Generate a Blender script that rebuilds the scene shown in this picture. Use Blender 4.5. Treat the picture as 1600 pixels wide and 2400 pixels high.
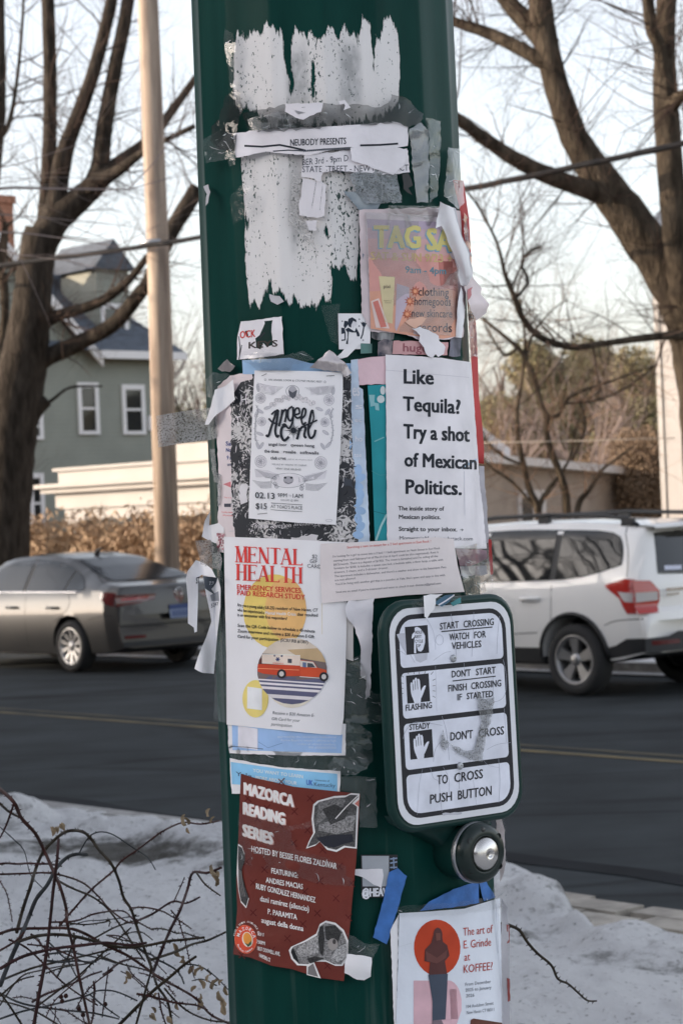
import bpy, bmesh, math, random
import numpy as np
from mathutils import Vector, Matrix
R_ = math.radians
sc = bpy.context.scene
for o in list(bpy.data.objects): bpy.data.objects.remove(o)

# ------------------------------------------------------------------ camera
H = 1.85; F = 5000.0; ROLL = R_(2.42)
rX = Vector((math.cos(ROLL), 0, -math.sin(ROLL)))
uX = Vector((math.sin(ROLL), 0, math.cos(ROLL)))
cam = bpy.data.cameras.new('camera'); co = bpy.data.objects.new('camera', cam); sc.collection.objects.link(co)
m = Matrix.Identity(4)
for i in range(3):
    m[i][0] = rX[i]; m[i][1] = uX[i]; m[i][2] = (0, -1, 0)[i]; m[i][3] = (0, 0, H)[i]
co.matrix_world = m
cam.sensor_fit = 'HORIZONTAL'; cam.sensor_width = 24; cam.lens = 75
cam.clip_start = 0.05; cam.clip_end = 4000
cam.dof.use_dof = True; cam.dof.focus_distance = 3.19; cam.dof.aperture_fstop = 12.5
sc.camera = co
sc.render.resolution_x = 682; sc.render.resolution_y = 1024
# ------------------------------------------------------------------ sky, sun, exposure
SUN_EL = R_(13.5); SUN_DIR = Vector((-math.cos(SUN_EL), -0.05, math.sin(SUN_EL))).normalized()
w = bpy.data.worlds.new('World'); sc.world = w; w.use_nodes = True
nt = w.node_tree; bg = nt.nodes['Background']
sky = nt.nodes.new('ShaderNodeTexSky'); sky.sky_type = 'NISHITA'; sky.sun_disc = False
sky.sun_elevation = SUN_EL; sky.sun_rotation = math.atan2(SUN_DIR.x, SUN_DIR.y)
sky.air_density = 1.0; sky.dust_density = 2.0; sky.ozone_density = 1.5
hs = nt.nodes.new('ShaderNodeHueSaturation'); hs.inputs['Saturation'].default_value = 0.42
tn = nt.nodes.new('ShaderNodeMix'); tn.data_type = 'RGBA'; tn.blend_type = 'MULTIPLY'; tn.inputs[0].default_value = 1.0
tn.inputs[7].default_value = (1.035, 0.995, 0.985, 1)          # a veil of thin high cloud: paler and less blue than a clean sky
nt.links.new(sky.outputs[0], hs.inputs['Color']); nt.links.new(hs.outputs[0], tn.inputs[6]); nt.links.new(tn.outputs[2], bg.inputs['Color'])
bg.inputs['Strength'].default_value = 0.15
sl = bpy.data.lights.new('sun', 'SUN'); sl.energy = 2.5; sl.angle = R_(0.5); sl.color = (1.0, 0.80, 0.60)
so = bpy.data.objects.new('sun', sl); sc.collection.objects.link(so)
so.rotation_euler = (-SUN_DIR).to_track_quat('-Z', 'Y').to_euler()
sc.view_settings.view_transform = 'Standard'; sc.view_settings.look = 'None'
sc.view_settings.exposure = 1.47; sc.view_settings.gamma = 1.0
sc.cycles.max_bounces = 8; sc.cycles.transparent_max_bounces = 24
sc.cycles.use_denoising = True
sc.cycles.caustics_reflective = False; sc.cycles.caustics_refractive = False

# ------------------------------------------------------------------ helpers
C = sc.collection
rng = random.Random(11)
def ray(px, py):
    d = Vector((0, 1, 0)) + rX * ((px - 800) / F) - uX * ((py - 1200) / F)
    return d
def P(px, py, Y): return Vector((0, 0, H)) + ray(px, py) * Y
def on_ground(px, py, z=0.0):
    d = ray(px, py); return Vector((0, 0, H)) + d * ((z - H) / d.z)
dS = Vector((-0.676, 0.737, 0)); nS = Vector((0.737, 0.676, 0))      # along the street, across it (away from us)
def S(s, c, z=0.0): return dS * s + nS * c + Vector((0, 0, z))
def on_c(px, py, c):
    d = ray(px, py); t = c / (d.x * nS.x + d.y * nS.y); return Vector((0, 0, H)) + d * t

def lin(c):
    c = c / 255.0
    return c / 12.92 if c <= 0.04045 else ((c + 0.055) / 1.055) ** 2.4
def rgb(r, g, b, k=1.0): return (lin(r) * k, lin(g) * k, lin(b) * k, 1)
MATS = {}
def mat(name, col, rough=0.6, metal=0.0, spec=0.5, noise=None, bump=None, coat=0.0, trans=None, var=None):
    """noise=(scale, amount, (sx,sy,sz)); bump=(scale, strength, dist)"""
    if name in MATS: return MATS[name]
    M = bpy.data.materials.new(name); M.use_nodes = True; t = M.node_tree; b = t.nodes['Principled BSDF']
    col = tuple(col)[:3] + (1,)
    b.inputs['Base Color'].default_value = col; b.inputs['Roughness'].default_value = rough
    b.inputs['Metallic'].default_value = metal; b.inputs['Specular IOR Level'].default_value = spec
    b.inputs['Coat Weight'].default_value = coat
    if noise:
        tc = t.nodes.new('ShaderNodeTexCoord'); mp = t.nodes.new('ShaderNodeMapping'); n = t.nodes.new('ShaderNodeTexNoise')
        t.links.new(tc.outputs['Object'], mp.inputs[0]); t.links.new(mp.outputs[0], n.inputs['Vector'])
        mp.inputs['Scale'].default_value = noise[2] if len(noise) > 2 else (1, 1, 1)
        n.inputs['Scale'].default_value = noise[0]; n.inputs['Detail'].default_value = 6
        r = t.nodes.new('ShaderNodeMapRange'); r.inputs[1].default_value = 0.3; r.inputs[2].default_value = 0.7
        t.links.new(n.outputs[0], r.inputs[0])
        mx = t.nodes.new('ShaderNodeMix'); mx.data_type = 'RGBA'
        a = noise[1]; c2 = noise[3] if len(noise) > 3 else None
        mx.inputs[6].default_value = (tuple(v * (1 - a) for v in col[:3]) + (1,)) if c2 is None else tuple(c2)[:3] + (1,)
        mx.inputs[7].default_value = tuple(min(1, v * (1 + a)) for v in col[:3]) + (1,) if c2 is None else col
        t.links.new(r.outputs[0], mx.inputs[0]); t.links.new(mx.outputs[2], b.inputs['Base Color'])
    if bump:
        tc = t.nodes.new('ShaderNodeTexCoord'); n = t.nodes.new('ShaderNodeTexNoise'); n.inputs['Scale'].default_value = bump[0]
        n.inputs['Detail'].default_value = 5
        bp = t.nodes.new('ShaderNodeBump'); bp.inputs['Strength'].default_value = bump[1]; bp.inputs['Distance'].default_value = bump[2]
        if len(bump) > 3:
            mp = t.nodes.new('ShaderNodeMapping'); mp.inputs['Scale'].default_value = bump[3]
            t.links.new(tc.outputs['Object'], mp.inputs[0]); t.links.new(mp.outputs[0], n.inputs['Vector'])
        else: t.links.new(tc.outputs['Object'], n.inputs['Vector'])
        t.links.new(n.outputs[0], bp.inputs['Height']); t.links.new(bp.outputs[0], b.inputs['Normal'])
    MATS[name] = M
    return M
def tag(o, label=None, cat=None, group=None, kind=None):
    if label: o['label'] = label
    if cat: o['category'] = cat
    if group: o['group'] = group
    if kind: o['kind'] = kind
    return o
def empty(name, loc=(0, 0, 0), rot=None):
    o = bpy.data.objects.new(name, None); o.empty_display_size = 0.1; C.objects.link(o); o.location = loc
    if rot is not None: o.rotation_euler = rot
    return o
def link(name, me, mats, parent=None):
    for M in (mats if isinstance(mats, (list, tuple)) else [mats]): me.materials.append(M)
    o = bpy.data.objects.new(name, me); C.objects.link(o)
    if parent: o.parent = parent
    return o
class MB:
    """collects faces for one mesh"""
    def __init__(s): s.v = []; s.f = []; s.mi = []; s.sm = []
    def add(s, vs, fs, mi=0, smooth=False):
        k = len(s.v); s.v.extend([tuple(v) for v in vs])
        for f in fs: s.f.append(tuple(i + k for i in f)); s.mi.append(mi); s.sm.append(smooth)
    def box(s, lo, hi, mi=0, M=None):
        x0, y0, z0 = lo; x1, y1, z1 = hi
        vs = [Vector(p) for p in ((x0,y0,z0),(x1,y0,z0),(x1,y1,z0),(x0,y1,z0),(x0,y0,z1),(x1,y0,z1),(x1,y1,z1),(x0,y1,z1))]
        if M is not None: vs = [M @ v for v in vs]
        s.add(vs, [(0,3,2,1),(4,5,6,7),(0,1,5,4),(1,2,6,5),(2,3,7,6),(3,0,4,7)], mi)
    def tube(s, pts, rad, n=8, mi=0, cap=True, wob=0.0, smooth=True):
        pts = [Vector(p) for p in pts]
        if not hasattr(rad, '__len__'): rad = [rad] * len(pts)
        vs = []; T0 = None
        for i, p in enumerate(pts):
            t = (pts[min(i + 1, len(pts) - 1)] - pts[max(i - 1, 0)])
            t = t.normalized() if t.length > 1e-9 else Vector((0, 0, 1))
            if T0 is None:
                a = t.cross(Vector((0.13, 0.97, 0.2))); a = a.normalized() if a.length > 1e-3 else Vector((1, 0, 0))
            else:
                a = (T0 - t * T0.dot(t)); a = a.normalized() if a.length > 1e-4 else T0
            T0 = a; b = t.cross(a)
            for k in range(n):
                an = 2 * math.pi * k / n; rr = rad[i] * (1 + (rng.uniform(-wob, wob) if wob else 0))
                vs.append(p + (a * math.cos(an) + b * math.sin(an)) * rr)
        fs = []
        for i in range(len(pts) - 1):
            for k in range(n):
                k2 = (k + 1) % n; fs.append((i*n+k, i*n+k2, (i+1)*n+k2, (i+1)*n+k))
        if cap:
            fs.append(tuple(range(n - 1, -1, -1))); j = (len(pts) - 1) * n; fs.append(tuple(range(j, j + n)))
        s.add(vs, fs, mi, smooth)
    def lathe(s, prof, org, ax, n=24, mi=0, smooth=True):
        """prof: (radius, height along axis)"""
        ax = Vector(ax).normalized(); a = ax.cross(Vector((0.2, 0.9, 0.37))).normalized(); b = ax.cross(a); org = Vector(org)
        vs = [org + ax * h + (a * math.cos(6.283185 * k / n) + b * math.sin(6.283185 * k / n)) * r for r, h in prof for k in range(n)]
        fs = [(i*n+k, i*n+(k+1) % n, (i+1)*n+(k+1) % n, (i+1)*n+k) for i in range(len(prof)-1) for k in range(n)]
        s.add(vs, fs, mi, smooth)
    def mesh(s, name='mesh'):
        me = bpy.data.meshes.new(name); me.from_pydata(s.v, [], s.f)
        me.polygons.foreach_set('material_index', s.mi); me.polygons.foreach_set('use_smooth', s.sm); me.update()
        return me
    def build(s, name, mats, parent=None):
        return link(name, s.mesh(name), mats, parent)
def wave(seed, n=9, f0=1.0, f1=4.0):
    r = random.Random(seed); W = []
    for _ in range(n):
        f = r.uniform(f0, f1); a = r.uniform(0, 6.28); W.append((f * math.cos(a), f * math.sin(a), r.uniform(0, 6.28), 1 / (f ** 0.7)))
    tot = sum(x[3] for x in W) ** 0.5
    def fn(x, y): return sum(k * np.sin(u * x + v * y + p) for u, v, p, k in W) / tot
    return fn
def smooth_poly(pts, n=6):
    """Catmull-Rom through tuples"""
    out = []; pts = [np.array(p, float) for p in pts]
    for i in range(len(pts) - 1):
        p0 = pts[max(i-1, 0)]; p1 = pts[i]; p2 = pts[i+1]; p3 = pts[min(i+2, len(pts)-1)]
        for k in range(n):
            t = k / n
            out.append(0.5 * ((2*p1) + (-p0+p2)*t + (2*p0-5*p1+4*p2-p3)*t*t + (-p0+3*p1-3*p2+p3)*t**3))
    out.append(pts[-1]); return out
# ------------------------------------------------------------------ the ground: terrain sheet, road, markings, kerbs, snow
def quad_s(s0, s1, c0, c1, z):
    return [S(s0, c0, z), S(s1, c0, z), S(s1, c1, z), S(s0, c1, z)]
asph = mat('asphalt', (0.030, 0.035, 0.038), 0.85, spec=.12, noise=(1.1, 0.28, (1, 1, 1)), bump=(260, 0.35, 0.004))
def asphalt_detail(M):
    t = M.node_tree; b = t.nodes['Principled BSDF']
    src = b.inputs['Base Color'].links[0].from_socket
    tc = t.nodes.new('ShaderNodeTexCoord'); mp = t.nodes.new('ShaderNodeMapping')
    mp.inputs['Rotation'].default_value = (0, 0, R_(42.5)); mp.inputs['Scale'].default_value = (0.22, 0.9, 1)
    mu0 = t.nodes.new('ShaderNodeTexNoise'); mu0.inputs['Scale'].default_value = 2.2; mu0.inputs['Detail'].default_value = 4
    t.links.new(tc.outputs['Object'], mp.inputs[0])
    v = t.nodes.new('ShaderNodeTexVoronoi'); v.feature = 'DISTANCE_TO_EDGE'; v.inputs['Scale'].default_value = 0.55
    ad = t.nodes.new('ShaderNodeMix'); ad.data_type = 'RGBA'; ad.inputs[0].default_value = 0.12
    t.links.new(mp.outputs[0], mu0.inputs['Vector']); t.links.new(mp.outputs[0], ad.inputs[6]); t.links.new(mu0.outputs['Color'], ad.inputs[7])
    t.links.new(ad.outputs[2], v.inputs['Vector'])
    r = t.nodes.new('ShaderNodeMapRange'); r.inputs[1].default_value = 0.0; r.inputs[2].default_value = 0.022
    r.inputs[3].default_value = 0.55; r.inputs[4].default_value = 1.0
    t.links.new(v.outputs['Distance'], r.inputs[0])
    n2 = t.nodes.new('ShaderNodeTexNoise'); n2.inputs['Scale'].default_value = 1.6; n2.inputs['Detail'].default_value = 3
    t.links.new(mp.outputs[0], n2.inputs['Vector'])
    r2 = t.nodes.new('ShaderNodeMapRange'); r2.inputs[1].default_value = 0.58; r2.inputs[2].default_value = 0.72; r2.inputs[3].default_value = 1.0; r2.inputs[4].default_value = 0.55
    t.links.new(n2.outputs[0], r2.inputs[0])
    m0 = t.nodes.new('ShaderNodeMath'); m0.operation = 'MULTIPLY'; t.links.new(r.outputs[0], m0.inputs[0]); t.links.new(r2.outputs[0], m0.inputs[1])
    mp3 = t.nodes.new('ShaderNodeMapping'); mp3.inputs['Rotation'].default_value = (0, 0, R_(42.5)); mp3.inputs['Scale'].default_value = (0.10, 1.3, 1); t.links.new(tc.outputs['Object'], mp3.inputs[0])
    n3 = t.nodes.new('ShaderNodeTexNoise'); n3.inputs['Scale'].default_value = 1.0; n3.inputs['Detail'].default_value = 7; n3.inputs['Roughness'].default_value = .65; t.links.new(mp3.outputs[0], n3.inputs['Vector'])
    r5 = t.nodes.new('ShaderNodeMapRange'); r5.inputs[1].default_value = 0.3; r5.inputs[2].default_value = 0.72; r5.inputs[3].default_value = .78; r5.inputs[4].default_value = 1.38; t.links.new(n3.outputs[0], r5.inputs[0])
    m1 = t.nodes.new('ShaderNodeMath'); m1.operation = 'MULTIPLY'; t.links.new(m0.outputs[0], m1.inputs[0]); t.links.new(r5.outputs[0], m1.inputs[1])
    mx = t.nodes.new('ShaderNodeMix'); mx.data_type = 'RGBA'; mx.blend_type = 'MULTIPLY'; mx.inputs[0].default_value = 1
    t.links.new(src, mx.inputs[6]); t.links.new(m1.outputs[0], mx.inputs[7]); t.links.new(mx.outputs[2], b.inputs['Base Color'])
asphalt_detail(asph)
earth = mat('earth', (0.16, 0.13, 0.095), 0.95, noise=(0.35, 0.5, (1, 1, 1)))
mb = MB(); mb.add([S(-900, -900, -0.02), S(900, -900, -0.02), S(900, 900, -0.02), S(-900, 900, -0.02)], [(0, 3, 2, 1)])
tag(mb.build('ground', earth), kind='structure')
mb = MB(); mb.add(quad_s(-60, 160, 7.57, 17.4, 0.0), [(0, 3, 2, 1)]); tag(mb.build('road', asph), kind='structure')
yel = [mat('worn_yellow_paint', (0.20, 0.155, 0.08), 0.8, spec=.15, noise=(2.0, 0.5, (1, 1, 1), (.075, .065, .045))), mat('faded_yellow_paint', (0.105, 0.09, 0.058), 0.8, spec=.15, noise=(1.6, 0.5, (1, 1, 1), (.04, .04, .036)))]
for i, c in enumerate((11.72, 11.98)):
    mb = MB(); mb.add(quad_s(-60, 160, c, c + 0.10, 0.004), [(0, 3, 2, 1)]); tag(mb.build('road_marking', yel[i]), kind='structure')
# patched gutter strip, darker tar
tar = mat('tar', (0.009, 0.011, 0.014), 0.8, spec=.1, noise=(2.0, 0.3, (1, 1, 1)))
mb = MB(); pts = []
for i in range(61):
    s_ = -10 + i * 0.6; wv = 0.05 * math.sin(i * 0.9) + 0.03 * math.sin(i * 2.3); pts.append((S(s_, 8.02 + wv, 0.004), S(s_, 8.22 + wv * 1.3, 0.004)))
for a, b in zip(pts, pts[1:]): mb.add([a[0], b[0], b[1], a[1]], [(0, 1, 2, 3)])
tag(mb.build('road_tar_seam', tar), kind='structure')
gran = mat('granite', (0.30, 0.29, 0.28), 0.8, noise=(9, 0.3, (1, 1, 1)))
mb = MB(); mb.add(quad_s(-12, 7.3, 5.6, 7.57, 0.0), [(0, 3, 2, 1)]); tag(mb.build('driveway', asph), kind='structure')
for c0, c1, sa in ((7.42, 7.57, 7.3), (17.4, 17.55, -60)):
    mb = MB(); vs = [S(s, c, z) for c in (c0, c1) for s in (sa, 160) for z in (-0.02, 0.13)]
    mb.add(vs, [(1, 3, 7, 5), (0, 2, 3, 1), (4, 5, 7, 6), (0, 1, 5, 4), (2, 6, 7, 3)]); tag(mb.build('kerb', gran), kind='structure')
# far verge: winter lawn with patches of old snow
lawn = mat('winter_lawn', (0.20, 0.15, 0.09), 0.95, noise=(0.8, 0.4, (1, 1, 1)))
mb = MB(); mb.add(quad_s(-60, 160, 17.55, 120, 0.10), [(0, 3, 2, 1)]); tag(mb.build('lawn', lawn), kind='structure')

def snow_mat(name, dirt):
    M = bpy.data.materials.new(name); M.use_nodes = True; t = M.node_tree; b = t.nodes['Principled BSDF']
    b.inputs['Roughness'].default_value = 0.75; b.inputs['Subsurface Weight'].default_value = 0.0
    tc = t.nodes.new('ShaderNodeTexCoord')
    at = t.nodes.new('ShaderNodeAttribute'); at.attribute_name = 'dirt'
    n = t.nodes.new('ShaderNodeTexNoise'); n.inputs['Scale'].default_value = 6.5; n.inputs['Detail'].default_value = 10; n.inputs['Roughness'].default_value = 0.78
    t.links.new(tc.outputs['Object'], n.inputs['Vector'])
    add = t.nodes.new('ShaderNodeMath'); add.operation = 'ADD'; t.links.new(n.outputs[0], add.inputs[0]); t.links.new(at.outputs['Fac'], add.inputs[1])
    r = t.nodes.new('ShaderNodeMapRange'); r.interpolation_type = 'SMOOTHSTEP'; r.inputs[1].default_value = 0.66; r.inputs[2].default_value = 0.94
    t.links.new(add.outputs[0], r.inputs[0])
    v = t.nodes.new('ShaderNodeTexNoise'); v.inputs['Scale'].default_value = 34; v.inputs['Detail'].default_value = 4
    t.links.new(tc.outputs['Object'], v.inputs['Vector'])
    r3 = t.nodes.new('ShaderNodeMapRange'); r3.inputs[1].default_value = 0.61; r3.inputs[2].default_value = 0.68; r3.inputs[4].default_value = 0.55  # dark specks: dirt grains, plus the shade of small pits as colour
    t.links.new(v.outputs[0], r3.inputs[0])
    mxm = t.nodes.new('ShaderNodeMath'); mxm.operation = 'MAXIMUM'; t.links.new(r.outputs[0], mxm.inputs[0]); t.links.new(r3.outputs[0], mxm.inputs[1])
    mx = t.nodes.new('ShaderNodeMix'); mx.data_type = 'RGBA'; mx.inputs[6].default_value = (0.90, 0.90, 0.91, 1); mx.inputs[7].default_value = (0.085, 0.08, 0.068, 1)
    t.links.new(mxm.outputs[0], mx.inputs[0])
    # granular old crust: grey mottling puts pit shading into the colour
    g = t.nodes.new('ShaderNodeTexNoise'); g.inputs['Scale'].default_value = 11; g.inputs['Detail'].default_value = 9; g.inputs['Roughness'].default_value = .78; t.links.new(tc.outputs['Object'], g.inputs['Vector'])
    gr = t.nodes.new('ShaderNodeMapRange'); gr.inputs[1].default_value = .50; gr.inputs[2].default_value = .70; gr.inputs[4].default_value = .16; t.links.new(g.outputs[0], gr.inputs[0])
    m3 = t.nodes.new('ShaderNodeMix'); m3.data_type = 'RGBA'; m3.inputs[7].default_value = (.46, .46, .48, 1); t.links.new(gr.outputs[0], m3.inputs[0]); t.links.new(mx.outputs[2], m3.inputs[6]); t.links.new(m3.outputs[2], b.inputs['Base Color'])
    n2 = t.nodes.new('ShaderNodeTexNoise'); n2.inputs['Scale'].default_value = 17; n2.inputs['Detail'].default_value = 8; n2.inputs['Roughness'].default_value = 0.7
    t.links.new(tc.outputs['Object'], n2.inputs['Vector'])
    bp = t.nodes.new('ShaderNodeBump'); bp.inputs['Strength'].default_value = 1.0; bp.inputs['Distance'].default_value = 0.09
    t.links.new(n2.outputs[0], bp.inputs['Height']); t.links.new(bp.outputs[0], b.inputs['Normal'])
    return M
snowM = snow_mat('old_snow', 1)
def snow_sheet(name, s0, s1, c0, c1, ds, dc, hf):
    ns = int((s1 - s0) / ds) + 1; nc = int((c1 - c0) / dc) + 1
    s_, c_ = np.meshgrid(np.linspace(s0, s1, ns), np.linspace(c0, c1, nc), indexing='ij')
    z, dirt = hf(s_, c_)
    X = dS.x * s_ + nS.x * c_; Y = dS.y * s_ + nS.y * c_
    co_ = np.stack([X, Y, z], -1).reshape(-1, 3)
    idx = np.arange(ns * nc).reshape(ns, nc)
    f = np.stack([idx[:-1, :-1], idx[:-1, 1:], idx[1:, 1:], idx[1:, :-1]], -1).reshape(-1, 4)
    me = bpy.data.meshes.new(name); me.from_pydata(co_.tolist(), [], f.tolist())
    me.polygons.foreach_set('use_smooth', [True] * len(f))
    a = me.attributes.new('dirt', 'FLOAT', 'POINT'); a.data.foreach_set('value', dirt.reshape(-1).astype(np.float32))
    return tag(link(name, me, snowM), kind='structure')
w1 = wave(3, 12, 1.5, 5); w2 = wave(5, 14, 6, 16); w3 = wave(8, 20, 14, 42); w4 = wave(9, 30, 40, 105); w5 = wave(10, 34, 100, 210)
def bump_at(s_, c_, p, rad, h):
    sx = p.x * dS.x + p.y * dS.y; cx = p.x * nS.x + p.y * nS.y
    return h * np.exp(-(((s_ - sx) ** 2 + (c_ - cx) ** 2) / rad ** 2) ** 1.6)
PILES = [(60, 1935, .17, .10), (-30, 1935, .3, .07), (195, 1952, .13, .05), (268, 1950, .13, .06), (345, 1948, .09, .04), (352, 1938, .03, .05), (420, 1965, .2, .05), (540, 1985, .3, .06), (680, 2020, .4, .06),
         (1215, 2110, .22, .09), (1300, 2130, .22, .10), (1390, 2170, .14, .08), (1430, 2220, .2, .06), (1560, 2245, .3, .06), (1250, 2330, .5, .05)]
def near_snow(s_, c_):
    edge = 7.62 + 0.10 * w1(s_ * 1.3, 0 * c_) + 0.05 * w2(s_, 0 * c_)
    q_ = np.clip((7.15 - s_) / 1.7, 0, 1); edge = edge - 1.05 * q_ * q_ * (3 - 2 * q_)      # the dropped kerb on the right lies bare
    z = 0.11 + 0.022 * w1(s_, c_) + 0.024 * w2(s_, c_) + 0.020 * w3(s_, c_) - 0.026 * np.clip(w4(s_, c_) - .1, 0, 2) + .0075 * w5(s_, c_)
    rg = np.exp(-((c_ - 7.0) / 0.55) ** 2); z = z + rg * (.028 * w3(s_ + 5, c_) + .03 * np.abs(w2(s_ * 1.5, c_ * 1.5)) - .016 * np.clip(w4(s_ + 3, c_), 0, 2))
    ridge = np.exp(-((c_ - 7.2) / 0.33) ** 2)
    z = z + ridge * (0.03 + 0.05 * w1(s_ * 0.8 + 3, c_) + .02 * w2(s_ + 7, c_) + .02 * w3(s_, c_ + 2))
    for px, py, r_, h in PILES:
        z = z + bump_at(s_, c_, on_ground(px, py, 0.1), r_, h)
    fall = np.clip((edge - c_) / 0.16, 0, 1); fall = fall * fall * (3 - 2 * fall)
    z = -0.03 + (z + 0.03) * fall
    dirt = 0.02 + 0.22 * np.exp(-((c_ - 6.95) / 0.36) ** 2) + 0.20 * w1(s_ * 1.6 + 9, c_ * 1.6) + .08 * w2(s_, c_ + 5) + .13 * np.clip(w4(s_, c_) - .1, 0, 2) - .05 * w3(s_, c_) - 0.07
    dirt = dirt - 0.25 * np.clip((6.4 - c_) / 1.0, 0, 1)
    for px, py, r_, a_ in ((1215, 2225, .42, .55), (1350, 2282, .22, .5), (1280, 2180, .25, .3), (400, 2015, .4, .45), (300, 2000, .35, .35), (30, 2000, .4, .4), (490, 2045, .3, .4), (180, 1985, .3, .3), (1480, 2240, .3, .35), (1580, 2290, .35, .4)):
        dirt = dirt + bump_at(s_, c_, on_ground(px, py, 0.1), r_ * .7, a_ * .58)
    return z, dirt
snow_sheet('snow_bank', 4.0, 13.6, 3.0, 7.95, 0.019, 0.016, near_snow)
def verge_snow(s_, c_):
    return 0.10 + 0.04 * w1(s_, c_) - 0.12 * (np.abs(s_ - 8.85) < 5.0) * (c_ > 1.6), -0.1 + 0.1 * w1(s_ + 4, c_)
snow_sheet('snow_field', -25, 40, -25, 7.3, 0.5, 0.4, verge_snow)
def far_snow(s_, c_):
    e = np.clip(1 - np.abs(c_ - 18.1) / 0.75, 0, 1)
    return 0.02 + e * (0.18 + 0.12 * w1(s_ * 0.9, c_)), 0.12 + 0.1 * w1(s_ + 2, c_)
snow_sheet('snow_ridge', 2, 40, 17.3, 18.95, 0.15, 0.12, far_snow)
# stone apron by the kerb
stone = mat('apron_stone', (0.33, 0.30, 0.26), 0.85, noise=(7, 0.35, (1, 1, 1)), bump=(60, 0.4, 0.01))
base = on_ground(1560, 2178, 0.05)
sb = base.x * dS.x + base.y * dS.y; cb = base.x * nS.x + base.y * nS.y
mb = MB(); r2 = random.Random(4)
for i in range(7):
    s0 = sb - 1.15 + i * 0.34
    c0 = cb - 0.5
    for j in range(5):
        wd = r2.uniform(0.18, 0.26); c1 = c0 + wd; z = 0.05 + r2.uniform(-0.006, 0.006); q = 0.012; so_ = (0.17 if j % 2 else 0)
        if c1 > 7.41: break
        top = [S(s0 + q + so_, c0 + q, z), S(s0 + 0.34 - q + so_, c0 + q + r2.uniform(-.01, .01), z), S(s0 + 0.34 - q + so_, c1 - q, z), S(s0 + q + so_, c1 - q + r2.uniform(-.01, .01), z)]
        bot = [v - Vector((0, 0, 0.14)) for v in top]
        mb.add(top + bot, [(0, 1, 2, 3), (0, 4, 5, 1), (1, 5, 6, 2), (2, 6, 7, 3), (3, 7, 4, 0)]); c0 = c1
tag(mb.build('stone_paving', stone), kind='structure')

# ------------------------------------------------------------------ houses
white_trim = mat('white_trim', (0.72, 0.72, 0.74), 0.5)
glassM = mat('window_glass', (0.02, 0.023, 0.027), 0.05, spec=0.6)
def siding(name, col, pitch, dark=0.72):
    M = mat(name, col, 0.6, noise=(1.2, 0.08, (1, 1, 1))); t = M.node_tree; b = t.nodes['Principled BSDF']
    tc = t.nodes.new('ShaderNodeTexCoord'); sx = t.nodes.new('ShaderNodeSeparateXYZ'); t.links.new(tc.outputs['Object'], sx.inputs[0])
    d = t.nodes.new('ShaderNodeMath'); d.operation = 'DIVIDE'; d.inputs[1].default_value = pitch; t.links.new(sx.outputs['Z'], d.inputs[0])
    f = t.nodes.new('ShaderNodeMath'); f.operation = 'FRACT'; t.links.new(d.outputs[0], f.inputs[0])
    iv = t.nodes.new('ShaderNodeMath'); iv.operation = 'SUBTRACT'; iv.inputs[0].default_value = 1.0; t.links.new(f.outputs[0], iv.inputs[1])
    bp = t.nodes.new('ShaderNodeBump'); bp.inputs['Strength'].default_value = 1.0; bp.inputs['Distance'].default_value = 0.03
    t.links.new(iv.outputs[0], bp.inputs['Height']); t.links.new(bp.outputs[0], b.inputs['Normal'])
    return M
greenS = siding('green_clapboard', (0.215, 0.228, 0.195), 0.13)
slate = mat('slate_shingle', (0.075, 0.09, 0.115), 0.8, noise=(3, 0.35, (1, 1, 8)))
whiteS = siding('white_clapboard', (0.235, 0.222, 0.218), 0.15)
brickM = mat('red_brick', (0.36, 0.17, 0.11), 0.9, noise=(6, 0.35, (1, 1, 4)))
class Frame:
    """local frame: a along, h up, o outward"""
    def __init__(s, org, a, o): s.org = Vector(org); s.a = Vector(a).normalized(); s.o = Vector(o).normalized()
    def __call__(s, a, o, z): p = s.org + s.a * a + s.o * o; return Vector((p.x, p.y, z))
    def box(s, mb, a0, a1, o0, o1, z0, z1, mi=0):
        vs = [s(a, o, z) for z in (z0, z1) for (a, o) in ((a0, o0), (a1, o0), (a1, o1), (a0, o1))]
        mb.add(vs, [(0,3,2,1),(4,5,6,7),(0,1,5,4),(1,2,6,5),(2,3,7,6),(3,0,4,7)], mi)
def window(fr, a, z, wd, ht, parent, o=0.0, tr=0.13):
    mb = MB(); g = 0.03 + o
    fr.box(mb, a - wd/2, a - wd/2 + tr, o, g + .03, z, z + ht); fr.box(mb, a + wd/2 - tr, a + wd/2, o, g + .03, z, z + ht)
    fr.box(mb, a - wd/2 + tr, a + wd/2 - tr, o, g + .03, z + ht - tr * 1.2, z + ht); fr.box(mb, a - wd/2 + tr, a + wd/2 - tr, o, g + .05, z, z + tr * .8)
    fr.box(mb, a - wd/2 + tr, a + wd/2 - tr, o, g + .01, z + ht * .5 - .035, z + ht * .5 + .035)
    f = mb.build('window', white_trim, parent)
    mb = MB(); fr.box(mb, a - wd/2 + tr, a + wd/2 - tr, o - 0.01, o + .012, z + tr * .8, z + ht - tr * 1.2); mb.build('pane', glassM, f)
def px_at(fr, px, py):
    """local (a, z) where the ray through a pixel meets the frame's wall plane"""
    d = ray(px, py); o = Vector((0, 0, H)); n = fr.o
    t = (fr.org - o).dot(n) / d.dot(n); p = o + d * t
    return (p - fr.org).dot(fr.a), p.z
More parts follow.
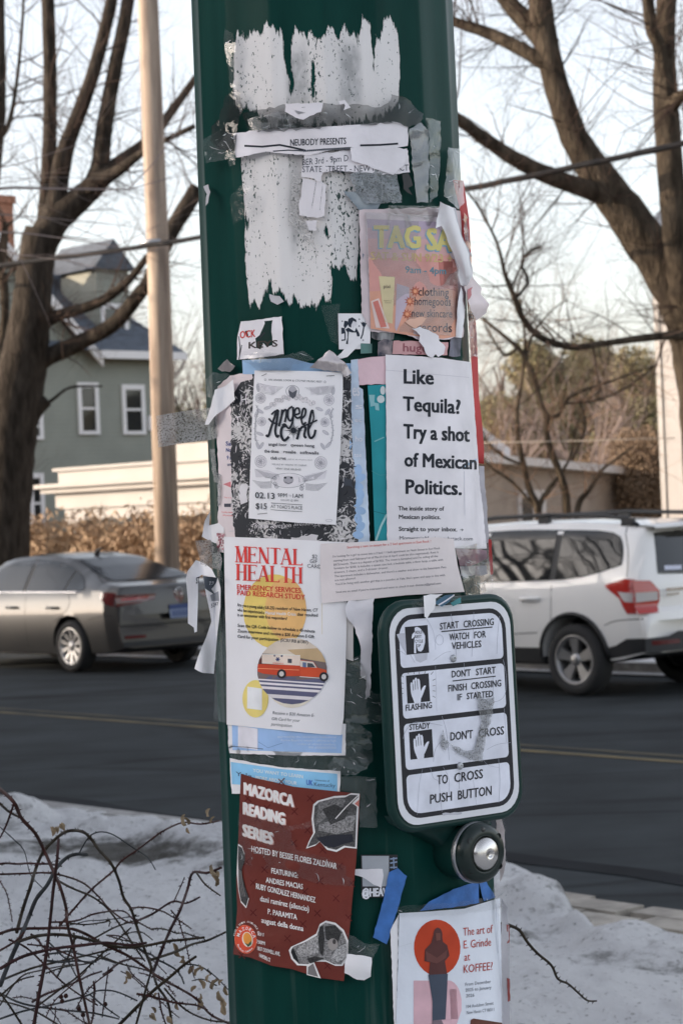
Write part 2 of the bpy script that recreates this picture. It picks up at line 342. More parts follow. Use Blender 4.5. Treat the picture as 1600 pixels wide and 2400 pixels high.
# green house: side wall faces away from the sun, towards us
gc = P(402, 1200, 66.0); gc.z = 0
fr = Frame(gc, -nS, -dS)                 # a runs left and nearer
gh = empty('clapboard_house', gc)
tag(gh, 'green clapboard house with slate roof and white windows behind the bare tree', 'house')
def fix(parent):
    for ch in parent.children: ch.matrix_parent_inverse = parent.matrix_basis.inverted()
EAVE = 7.05
mb = MB(); L = 10.2; D = 9.0
vs = [fr(0,0,0), fr(L,0,0), fr(L,-D,0), fr(0,-D,0), fr(0,0,EAVE), fr(L,0,EAVE), fr(L,-D,EAVE), fr(0,-D,EAVE)]
mb.add(vs, [(0,1,5,4),(1,2,6,5),(2,3,7,6),(3,0,4,7)])
# gable wall over the left part of this side
ga, gz = px_at(fr, 133, 735); gp = (6.35, 10.6)
mb.add([fr(ga - 0.9, 0.02, EAVE), fr(9.6, 0.02, EAVE), fr(6.9, 0.02, 10.9)], [(0, 1, 2)])
mb.build('wall', greenS, gh)
mb = MB(); rz = 10.35; ov = 0.45
e0 = [fr(-ov, ov, EAVE - .05), fr(L + ov, ov, EAVE - .05), fr(L - 2.2, -D/2, rz), fr(1.4, -D/2, rz), fr(-ov, -D - ov, EAVE - .05), fr(L + ov, -D - ov, EAVE - .05)]
mb.add(e0, [(0, 1, 2, 3), (4, 3, 2, 5), (0, 3, 4), (1, 5, 2)])
# roof of the gable
mb.add([fr(ga - 1.3, 0.3, EAVE - .15), fr(6.9, 0.3, 11.15), fr(6.9, -5, 11.15), fr(ga - 1.3, -5, EAVE - .15)], [(0, 1, 2, 3)])
mb.add([fr(10.0, 0.3, EAVE - .15), fr(6.9, 0.3, 11.15), fr(6.9, -5, 11.15), fr(10.0, -5, EAVE - .15)], [(0, 1, 2, 3)])
roof = mb.build('roof', slate, gh)
mb = MB(); fr.box(mb, -ov, ga - 1.2, ov - .02, ov + .08, EAVE - .30, EAVE - .06)
for x0, z0, x1, z1 in ((ga - 1.35, EAVE - .2, 6.9, 11.1), (10.05, EAVE - .2, 6.9, 11.1)):
    vs = [fr(x0, .31, z0), fr(x1, .31, z1), fr(x1, .31, z1 - .34), fr(x0, .31, z0 - .34), fr(x0, .40, z0), fr(x1, .40, z1), fr(x1, .40, z1 - .34), fr(x0, .40, z0 - .34)]
    mb.add(vs, [(4, 5, 6, 7), (0, 1, 5, 4), (3, 7, 6, 2), (0, 4, 7, 3)])
fr.box(mb, -0.02, 0.16, 0.0, 0.05, 0, EAVE - .3)
mb.build('trim', white_trim, gh)
for (x0, y0, x1, y1) in ((179, 896, 233, 1018), (283, 901, 341, 1018), (66, 1109, 106, 1250), (72, 968, 101, 1030)):
    a1, z1 = px_at(fr, x0, y0); a0, z0 = px_at(fr, x1, y1); window(fr, (a0 + a1) / 2, z0, a1 - a0, z1 - z0, gh)
a0, z0 = px_at(fr, 352, 990); mb = MB(); fr.box(mb, a0 - .12, a0 + .12, 0, .1, z0 - .25, z0 + .2); mb.build('vent_box', white_trim, gh)
# dormer
a1, z1 = px_at(fr, 262, 712); a0, z0 = px_at(fr, 342, 798)
mb = MB(); fr.box(mb, a0, a1, -2.6, -0.75, z0 - .1, z1 + 1.2); mb.add([fr(a0 - .2, -.6, z1 + 1.15), fr(a1 + .2, -.6, z1 + 1.15), fr((a0 + a1)/2, -.6, z1 + 2.1), fr(a0 - .2, -3.4, z1 + 1.15), fr(a1 + .2, -3.4, z1 + 1.15), fr((a0 + a1)/2, -3.4, z1 + 2.1)], [(0, 1, 2), (0, 2, 5, 3), (1, 4, 5, 2)], 1)
mb.build('dormer', [greenS, slate], gh)
window(fr, (a0 + a1) / 2, z0, (a1 - a0) * .82, (z1 - z0) * 1.1, gh, o=-0.75)
# brick chimney rising over the left end
a1, z1 = px_at(fr, 2, 467); a0, z0 = px_at(fr, 58, 600)
mb = MB(); fr.box(mb, a0, a1, -1.6, -0.5, z0 - 1.5, z1); fr.box(mb, a0 - .07, a1 + .07, -1.67, -0.43, z1, z1 + .22); mb.build('chimney', brickM, roof)
fix(gh)

# white flat-roofed porch building
creamM = mat('cream_painted_wood', (0.25, 0.238, 0.23), 0.6, noise=(0.9, 0.1, (1, 1, 1)))
darkM = mat('dark_recess', (0.05, 0.05, 0.055), 0.9)
pc = P(133, 1200, 42.0); pc.z = 0
pf = Frame(pc, -dS, -nS)                 # a runs right and nearer
pb = empty('flat_roof_porch', pc); tag(pb, 'low cream flat-roofed building with heavy cornice and porch posts behind the hedge', 'building')
zt = px_at(pf, 135, 1098)[1]; z1 = px_at(pf, 135, 1137)[1]; z2 = px_at(pf, 138, 1188)[1]; zb = px_at(pf, 140, 1221)[1]
LW = px_at(pf, 560, 1100)[0]
mb = MB(); pf.box(mb, 0.1, LW, -3, 0, z1 + .02, zt - .06); pf.box(mb, 0.02, LW, -3.05, .08, zt - .06, zt)
pf.box(mb, 3.3, LW, -3, -.25, zt, zt + .30)
mb.build('parapet', creamM, pb)
mb = MB(); pf.box(mb, -.35, LW, -3.2, .35, z1 - .06, z1 + .02); pf.box(mb, -.22, LW, -3.1, .22, z1 - .16, z1 - .06)
mb.build('cornice', creamM, pb)
mb = MB(); pf.box(mb, 0, LW, -3, 0.02, z2 - .02, z1 - .16); pf.box(mb, 0.25, LW, -2.8, -.02, zb, z2 - .02); pf.box(mb, .2, LW, -2.9, .06, z2 - .05, z2 - .02); mb.build('frieze', creamM, pb)
for a in (0.45, 3.0, 5.55):
    mb = MB(); pf.box(mb, a, a + .28, -.3, -.03, 0, zb); pf.box(mb, a - .05, a + .33, -.35, .02, zb - .15, zb - .002); mb.build('post', creamM, pb)
mb = MB(); pf.box(mb, .25, LW, -2.7, -2.2, 0, zb - .01); mb.build('back_wall', mat('porch_wall', (0.42, 0.38, 0.35), 0.8), pb)
fix(pb)
# small grey garage on the right
garM = mat('grey_stucco', (0.42, 0.37, 0.33), 0.9, noise=(2, 0.15, (1, 1, 1)))
g0 = P(1080, 1200, 40.0); g1 = P(1450, 1200, 46.0); g0.z = g1.z = 0
ga_ = (g1 - g0); GL = ga_.length; gf = Frame(g0, ga_, (ga_.y, -ga_.x, 0))
if gf.o.y > 0: gf.o = -gf.o
gg = empty('garage', g0); tag(gg, 'low grey garage with pale fascia behind the small multi-stemmed tree', 'garage')
za = px_at(gf, 1085, 1060)[1]; zc = px_at(gf, 1450, 1096)[1]
mb = MB(); vs = [gf(0,0,0), gf(GL,0,0), gf(GL,0,zc-.05), gf(0,0,za-.05), gf(0,-6,0), gf(GL,-6,0), gf(GL,-6,zc-.05), gf(0,-6,za-.05)]
mb.add(vs, [(0,1,2,3),(4,7,6,5),(1,5,6,2),(0,3,7,4)]); mb.build('wall', garM, gg)
mb = MB(); vs = [gf(-.3,.3,za-.16), gf(GL+.1,.3,zc-.16), gf(GL+.1,.3,zc), gf(-.3,.3,za), gf(-.3,-6.3,za-.16), gf(GL+.1,-6.3,zc-.16), gf(GL+.1,-6.3,zc), gf(-.3,-6.3,za)]
mb.add(vs, [(0,1,2,3),(3,2,6,7),(0,4,5,1),(1,5,6,2),(0,3,7,4)]); mb.build('roof', white_trim, gg)
a0, z0 = px_at(gf, 1167, 1010); aL, zL = px_at(gf, 1110, 1064); aR, zR = px_at(gf, 1268, 1070); z0 += .18
mb = MB(); mb.add([gf(aL, -.8, zL), gf(aR, -.8, zR), gf(a0, -.8, z0), gf(aL, -5, zL), gf(aR, -5, zR), gf(a0, -5, z0)], [(0, 1, 2), (0, 2, 5, 3), (1, 4, 5, 2)])
for (q0, q1) in (((aL, zL), (a0, z0)), ((aR, zR), (a0, z0))):
    vs = [gf(q0[0], -.7, q0[1]), gf(q1[0], -.7, q1[1]), gf(q1[0], -.7, q1[1] + .2), gf(q0[0], -.7, q0[1] + .2), gf(q0[0], -5, q0[1]+.02), gf(q1[0], -5, q1[1]+.02), gf(q1[0], -5, q1[1] + .15), gf(q0[0], -5, q0[1] + .15)]
    mb.add(vs, [(0,1,2,3),(3,2,6,7)], 1)
mb.build('gable', [garM, white_trim], gg)
a0, z0 = px_at(gf, 1212, 1205); a1, z1 = px_at(gf, 1272, 1148)
mb = MB(); gf.box(mb, a0, a1, 0, .06, 0, z1); db = mb.build('door', white_trim, gg)
mb = MB(); gf.box(mb, a0 + .1, a0 + (a1-a0)*.45, .05, .075, z1 - 1.0, z1 - .15); mb.build('pane', glassM, db)
fix(gg)
# white clapboard house at the right edge
hc = P(1553, 1200, 38.0); hc.z = 0
hf = Frame(hc, -dS, -nS)
hh = empty('clapboard_house', hc); tag(hh, 'pale clapboard house with white corner board at the right edge behind the large tree', 'house')
zt = px_at(hf, 1552, 560)[1]
mb = MB(); hf.box(mb, 0.05, 11, -9, 0, 0, zt); mb.build('wall', whiteS, hh)
mb = MB(); hf.box(mb, 0, .11, -.10, .03, 0, zt); mb.build('corner_board', mat('dull_white_trim', (.27, .26, .255), .6), hh)
mb = MB(); vs = [hf(-.3,.3,zt), hf(11.3,.3,zt), hf(11.3,-4.5,zt+3.2), hf(-.3,-4.5,zt+3.2), hf(11.3,-9.3,zt), hf(-.3,-9.3,zt)]
mb.add(vs, [(0,1,2,3),(3,2,4,5),(0,3,5),(1,4,2)]); mb.build('roof', slate, hh)
fix(hh)
# the tall house on our own side of the street, out of view on the left: it keeps the pole, the verge and the road in shade
nh = empty('neighbour_house', (-15, 9, 0)); tag(nh, 'tall grey clapboard house on the near side of the street, left of the pole', 'house')
nf = Frame(S(16, 4.2), dS, nS)
mb = MB(); nf.box(mb, -4.5, 17, -19, 0, 0, 5.6); mb.build('wall', whiteS, nh)
mb = MB(); vs = [nf(-5,.4,5.6), nf(17.5,.4,5.6), nf(17.5,-9.5,7.6), nf(-5,-9.5,7.6), nf(17.5,-19.4,5.6), nf(-5,-19.4,5.6)]
mb.add(vs, [(0,1,2,3),(3,2,4,5),(0,3,5),(1,4,2)]); mb.build('roof', slate, nh)
for k in range(4):
    for z in (1.3,): window(nf, -2 + k * 4.2, z, 1.0, 1.8, nh)
fix(nh)

# unseen house added behind the camera to block sky light from the pole
bh = empty('sky_block_house', (0, -9, 0)); tag(bh, 'unseen dark brown house added behind the viewer to block sky light', 'house')
bf = Frame(S(8.5, -13.5), dS, nS); bf2 = bf
mb = MB(); bf.box(mb, -24, 4, -10, 0, 0, 4.6); mb.build('wall', mat('brown_shingle', (.10, .075, .06), .8, noise=(2, .3, (1, 1, 6))), bh)
mb = MB(); vs = [bf(-24.5,.4,4.6), bf(4.5,.4,4.6), bf(4.5,-5,7.4), bf(-24.5,-5,7.4), bf(4.5,-10.4,4.6), bf(-24.5,-10.4,4.6)]
mb.add(vs, [(0,1,2,3),(3,2,4,5),(0,3,5),(1,4,2)]); mb.build('roof', slate, bh)
for k in range(6):
    for z in (1.4,): window(bf, -22 + k * 4.4, z, 1.1, 1.8, bh)
fix(bh)

# ------------------------------------------------------------------ utility pole and its cable
woodM = mat('pole_wood', (0.46, 0.37, 0.295), 0.85, noise=(4, 0.5, (4, 4, .22), (.20, .15, .12)), bump=(20, .4, .01, (3, 3, .15)))
up = empty('utility_pole', (0, 0, 0)); base = on_c(390, 1310, 17.85); base.z = 0.1; up.location = base
tag(up, 'weathered wooden utility pole, sunlit on its left side, beside the grey sedan', 'utility pole')
Yp = base.y
mb = MB(); ctop = P(344, -60, Yp); n_ = 14
mb.tube([base, P(372, 640, Yp), ctop, ctop + Vector((0, 0, 2.2))], [.175, .155, .14, .13], 18); mb.build('shaft', woodM, up)
metal = mat('galvanised_steel', (0.45, 0.46, 0.48), 0.45, metal=0.9)
for z in (5.62,):
    mb = MB(); q = base.copy(); q.z = z; mb.lathe([(.166, -.03), (.182, -.03), (.182, .03), (.166, .03)], q, (0, 0, 1), 18); mb.build('steel_band', metal, up)
fix(up)
cabM = mat('black_cable', (0.018, 0.018, 0.02), 0.8, spec=.1)
cb = MB(); pts = []
for i, (px, py) in enumerate(((-120, 640), (20, 619), (150, 602), (300, 582), (461, 557), (640, 528), (860, 488), (1090, 443), (1310, 398), (1533, 350), (1760, 300))):
    pts.append(on_c(px, py, 17.6))
cb.tube([Vector(p) for p in smooth_poly([tuple(p) for p in pts], 5)], .033, 8, wob=.18)
tag(cb.build('overhead_cable', cabM), 'thick black overhead cable strung along the street across the utility pole', 'cable')
cb = MB(); pts = [on_c(px, py, 22.0) for px, py in ((1080, 1038), (1226, 1036), (1400, 1032), (1580, 1026))]
cb.tube(pts, .007, 5); tag(cb.build('overhead_cable', mat('pale_cable', (0.28, 0.25, 0.22), 0.7)), 'thin pale cable hanging low in front of the thicket on the right', 'cable')

# ------------------------------------------------------------------ trees
barkL = mat('bark', (0.043, 0.036, 0.030), 0.95, spec=.08, noise=(6, 0.55, (2, 2, .5)), bump=(14, 1.0, .05, (2.5, 2.5, .5)))
barkR = mat('bark_mottled', (0.066, 0.053, 0.040), 0.95, spec=.08, noise=(4, 0.6, (2, 2, .6)), bump=(11, 1.0, .06, (2.5, 2.5, .6)))
twigM = mat('twig', (0.06, 0.042, 0.035), 0.9, spec=.08)
twigW = mat('twig_warm', (0.15, 0.098, 0.07), 0.9, spec=.08)
def limb(mb, pl, Y, n=10, steps=5, wob=.05):
    """pl: (px, py, width px[, dY])"""
    pts = smooth_poly([(p[0], p[1], p[2], (p[3] if len(p) > 3 else 0)) for p in pl], steps)
    P3 = [P(p[0], p[1], Y + p[3]) for p in pts]; rr = [max(.004, p[2] * (Y + p[3]) / F / 2) for p in pts]
    mb.tube(P3, rr, n, wob=wob); return P3, rr
def grow(mb, p, d, length, rad, depth, r, sides=4, kids=(3, 5), up_=.12, spread=.75):
    n = 4 if depth > 0 else 3; pts = [p]; rads = [rad]; q = p.copy(); dd = d.normalized()
    for i in range(n):
        dd = (dd + Vector((r.gauss(0, .17), r.gauss(0, .17), r.gauss(0, .14) + up_ * .35))).normalized()
        q = q + dd * (length / n); pts.append(q.copy()); rads.append(rad * (1 - .75 * (i + 1) / n))
    mb.tube(pts, rads, sides if rad > .012 else 3, cap=False, smooth=False)
    if depth <= 0: return
    for k in range(r.randint(*kids)):
        i = r.randint(1, n); a = pts[i]; t = (pts[i] - pts[i - 1]).normalized()
        s = t.cross(Vector((r.gauss(0, 1), r.gauss(0, 1), r.gauss(0, 1)))).normalized()
        grow(mb, a, t * (1 - spread * .5) + s * spread + Vector((0, 0, up_)), length * r.uniform(.5, .8), rads[i] * .62, depth - 1, r, sides, kids, up_, spread)
def twigs_on(mb, paths, r, n, L, depth=2, rad=.014, **k):
    for (P3, rr) in paths:
        for _ in range(n):
            i = r.randint(2, len(P3) - 1); t = (P3[i] - P3[i - 1]).normalized()
            s = t.cross(Vector((r.gauss(0, 1), r.gauss(0, 1), r.gauss(0, 1)))).normalized()
            grow(mb, P3[i], s + t * .5, L * r.uniform(.6, 1.3), min(rad * r.uniform(.7, 1.5), rr[i] * .6), depth, r, **k)
# big street tree on the left
Yt = 32.5
t = empty('bare_tree', on_ground(0, 1345, 0.1)); t.location.y = Yt; t.location.x = P(5, 1340, Yt).x; t.location.z = 0.08
tag(t, 'big bare street tree with spreading limbs behind the grey sedan', 'tree')
mb = MB(); paths = []
trunk = [(2, 1400, 128), (4, 1330, 128), (10, 1180, 126), (18, 1050, 128), (36, 930, 124), (60, 820, 108), (76, 690, 90), (86, 600, 86), (100, 540, 84)]
limb(mb, trunk, Yt, 16)
mb.build('trunk', barkL, t)
for pl in ([(95, 575, 80), (128, 517, 72), (206, 448, 58), (252, 405, 46), (345, 332, 30, .5), (398, 265, 22, 1), (460, 180, 17, 1.3)],
           [(206, 455, 52), (232, 398, 45), (245, 298, 39), (268, 166, 34), (295, 33, 31), (310, -80, 30)],
           [(112, 545, 58), (130, 480, 50), (149, 365, 43), (172, 298, 37), (215, 182, 33), (252, 43, 29), (275, -70, 28)],
           [(104, 555, 46), (110, 470, 38, .4), (116, 332, 34, .6), (117, 166, 32, .8), (110, -60, 31, 1)],
           [(48, 900, 70), (85, 850, 50), (166, 812, 40), (265, 760, 36, -.4), (325, 690, 33, -.8), (352, 650, 32, -1), (405, 535, 38, -1), (465, 440, 40, -1)],
           [(75, 770, 50), (128, 742, 30), (232, 708, 24, -.3), (298, 660, 20, -.6), (345, 600, 15, -1)],
           [(206, 440, 40, -.1), (276, 400, 28, -.4), (345, 350, 16, -.8), (455, 295, 12, -1.2)],
           [(40, 1010, 60), (88, 958, 36), (112, 938, 26)], [(45, 985, 10), (118, 940, 8), (165, 908, 6), (240, 905, 4)]):
    mb = MB(); paths.append(limb(mb, pl, Yt, 12)); mb.build('limb', barkL, t)
mb = MB(); twigs_on(mb, paths[:7], random.Random(5), 26, 1.0, 3, .010, kids=(2, 4)); mb.build('twigs', twigM, t)
fix(t)
# neighbour tree just outside on the left
t = empty('bare_tree', P(-40, 1200, 36)); t.location.z = .1
tag(t, 'dark tree limb and thin orange sunlit stem at the left edge', 'tree')
mb = MB(); paths = [limb(mb, [(-70, 1330, 70), (-60, 900, 60), (-30, 500, 46), (-4, 290, 34), (0, 150, 26), (-2, -60, 24)], 36)]; mb.build('trunk', barkL, t)
mb = MB(); paths += [limb(mb, [(-8, 330, 18), (20, 290, 12), (38, 200, 9), (52, 60, 7), (56, -60, 6)], 36), limb(mb, [(-50, 760, 30), (-8, 640, 26), (8, 570, 22), (14, 520, 12)], 36), limb(mb, [(-20, 870, 20), (4, 800, 22), (12, 720, 20), (6, 640, 24)], 35.5)]; mb.build('limb', barkR, t)
mb = MB(); twigs_on(mb, paths, random.Random(15), 14, 1.5, 3, .012, kids=(2, 4)); mb.build('twigs', twigM, t)
fix(t)
# large tree on the right
Yt = 25.5
t = empty('bare_tree', P(1665, 1200, Yt)); t.location.z = .1
tag(t, 'large bare tree with thick mottled limbs leaning in at upper right', 'tree')
mb = MB(); limb(mb, [(1690, 1420, 150), (1672, 1100, 140), (1650, 900, 130), (1625, 770, 124), (1590, 690, 112)], Yt, 16); mb.build('trunk', barkR, t)
paths = []
for pl in ([(1625, 745, 118), (1560, 635, 108), (1490, 532, 98), (1412, 425, 84), (1345, 320, 66), (1298, 180, 58), (1272, 55, 58), (1258, -60, 56)],
           [(1640, 800, 90), (1612, 715, 76, -.3), (1595, 620, 70, -.5), (1580, 500, 64, -.6), (1567, 357, 62, -.6), (1558, 215, 58, -.5), (1558, 110, 50, -.4), (1563, -60, 44, -.3)],
           [(1556, 200, 40, -.5), (1545, 110, 32, -.6), (1525, 60, 30, -.7), (1513, -60, 28, -.8)],
           [(1432, 470, 62), (1400, 452, 48, -.1), (1283, 410, 42, -.4), (1200, 368, 36, -.7), (1140, 328, 32, -.9), (1060, 270, 28, -1.2), (960, 215, 24, -1.5)],
           [(1300, 165, 46), (1258, 135, 36), (1158, 82, 30, .3), (1065, 50, 24, .5), (960, 10, 20, .8)],
           [(1290, 110, 54), (1245, 60, 48, .1), (1200, 14, 42, .3), (1150, -50, 34, .5)],
           [(1572, 245, 40, -.6), (1600, 222, 28, -1), (1640, 205, 22, -1.3)],
           [(1650, 790, 30), (1590, 785, 22, -.4), (1508, 792, 18, -.8), (1404, 806, 15, -1.2), (1339, 813, 17, -1.5), (1266, 790, 16, -1.8), (1225, 745, 16, -2), (1205, 696, 14, -2.1), (1184, 645, 10, -2.2), (1165, 571, 7, -2.3), (1130, 500, 5, -2.4), (1097, 450, 4, -2.5)]):
    mb = MB(); paths.append(limb(mb, pl, Yt, 12)); mb.build('limb', barkR, t)
mb = MB(); paths2 = [limb(mb, [(1208, 700, 7, -2.1), (1236, 660, 8, -2.1), (1222, 618, 7, -2.1), (1240, 589, 7, -2.1), (1268, 578, 8, -2.1)], Yt, 6)]; mb.build('limb', barkL, t)
mb = MB(); r_ = random.Random(21)
twigs_on(mb, paths, r_, 30, 1.1, 3, .009, kids=(2, 5), up_=.05); twigs_on(mb, [paths[-1]], r_, 26, .8, 3, .010); twigs_on(mb, paths2, r_, 6, .5, 2, .007); mb.build('twigs', twigM, t)
fix(t)
# small multi-stemmed tree behind the white car
Yt = 31
t = empty('multi_stem_tree', P(1300, 1200, Yt)); t.location.z = .1
tag(t, 'small bare tree with several slender sunlit stems behind the white car', 'tree')
paths = []; mb = MB()
for pl in ([(1330, 1400, 26), (1328, 1200, 22), (1324, 1150, 20), (1308, 1100, 18), (1294, 1065, 17), (1280, 1013, 15), (1280, 975, 14), (1266, 944, 13), (1253, 893, 13), (1232, 841, 12), (1211, 813, 11), (1180, 786, 9), (1129, 745, 8)],
           [(1290, 1400, 22), (1260, 1200, 18), (1242, 1150, 16), (1229, 1100, 15), (1215, 1030, 12), (1211, 961, 10), (1222, 893, 9), (1230, 800, 7), (1218, 700, 5)],
           [(1275, 1330, 18), (1263, 1200, 15), (1284, 1150, 12), (1308, 1117, 9), (1335, 1072, 6), (1350, 1000, 4)],
           [(1345, 1330, 18), (1353, 1192, 15), (1380, 1150, 12), (1404, 1110, 10), (1425, 1089, 7), (1480, 1050, 5)],
           [(1282, 980, 12), (1308, 972, 10), (1322, 944, 9), (1353, 920, 8), (1440, 890, 6), (1538, 855, 4)],
           [(1322, 945, 7), (1400, 938, 6), (1480, 900, 5), (1540, 850, 3)], [(1340, 1080, 6), (1372, 1000, 6), (1358, 940, 4)],
           [(1226, 1090, 8), (1180, 1070, 7), (1145, 1040, 6), (1130, 1010, 5)], [(1212, 815, 9), (1180, 830, 7), (1135, 760, 5)],
           [(1255, 1190, 8), (1200, 1130, 8), (1150, 1095, 6), (1120, 1060, 4)], [(1232, 840, 7), (1250, 780, 6), (1290, 730, 4), (1330, 700, 3)]):
    paths.append(limb(mb, pl, Yt, 7, wob=.1))
mb.build('stems', barkR, t)
mb = MB(); twigs_on(mb, paths, random.Random(31), 14, .95, 3, .006, kids=(2, 4)); mb.build('twigs', twigW, t)
fix(t)
# far bare trees: one built, then copied
def far_tree(seed, h, M1, M2):
    r = random.Random(seed); mb = MB(); tw = MB(); top = Vector((0, 0, h * .38))
    mb.tube([(0, 0, 0), (.05, .1, h * .2), top], [h * .022, h * .018, h * .015], 7)
    for k in range(8):
        a = 6.28 * k / 8 + r.uniform(-.3, .3); el = r.uniform(.5, 1.25)
        d = Vector((math.cos(a) * math.cos(el), math.sin(a) * math.cos(el), math.sin(el)))
        grow(tw, top * r.uniform(.7, 1), d, h * r.uniform(.3, .5), h * .009, 4, r, 3, (3, 4), .10, .7)
    return mb.mesh('trunk'), tw.mesh('crown')
ft = [far_tree(40 + i, 13, twigM, twigM) for i in range(2)]
greyTw = mat('twig_grey', (0.17, 0.135, 0.125), .95)
for a_, b_ in ft: a_.materials.append(greyTw); b_.materials.append(greyTw)
FAR = [(95, 92, 13), (210, 100, 15), (300, 84, 11.5), (395, 96, 13), (455, 78, 10.5), (30, 88, 12), (1120, 88, 10), (1210, 100, 10.5), (1300, 84, 9), (1395, 96, 10.5), (1480, 90, 10), (1560, 100, 12), (640, 95, 11), (900, 95, 12)]
WORDS = ['beside the brick chimney', 'above the slate roof ridge', 'above the dormer', 'left of the utility pole', 'between the utility pole and the green pole', 'at the left edge above the chimney',
         'just right of the green pole', 'above the small multi-stemmed tree', 'above the curled thin branch', 'below the thick leaning limb', 'left of the pale house corner', 'beside the pale house roof', 'hidden behind the left half of the green pole', 'hidden behind the right half of the green pole']
for i, (px, Y, h) in enumerate(FAR):
    q = P(px, 1200, Y); q.z = 0
    e = empty('far_bare_tree', q, (0, 0, i * 1.7)); k = h / 13; e.scale = (k, k, k)
    tag(e, 'far bare tree with fine pinkish twigs ' + WORDS[i], 'tree', 'far bare trees along the skyline')
    a_, b_ = ft[i % 2]
    for nm, me in (('trunk', a_), ('crown', b_)):
        o = bpy.data.objects.new(nm, me); C.objects.link(o); o.parent = e
for i, (px, Y, h) in enumerate(((1175, 50, 6.8), (1390, 49, 6.5))):
    q = P(px, 1200, Y); q.z = 0; e = empty('brown_bare_tree', q, (0, 0, i * 2.3)); k = h / 13; e.scale = (k, k, k)
    tag(e, 'brown twiggy bare tree ' + ('beside the garage gable', 'over the right half of the garage')[i], 'tree', 'brown bare trees behind the garage')
    for nm, me in zip(('trunk', 'crown'), ft[i % 2]):
        o = bpy.data.objects.new(nm, me); C.objects.link(o); o.parent = e
# street trees on our own side, out of view on the left; their branches show in the car windows
for i, (s_, c_, h) in enumerate(((17.5, 6.2, 11), (21.5, 6.0, 12.5), (26.5, 6.1, 11.5))):
    q = S(s_, c_); e = empty('street_tree', q, (0, 0, 2.1 * i + .4)); k = h / 13; e.scale = (k * 1.5, k * 1.5, k)
    tag(e, 'bare street tree on the near verge left of the view, ' + ('nearest to the pole', 'in the middle of three', 'farthest along the kerb')[i], 'tree', 'street trees on the near verge')
    for nm, me in zip(('trunk', 'crown'), ft[i % 2]):
        o = bpy.data.objects.new(nm, me); C.objects.link(o); o.parent = e
# evergreens and brown scrub
def leaf_mat(name, c0, c1, sc_):
    return mat(name, c1, 0.8, spec=.2, noise=(sc_, 0.5, (1, 1, 1), c0))
everM = leaf_mat('evergreen_leaf', (0.085, 0.09, 0.05), (0.22, 0.20, 0.11), .8)
oliveM = leaf_mat('olive_leaf', (0.14, 0.13, 0.07), (0.31, 0.27, 0.15), .9)
scrubM = leaf_mat('brown_leaf', (0.17, 0.125, 0.09), (0.34, 0.25, 0.17), .9)
hedgeM = leaf_mat('hedge_leaf', (0.24, 0.165, 0.11), (0.42, 0.31, 0.21), 1.4)
def foliage(mb, lobes, n, size, seed, flat=1.0):
    r = random.Random(seed); tot = sum(l[3] ** 2 for l in lobes)
    for (x, y, z, rad, hz) in lobes:
        for _ in range(int(n * rad * rad / tot)):
            u = r.random() ** .45; a = r.uniform(0, 6.283); ph = math.acos(r.uniform(-1, 1)); rr = rad * u * r.uniform(.75, 1.12)
            p = Vector((x + rr * math.sin(ph) * math.cos(a), y + rr * math.sin(ph) * math.sin(a), z + hz * u * math.cos(ph)))
            if p.z < .05: continue
            s = size * r.uniform(.5, 1.4); t1 = Vector((r.gauss(0, 1), r.gauss(0, 1), r.gauss(0, 1))).normalized(); t2 = t1.cross(Vector((r.gauss(0, 1), r.gauss(0, 1), r.gauss(0, 1)))).normalized()
            mb.add([p - t1 * s, p - t2 * s * .55, p + t1 * s, p + t2 * s * .55], [(0, 1, 2, 3)])
def bush(name, px, Y, wpx, top_py, M, n, size, seed, label, cat, low=0.0, group=None):
    q = P(px, 1200, Y); q.z = 0.05; hgt = P(px, top_py, Y).z; wd = wpx * Y / F / 2
    r = random.Random(seed); e = empty(name, q); tag(e, label, cat, group); mb = MB(); lobes = []
    for k in range(9):
        zz = low + (hgt - low) * r.uniform(.12, .80); sh = 1 - .55 * max(0, (zz / hgt - .35))
        lobes.append((q.x + r.uniform(-.75, .75) * wd * sh, q.y + r.uniform(-.6, .6) * wd, zz, wd * r.uniform(.35, .6) * sh + .2, (hgt - low) * r.uniform(.12, .2)))
    foliage(mb, lobes, int(n * 1.8), size * .62, seed + 1); mb.build('foliage', M, e)
    mb = MB()
    for k in range(5): mb.tube([q + Vector((r.uniform(-.2, .2), 0, 0)), Vector((q.x + r.uniform(-.6, .6) * wd, q.y, hgt * .4)), Vector((q.x + r.uniform(-.8, .8) * wd, q.y, hgt * .8))], [.07, .05, .02], 5)
    mb.build('stem', twigM, e); fix(e)
bush('evergreen_tree', 1420, 62, 330, 770, oliveM, 19200, 0.096, 3, 'wide olive evergreen with sunlit top above the garage', 'tree', low=1.5)
bush('evergreen_tree', 1215, 58, 250, 735, oliveM, 14400, 0.090, 4, 'tall olive evergreen behind the small multi-stemmed tree', 'tree', low=1.5)
bush('evergreen_tree', 1330, 66, 220, 760, everM, 12000, 0.096, 5, 'dark green evergreen between the two olive evergreens', 'tree', low=1)
bush('evergreen_tree', 1500, 54, 220, 830, everM, 12000, 0.090, 6, 'dark evergreen beside the pale house corner', 'tree', low=.5)
bush('evergreen_tree', 1075, 60, 260, 800, everM, 12000, 0.096, 7, 'evergreen seen just right of the green pole above the garage gable', 'tree', low=.5)
bush('brown_shrub', 1200, 54, 250, 850, scrubM, 16800, 0.060, 8, 'russet brown shrub above the garage gable', 'shrub')
bush('brown_shrub', 1370, 52, 260, 880, scrubM, 19200, 0.060, 9, 'brown twiggy shrub above the garage roof', 'shrub')
bush('brown_shrub', 1500, 46, 170, 960, scrubM, 12000, 0.054, 10, 'dark brown shrub between garage and pale house', 'shrub')
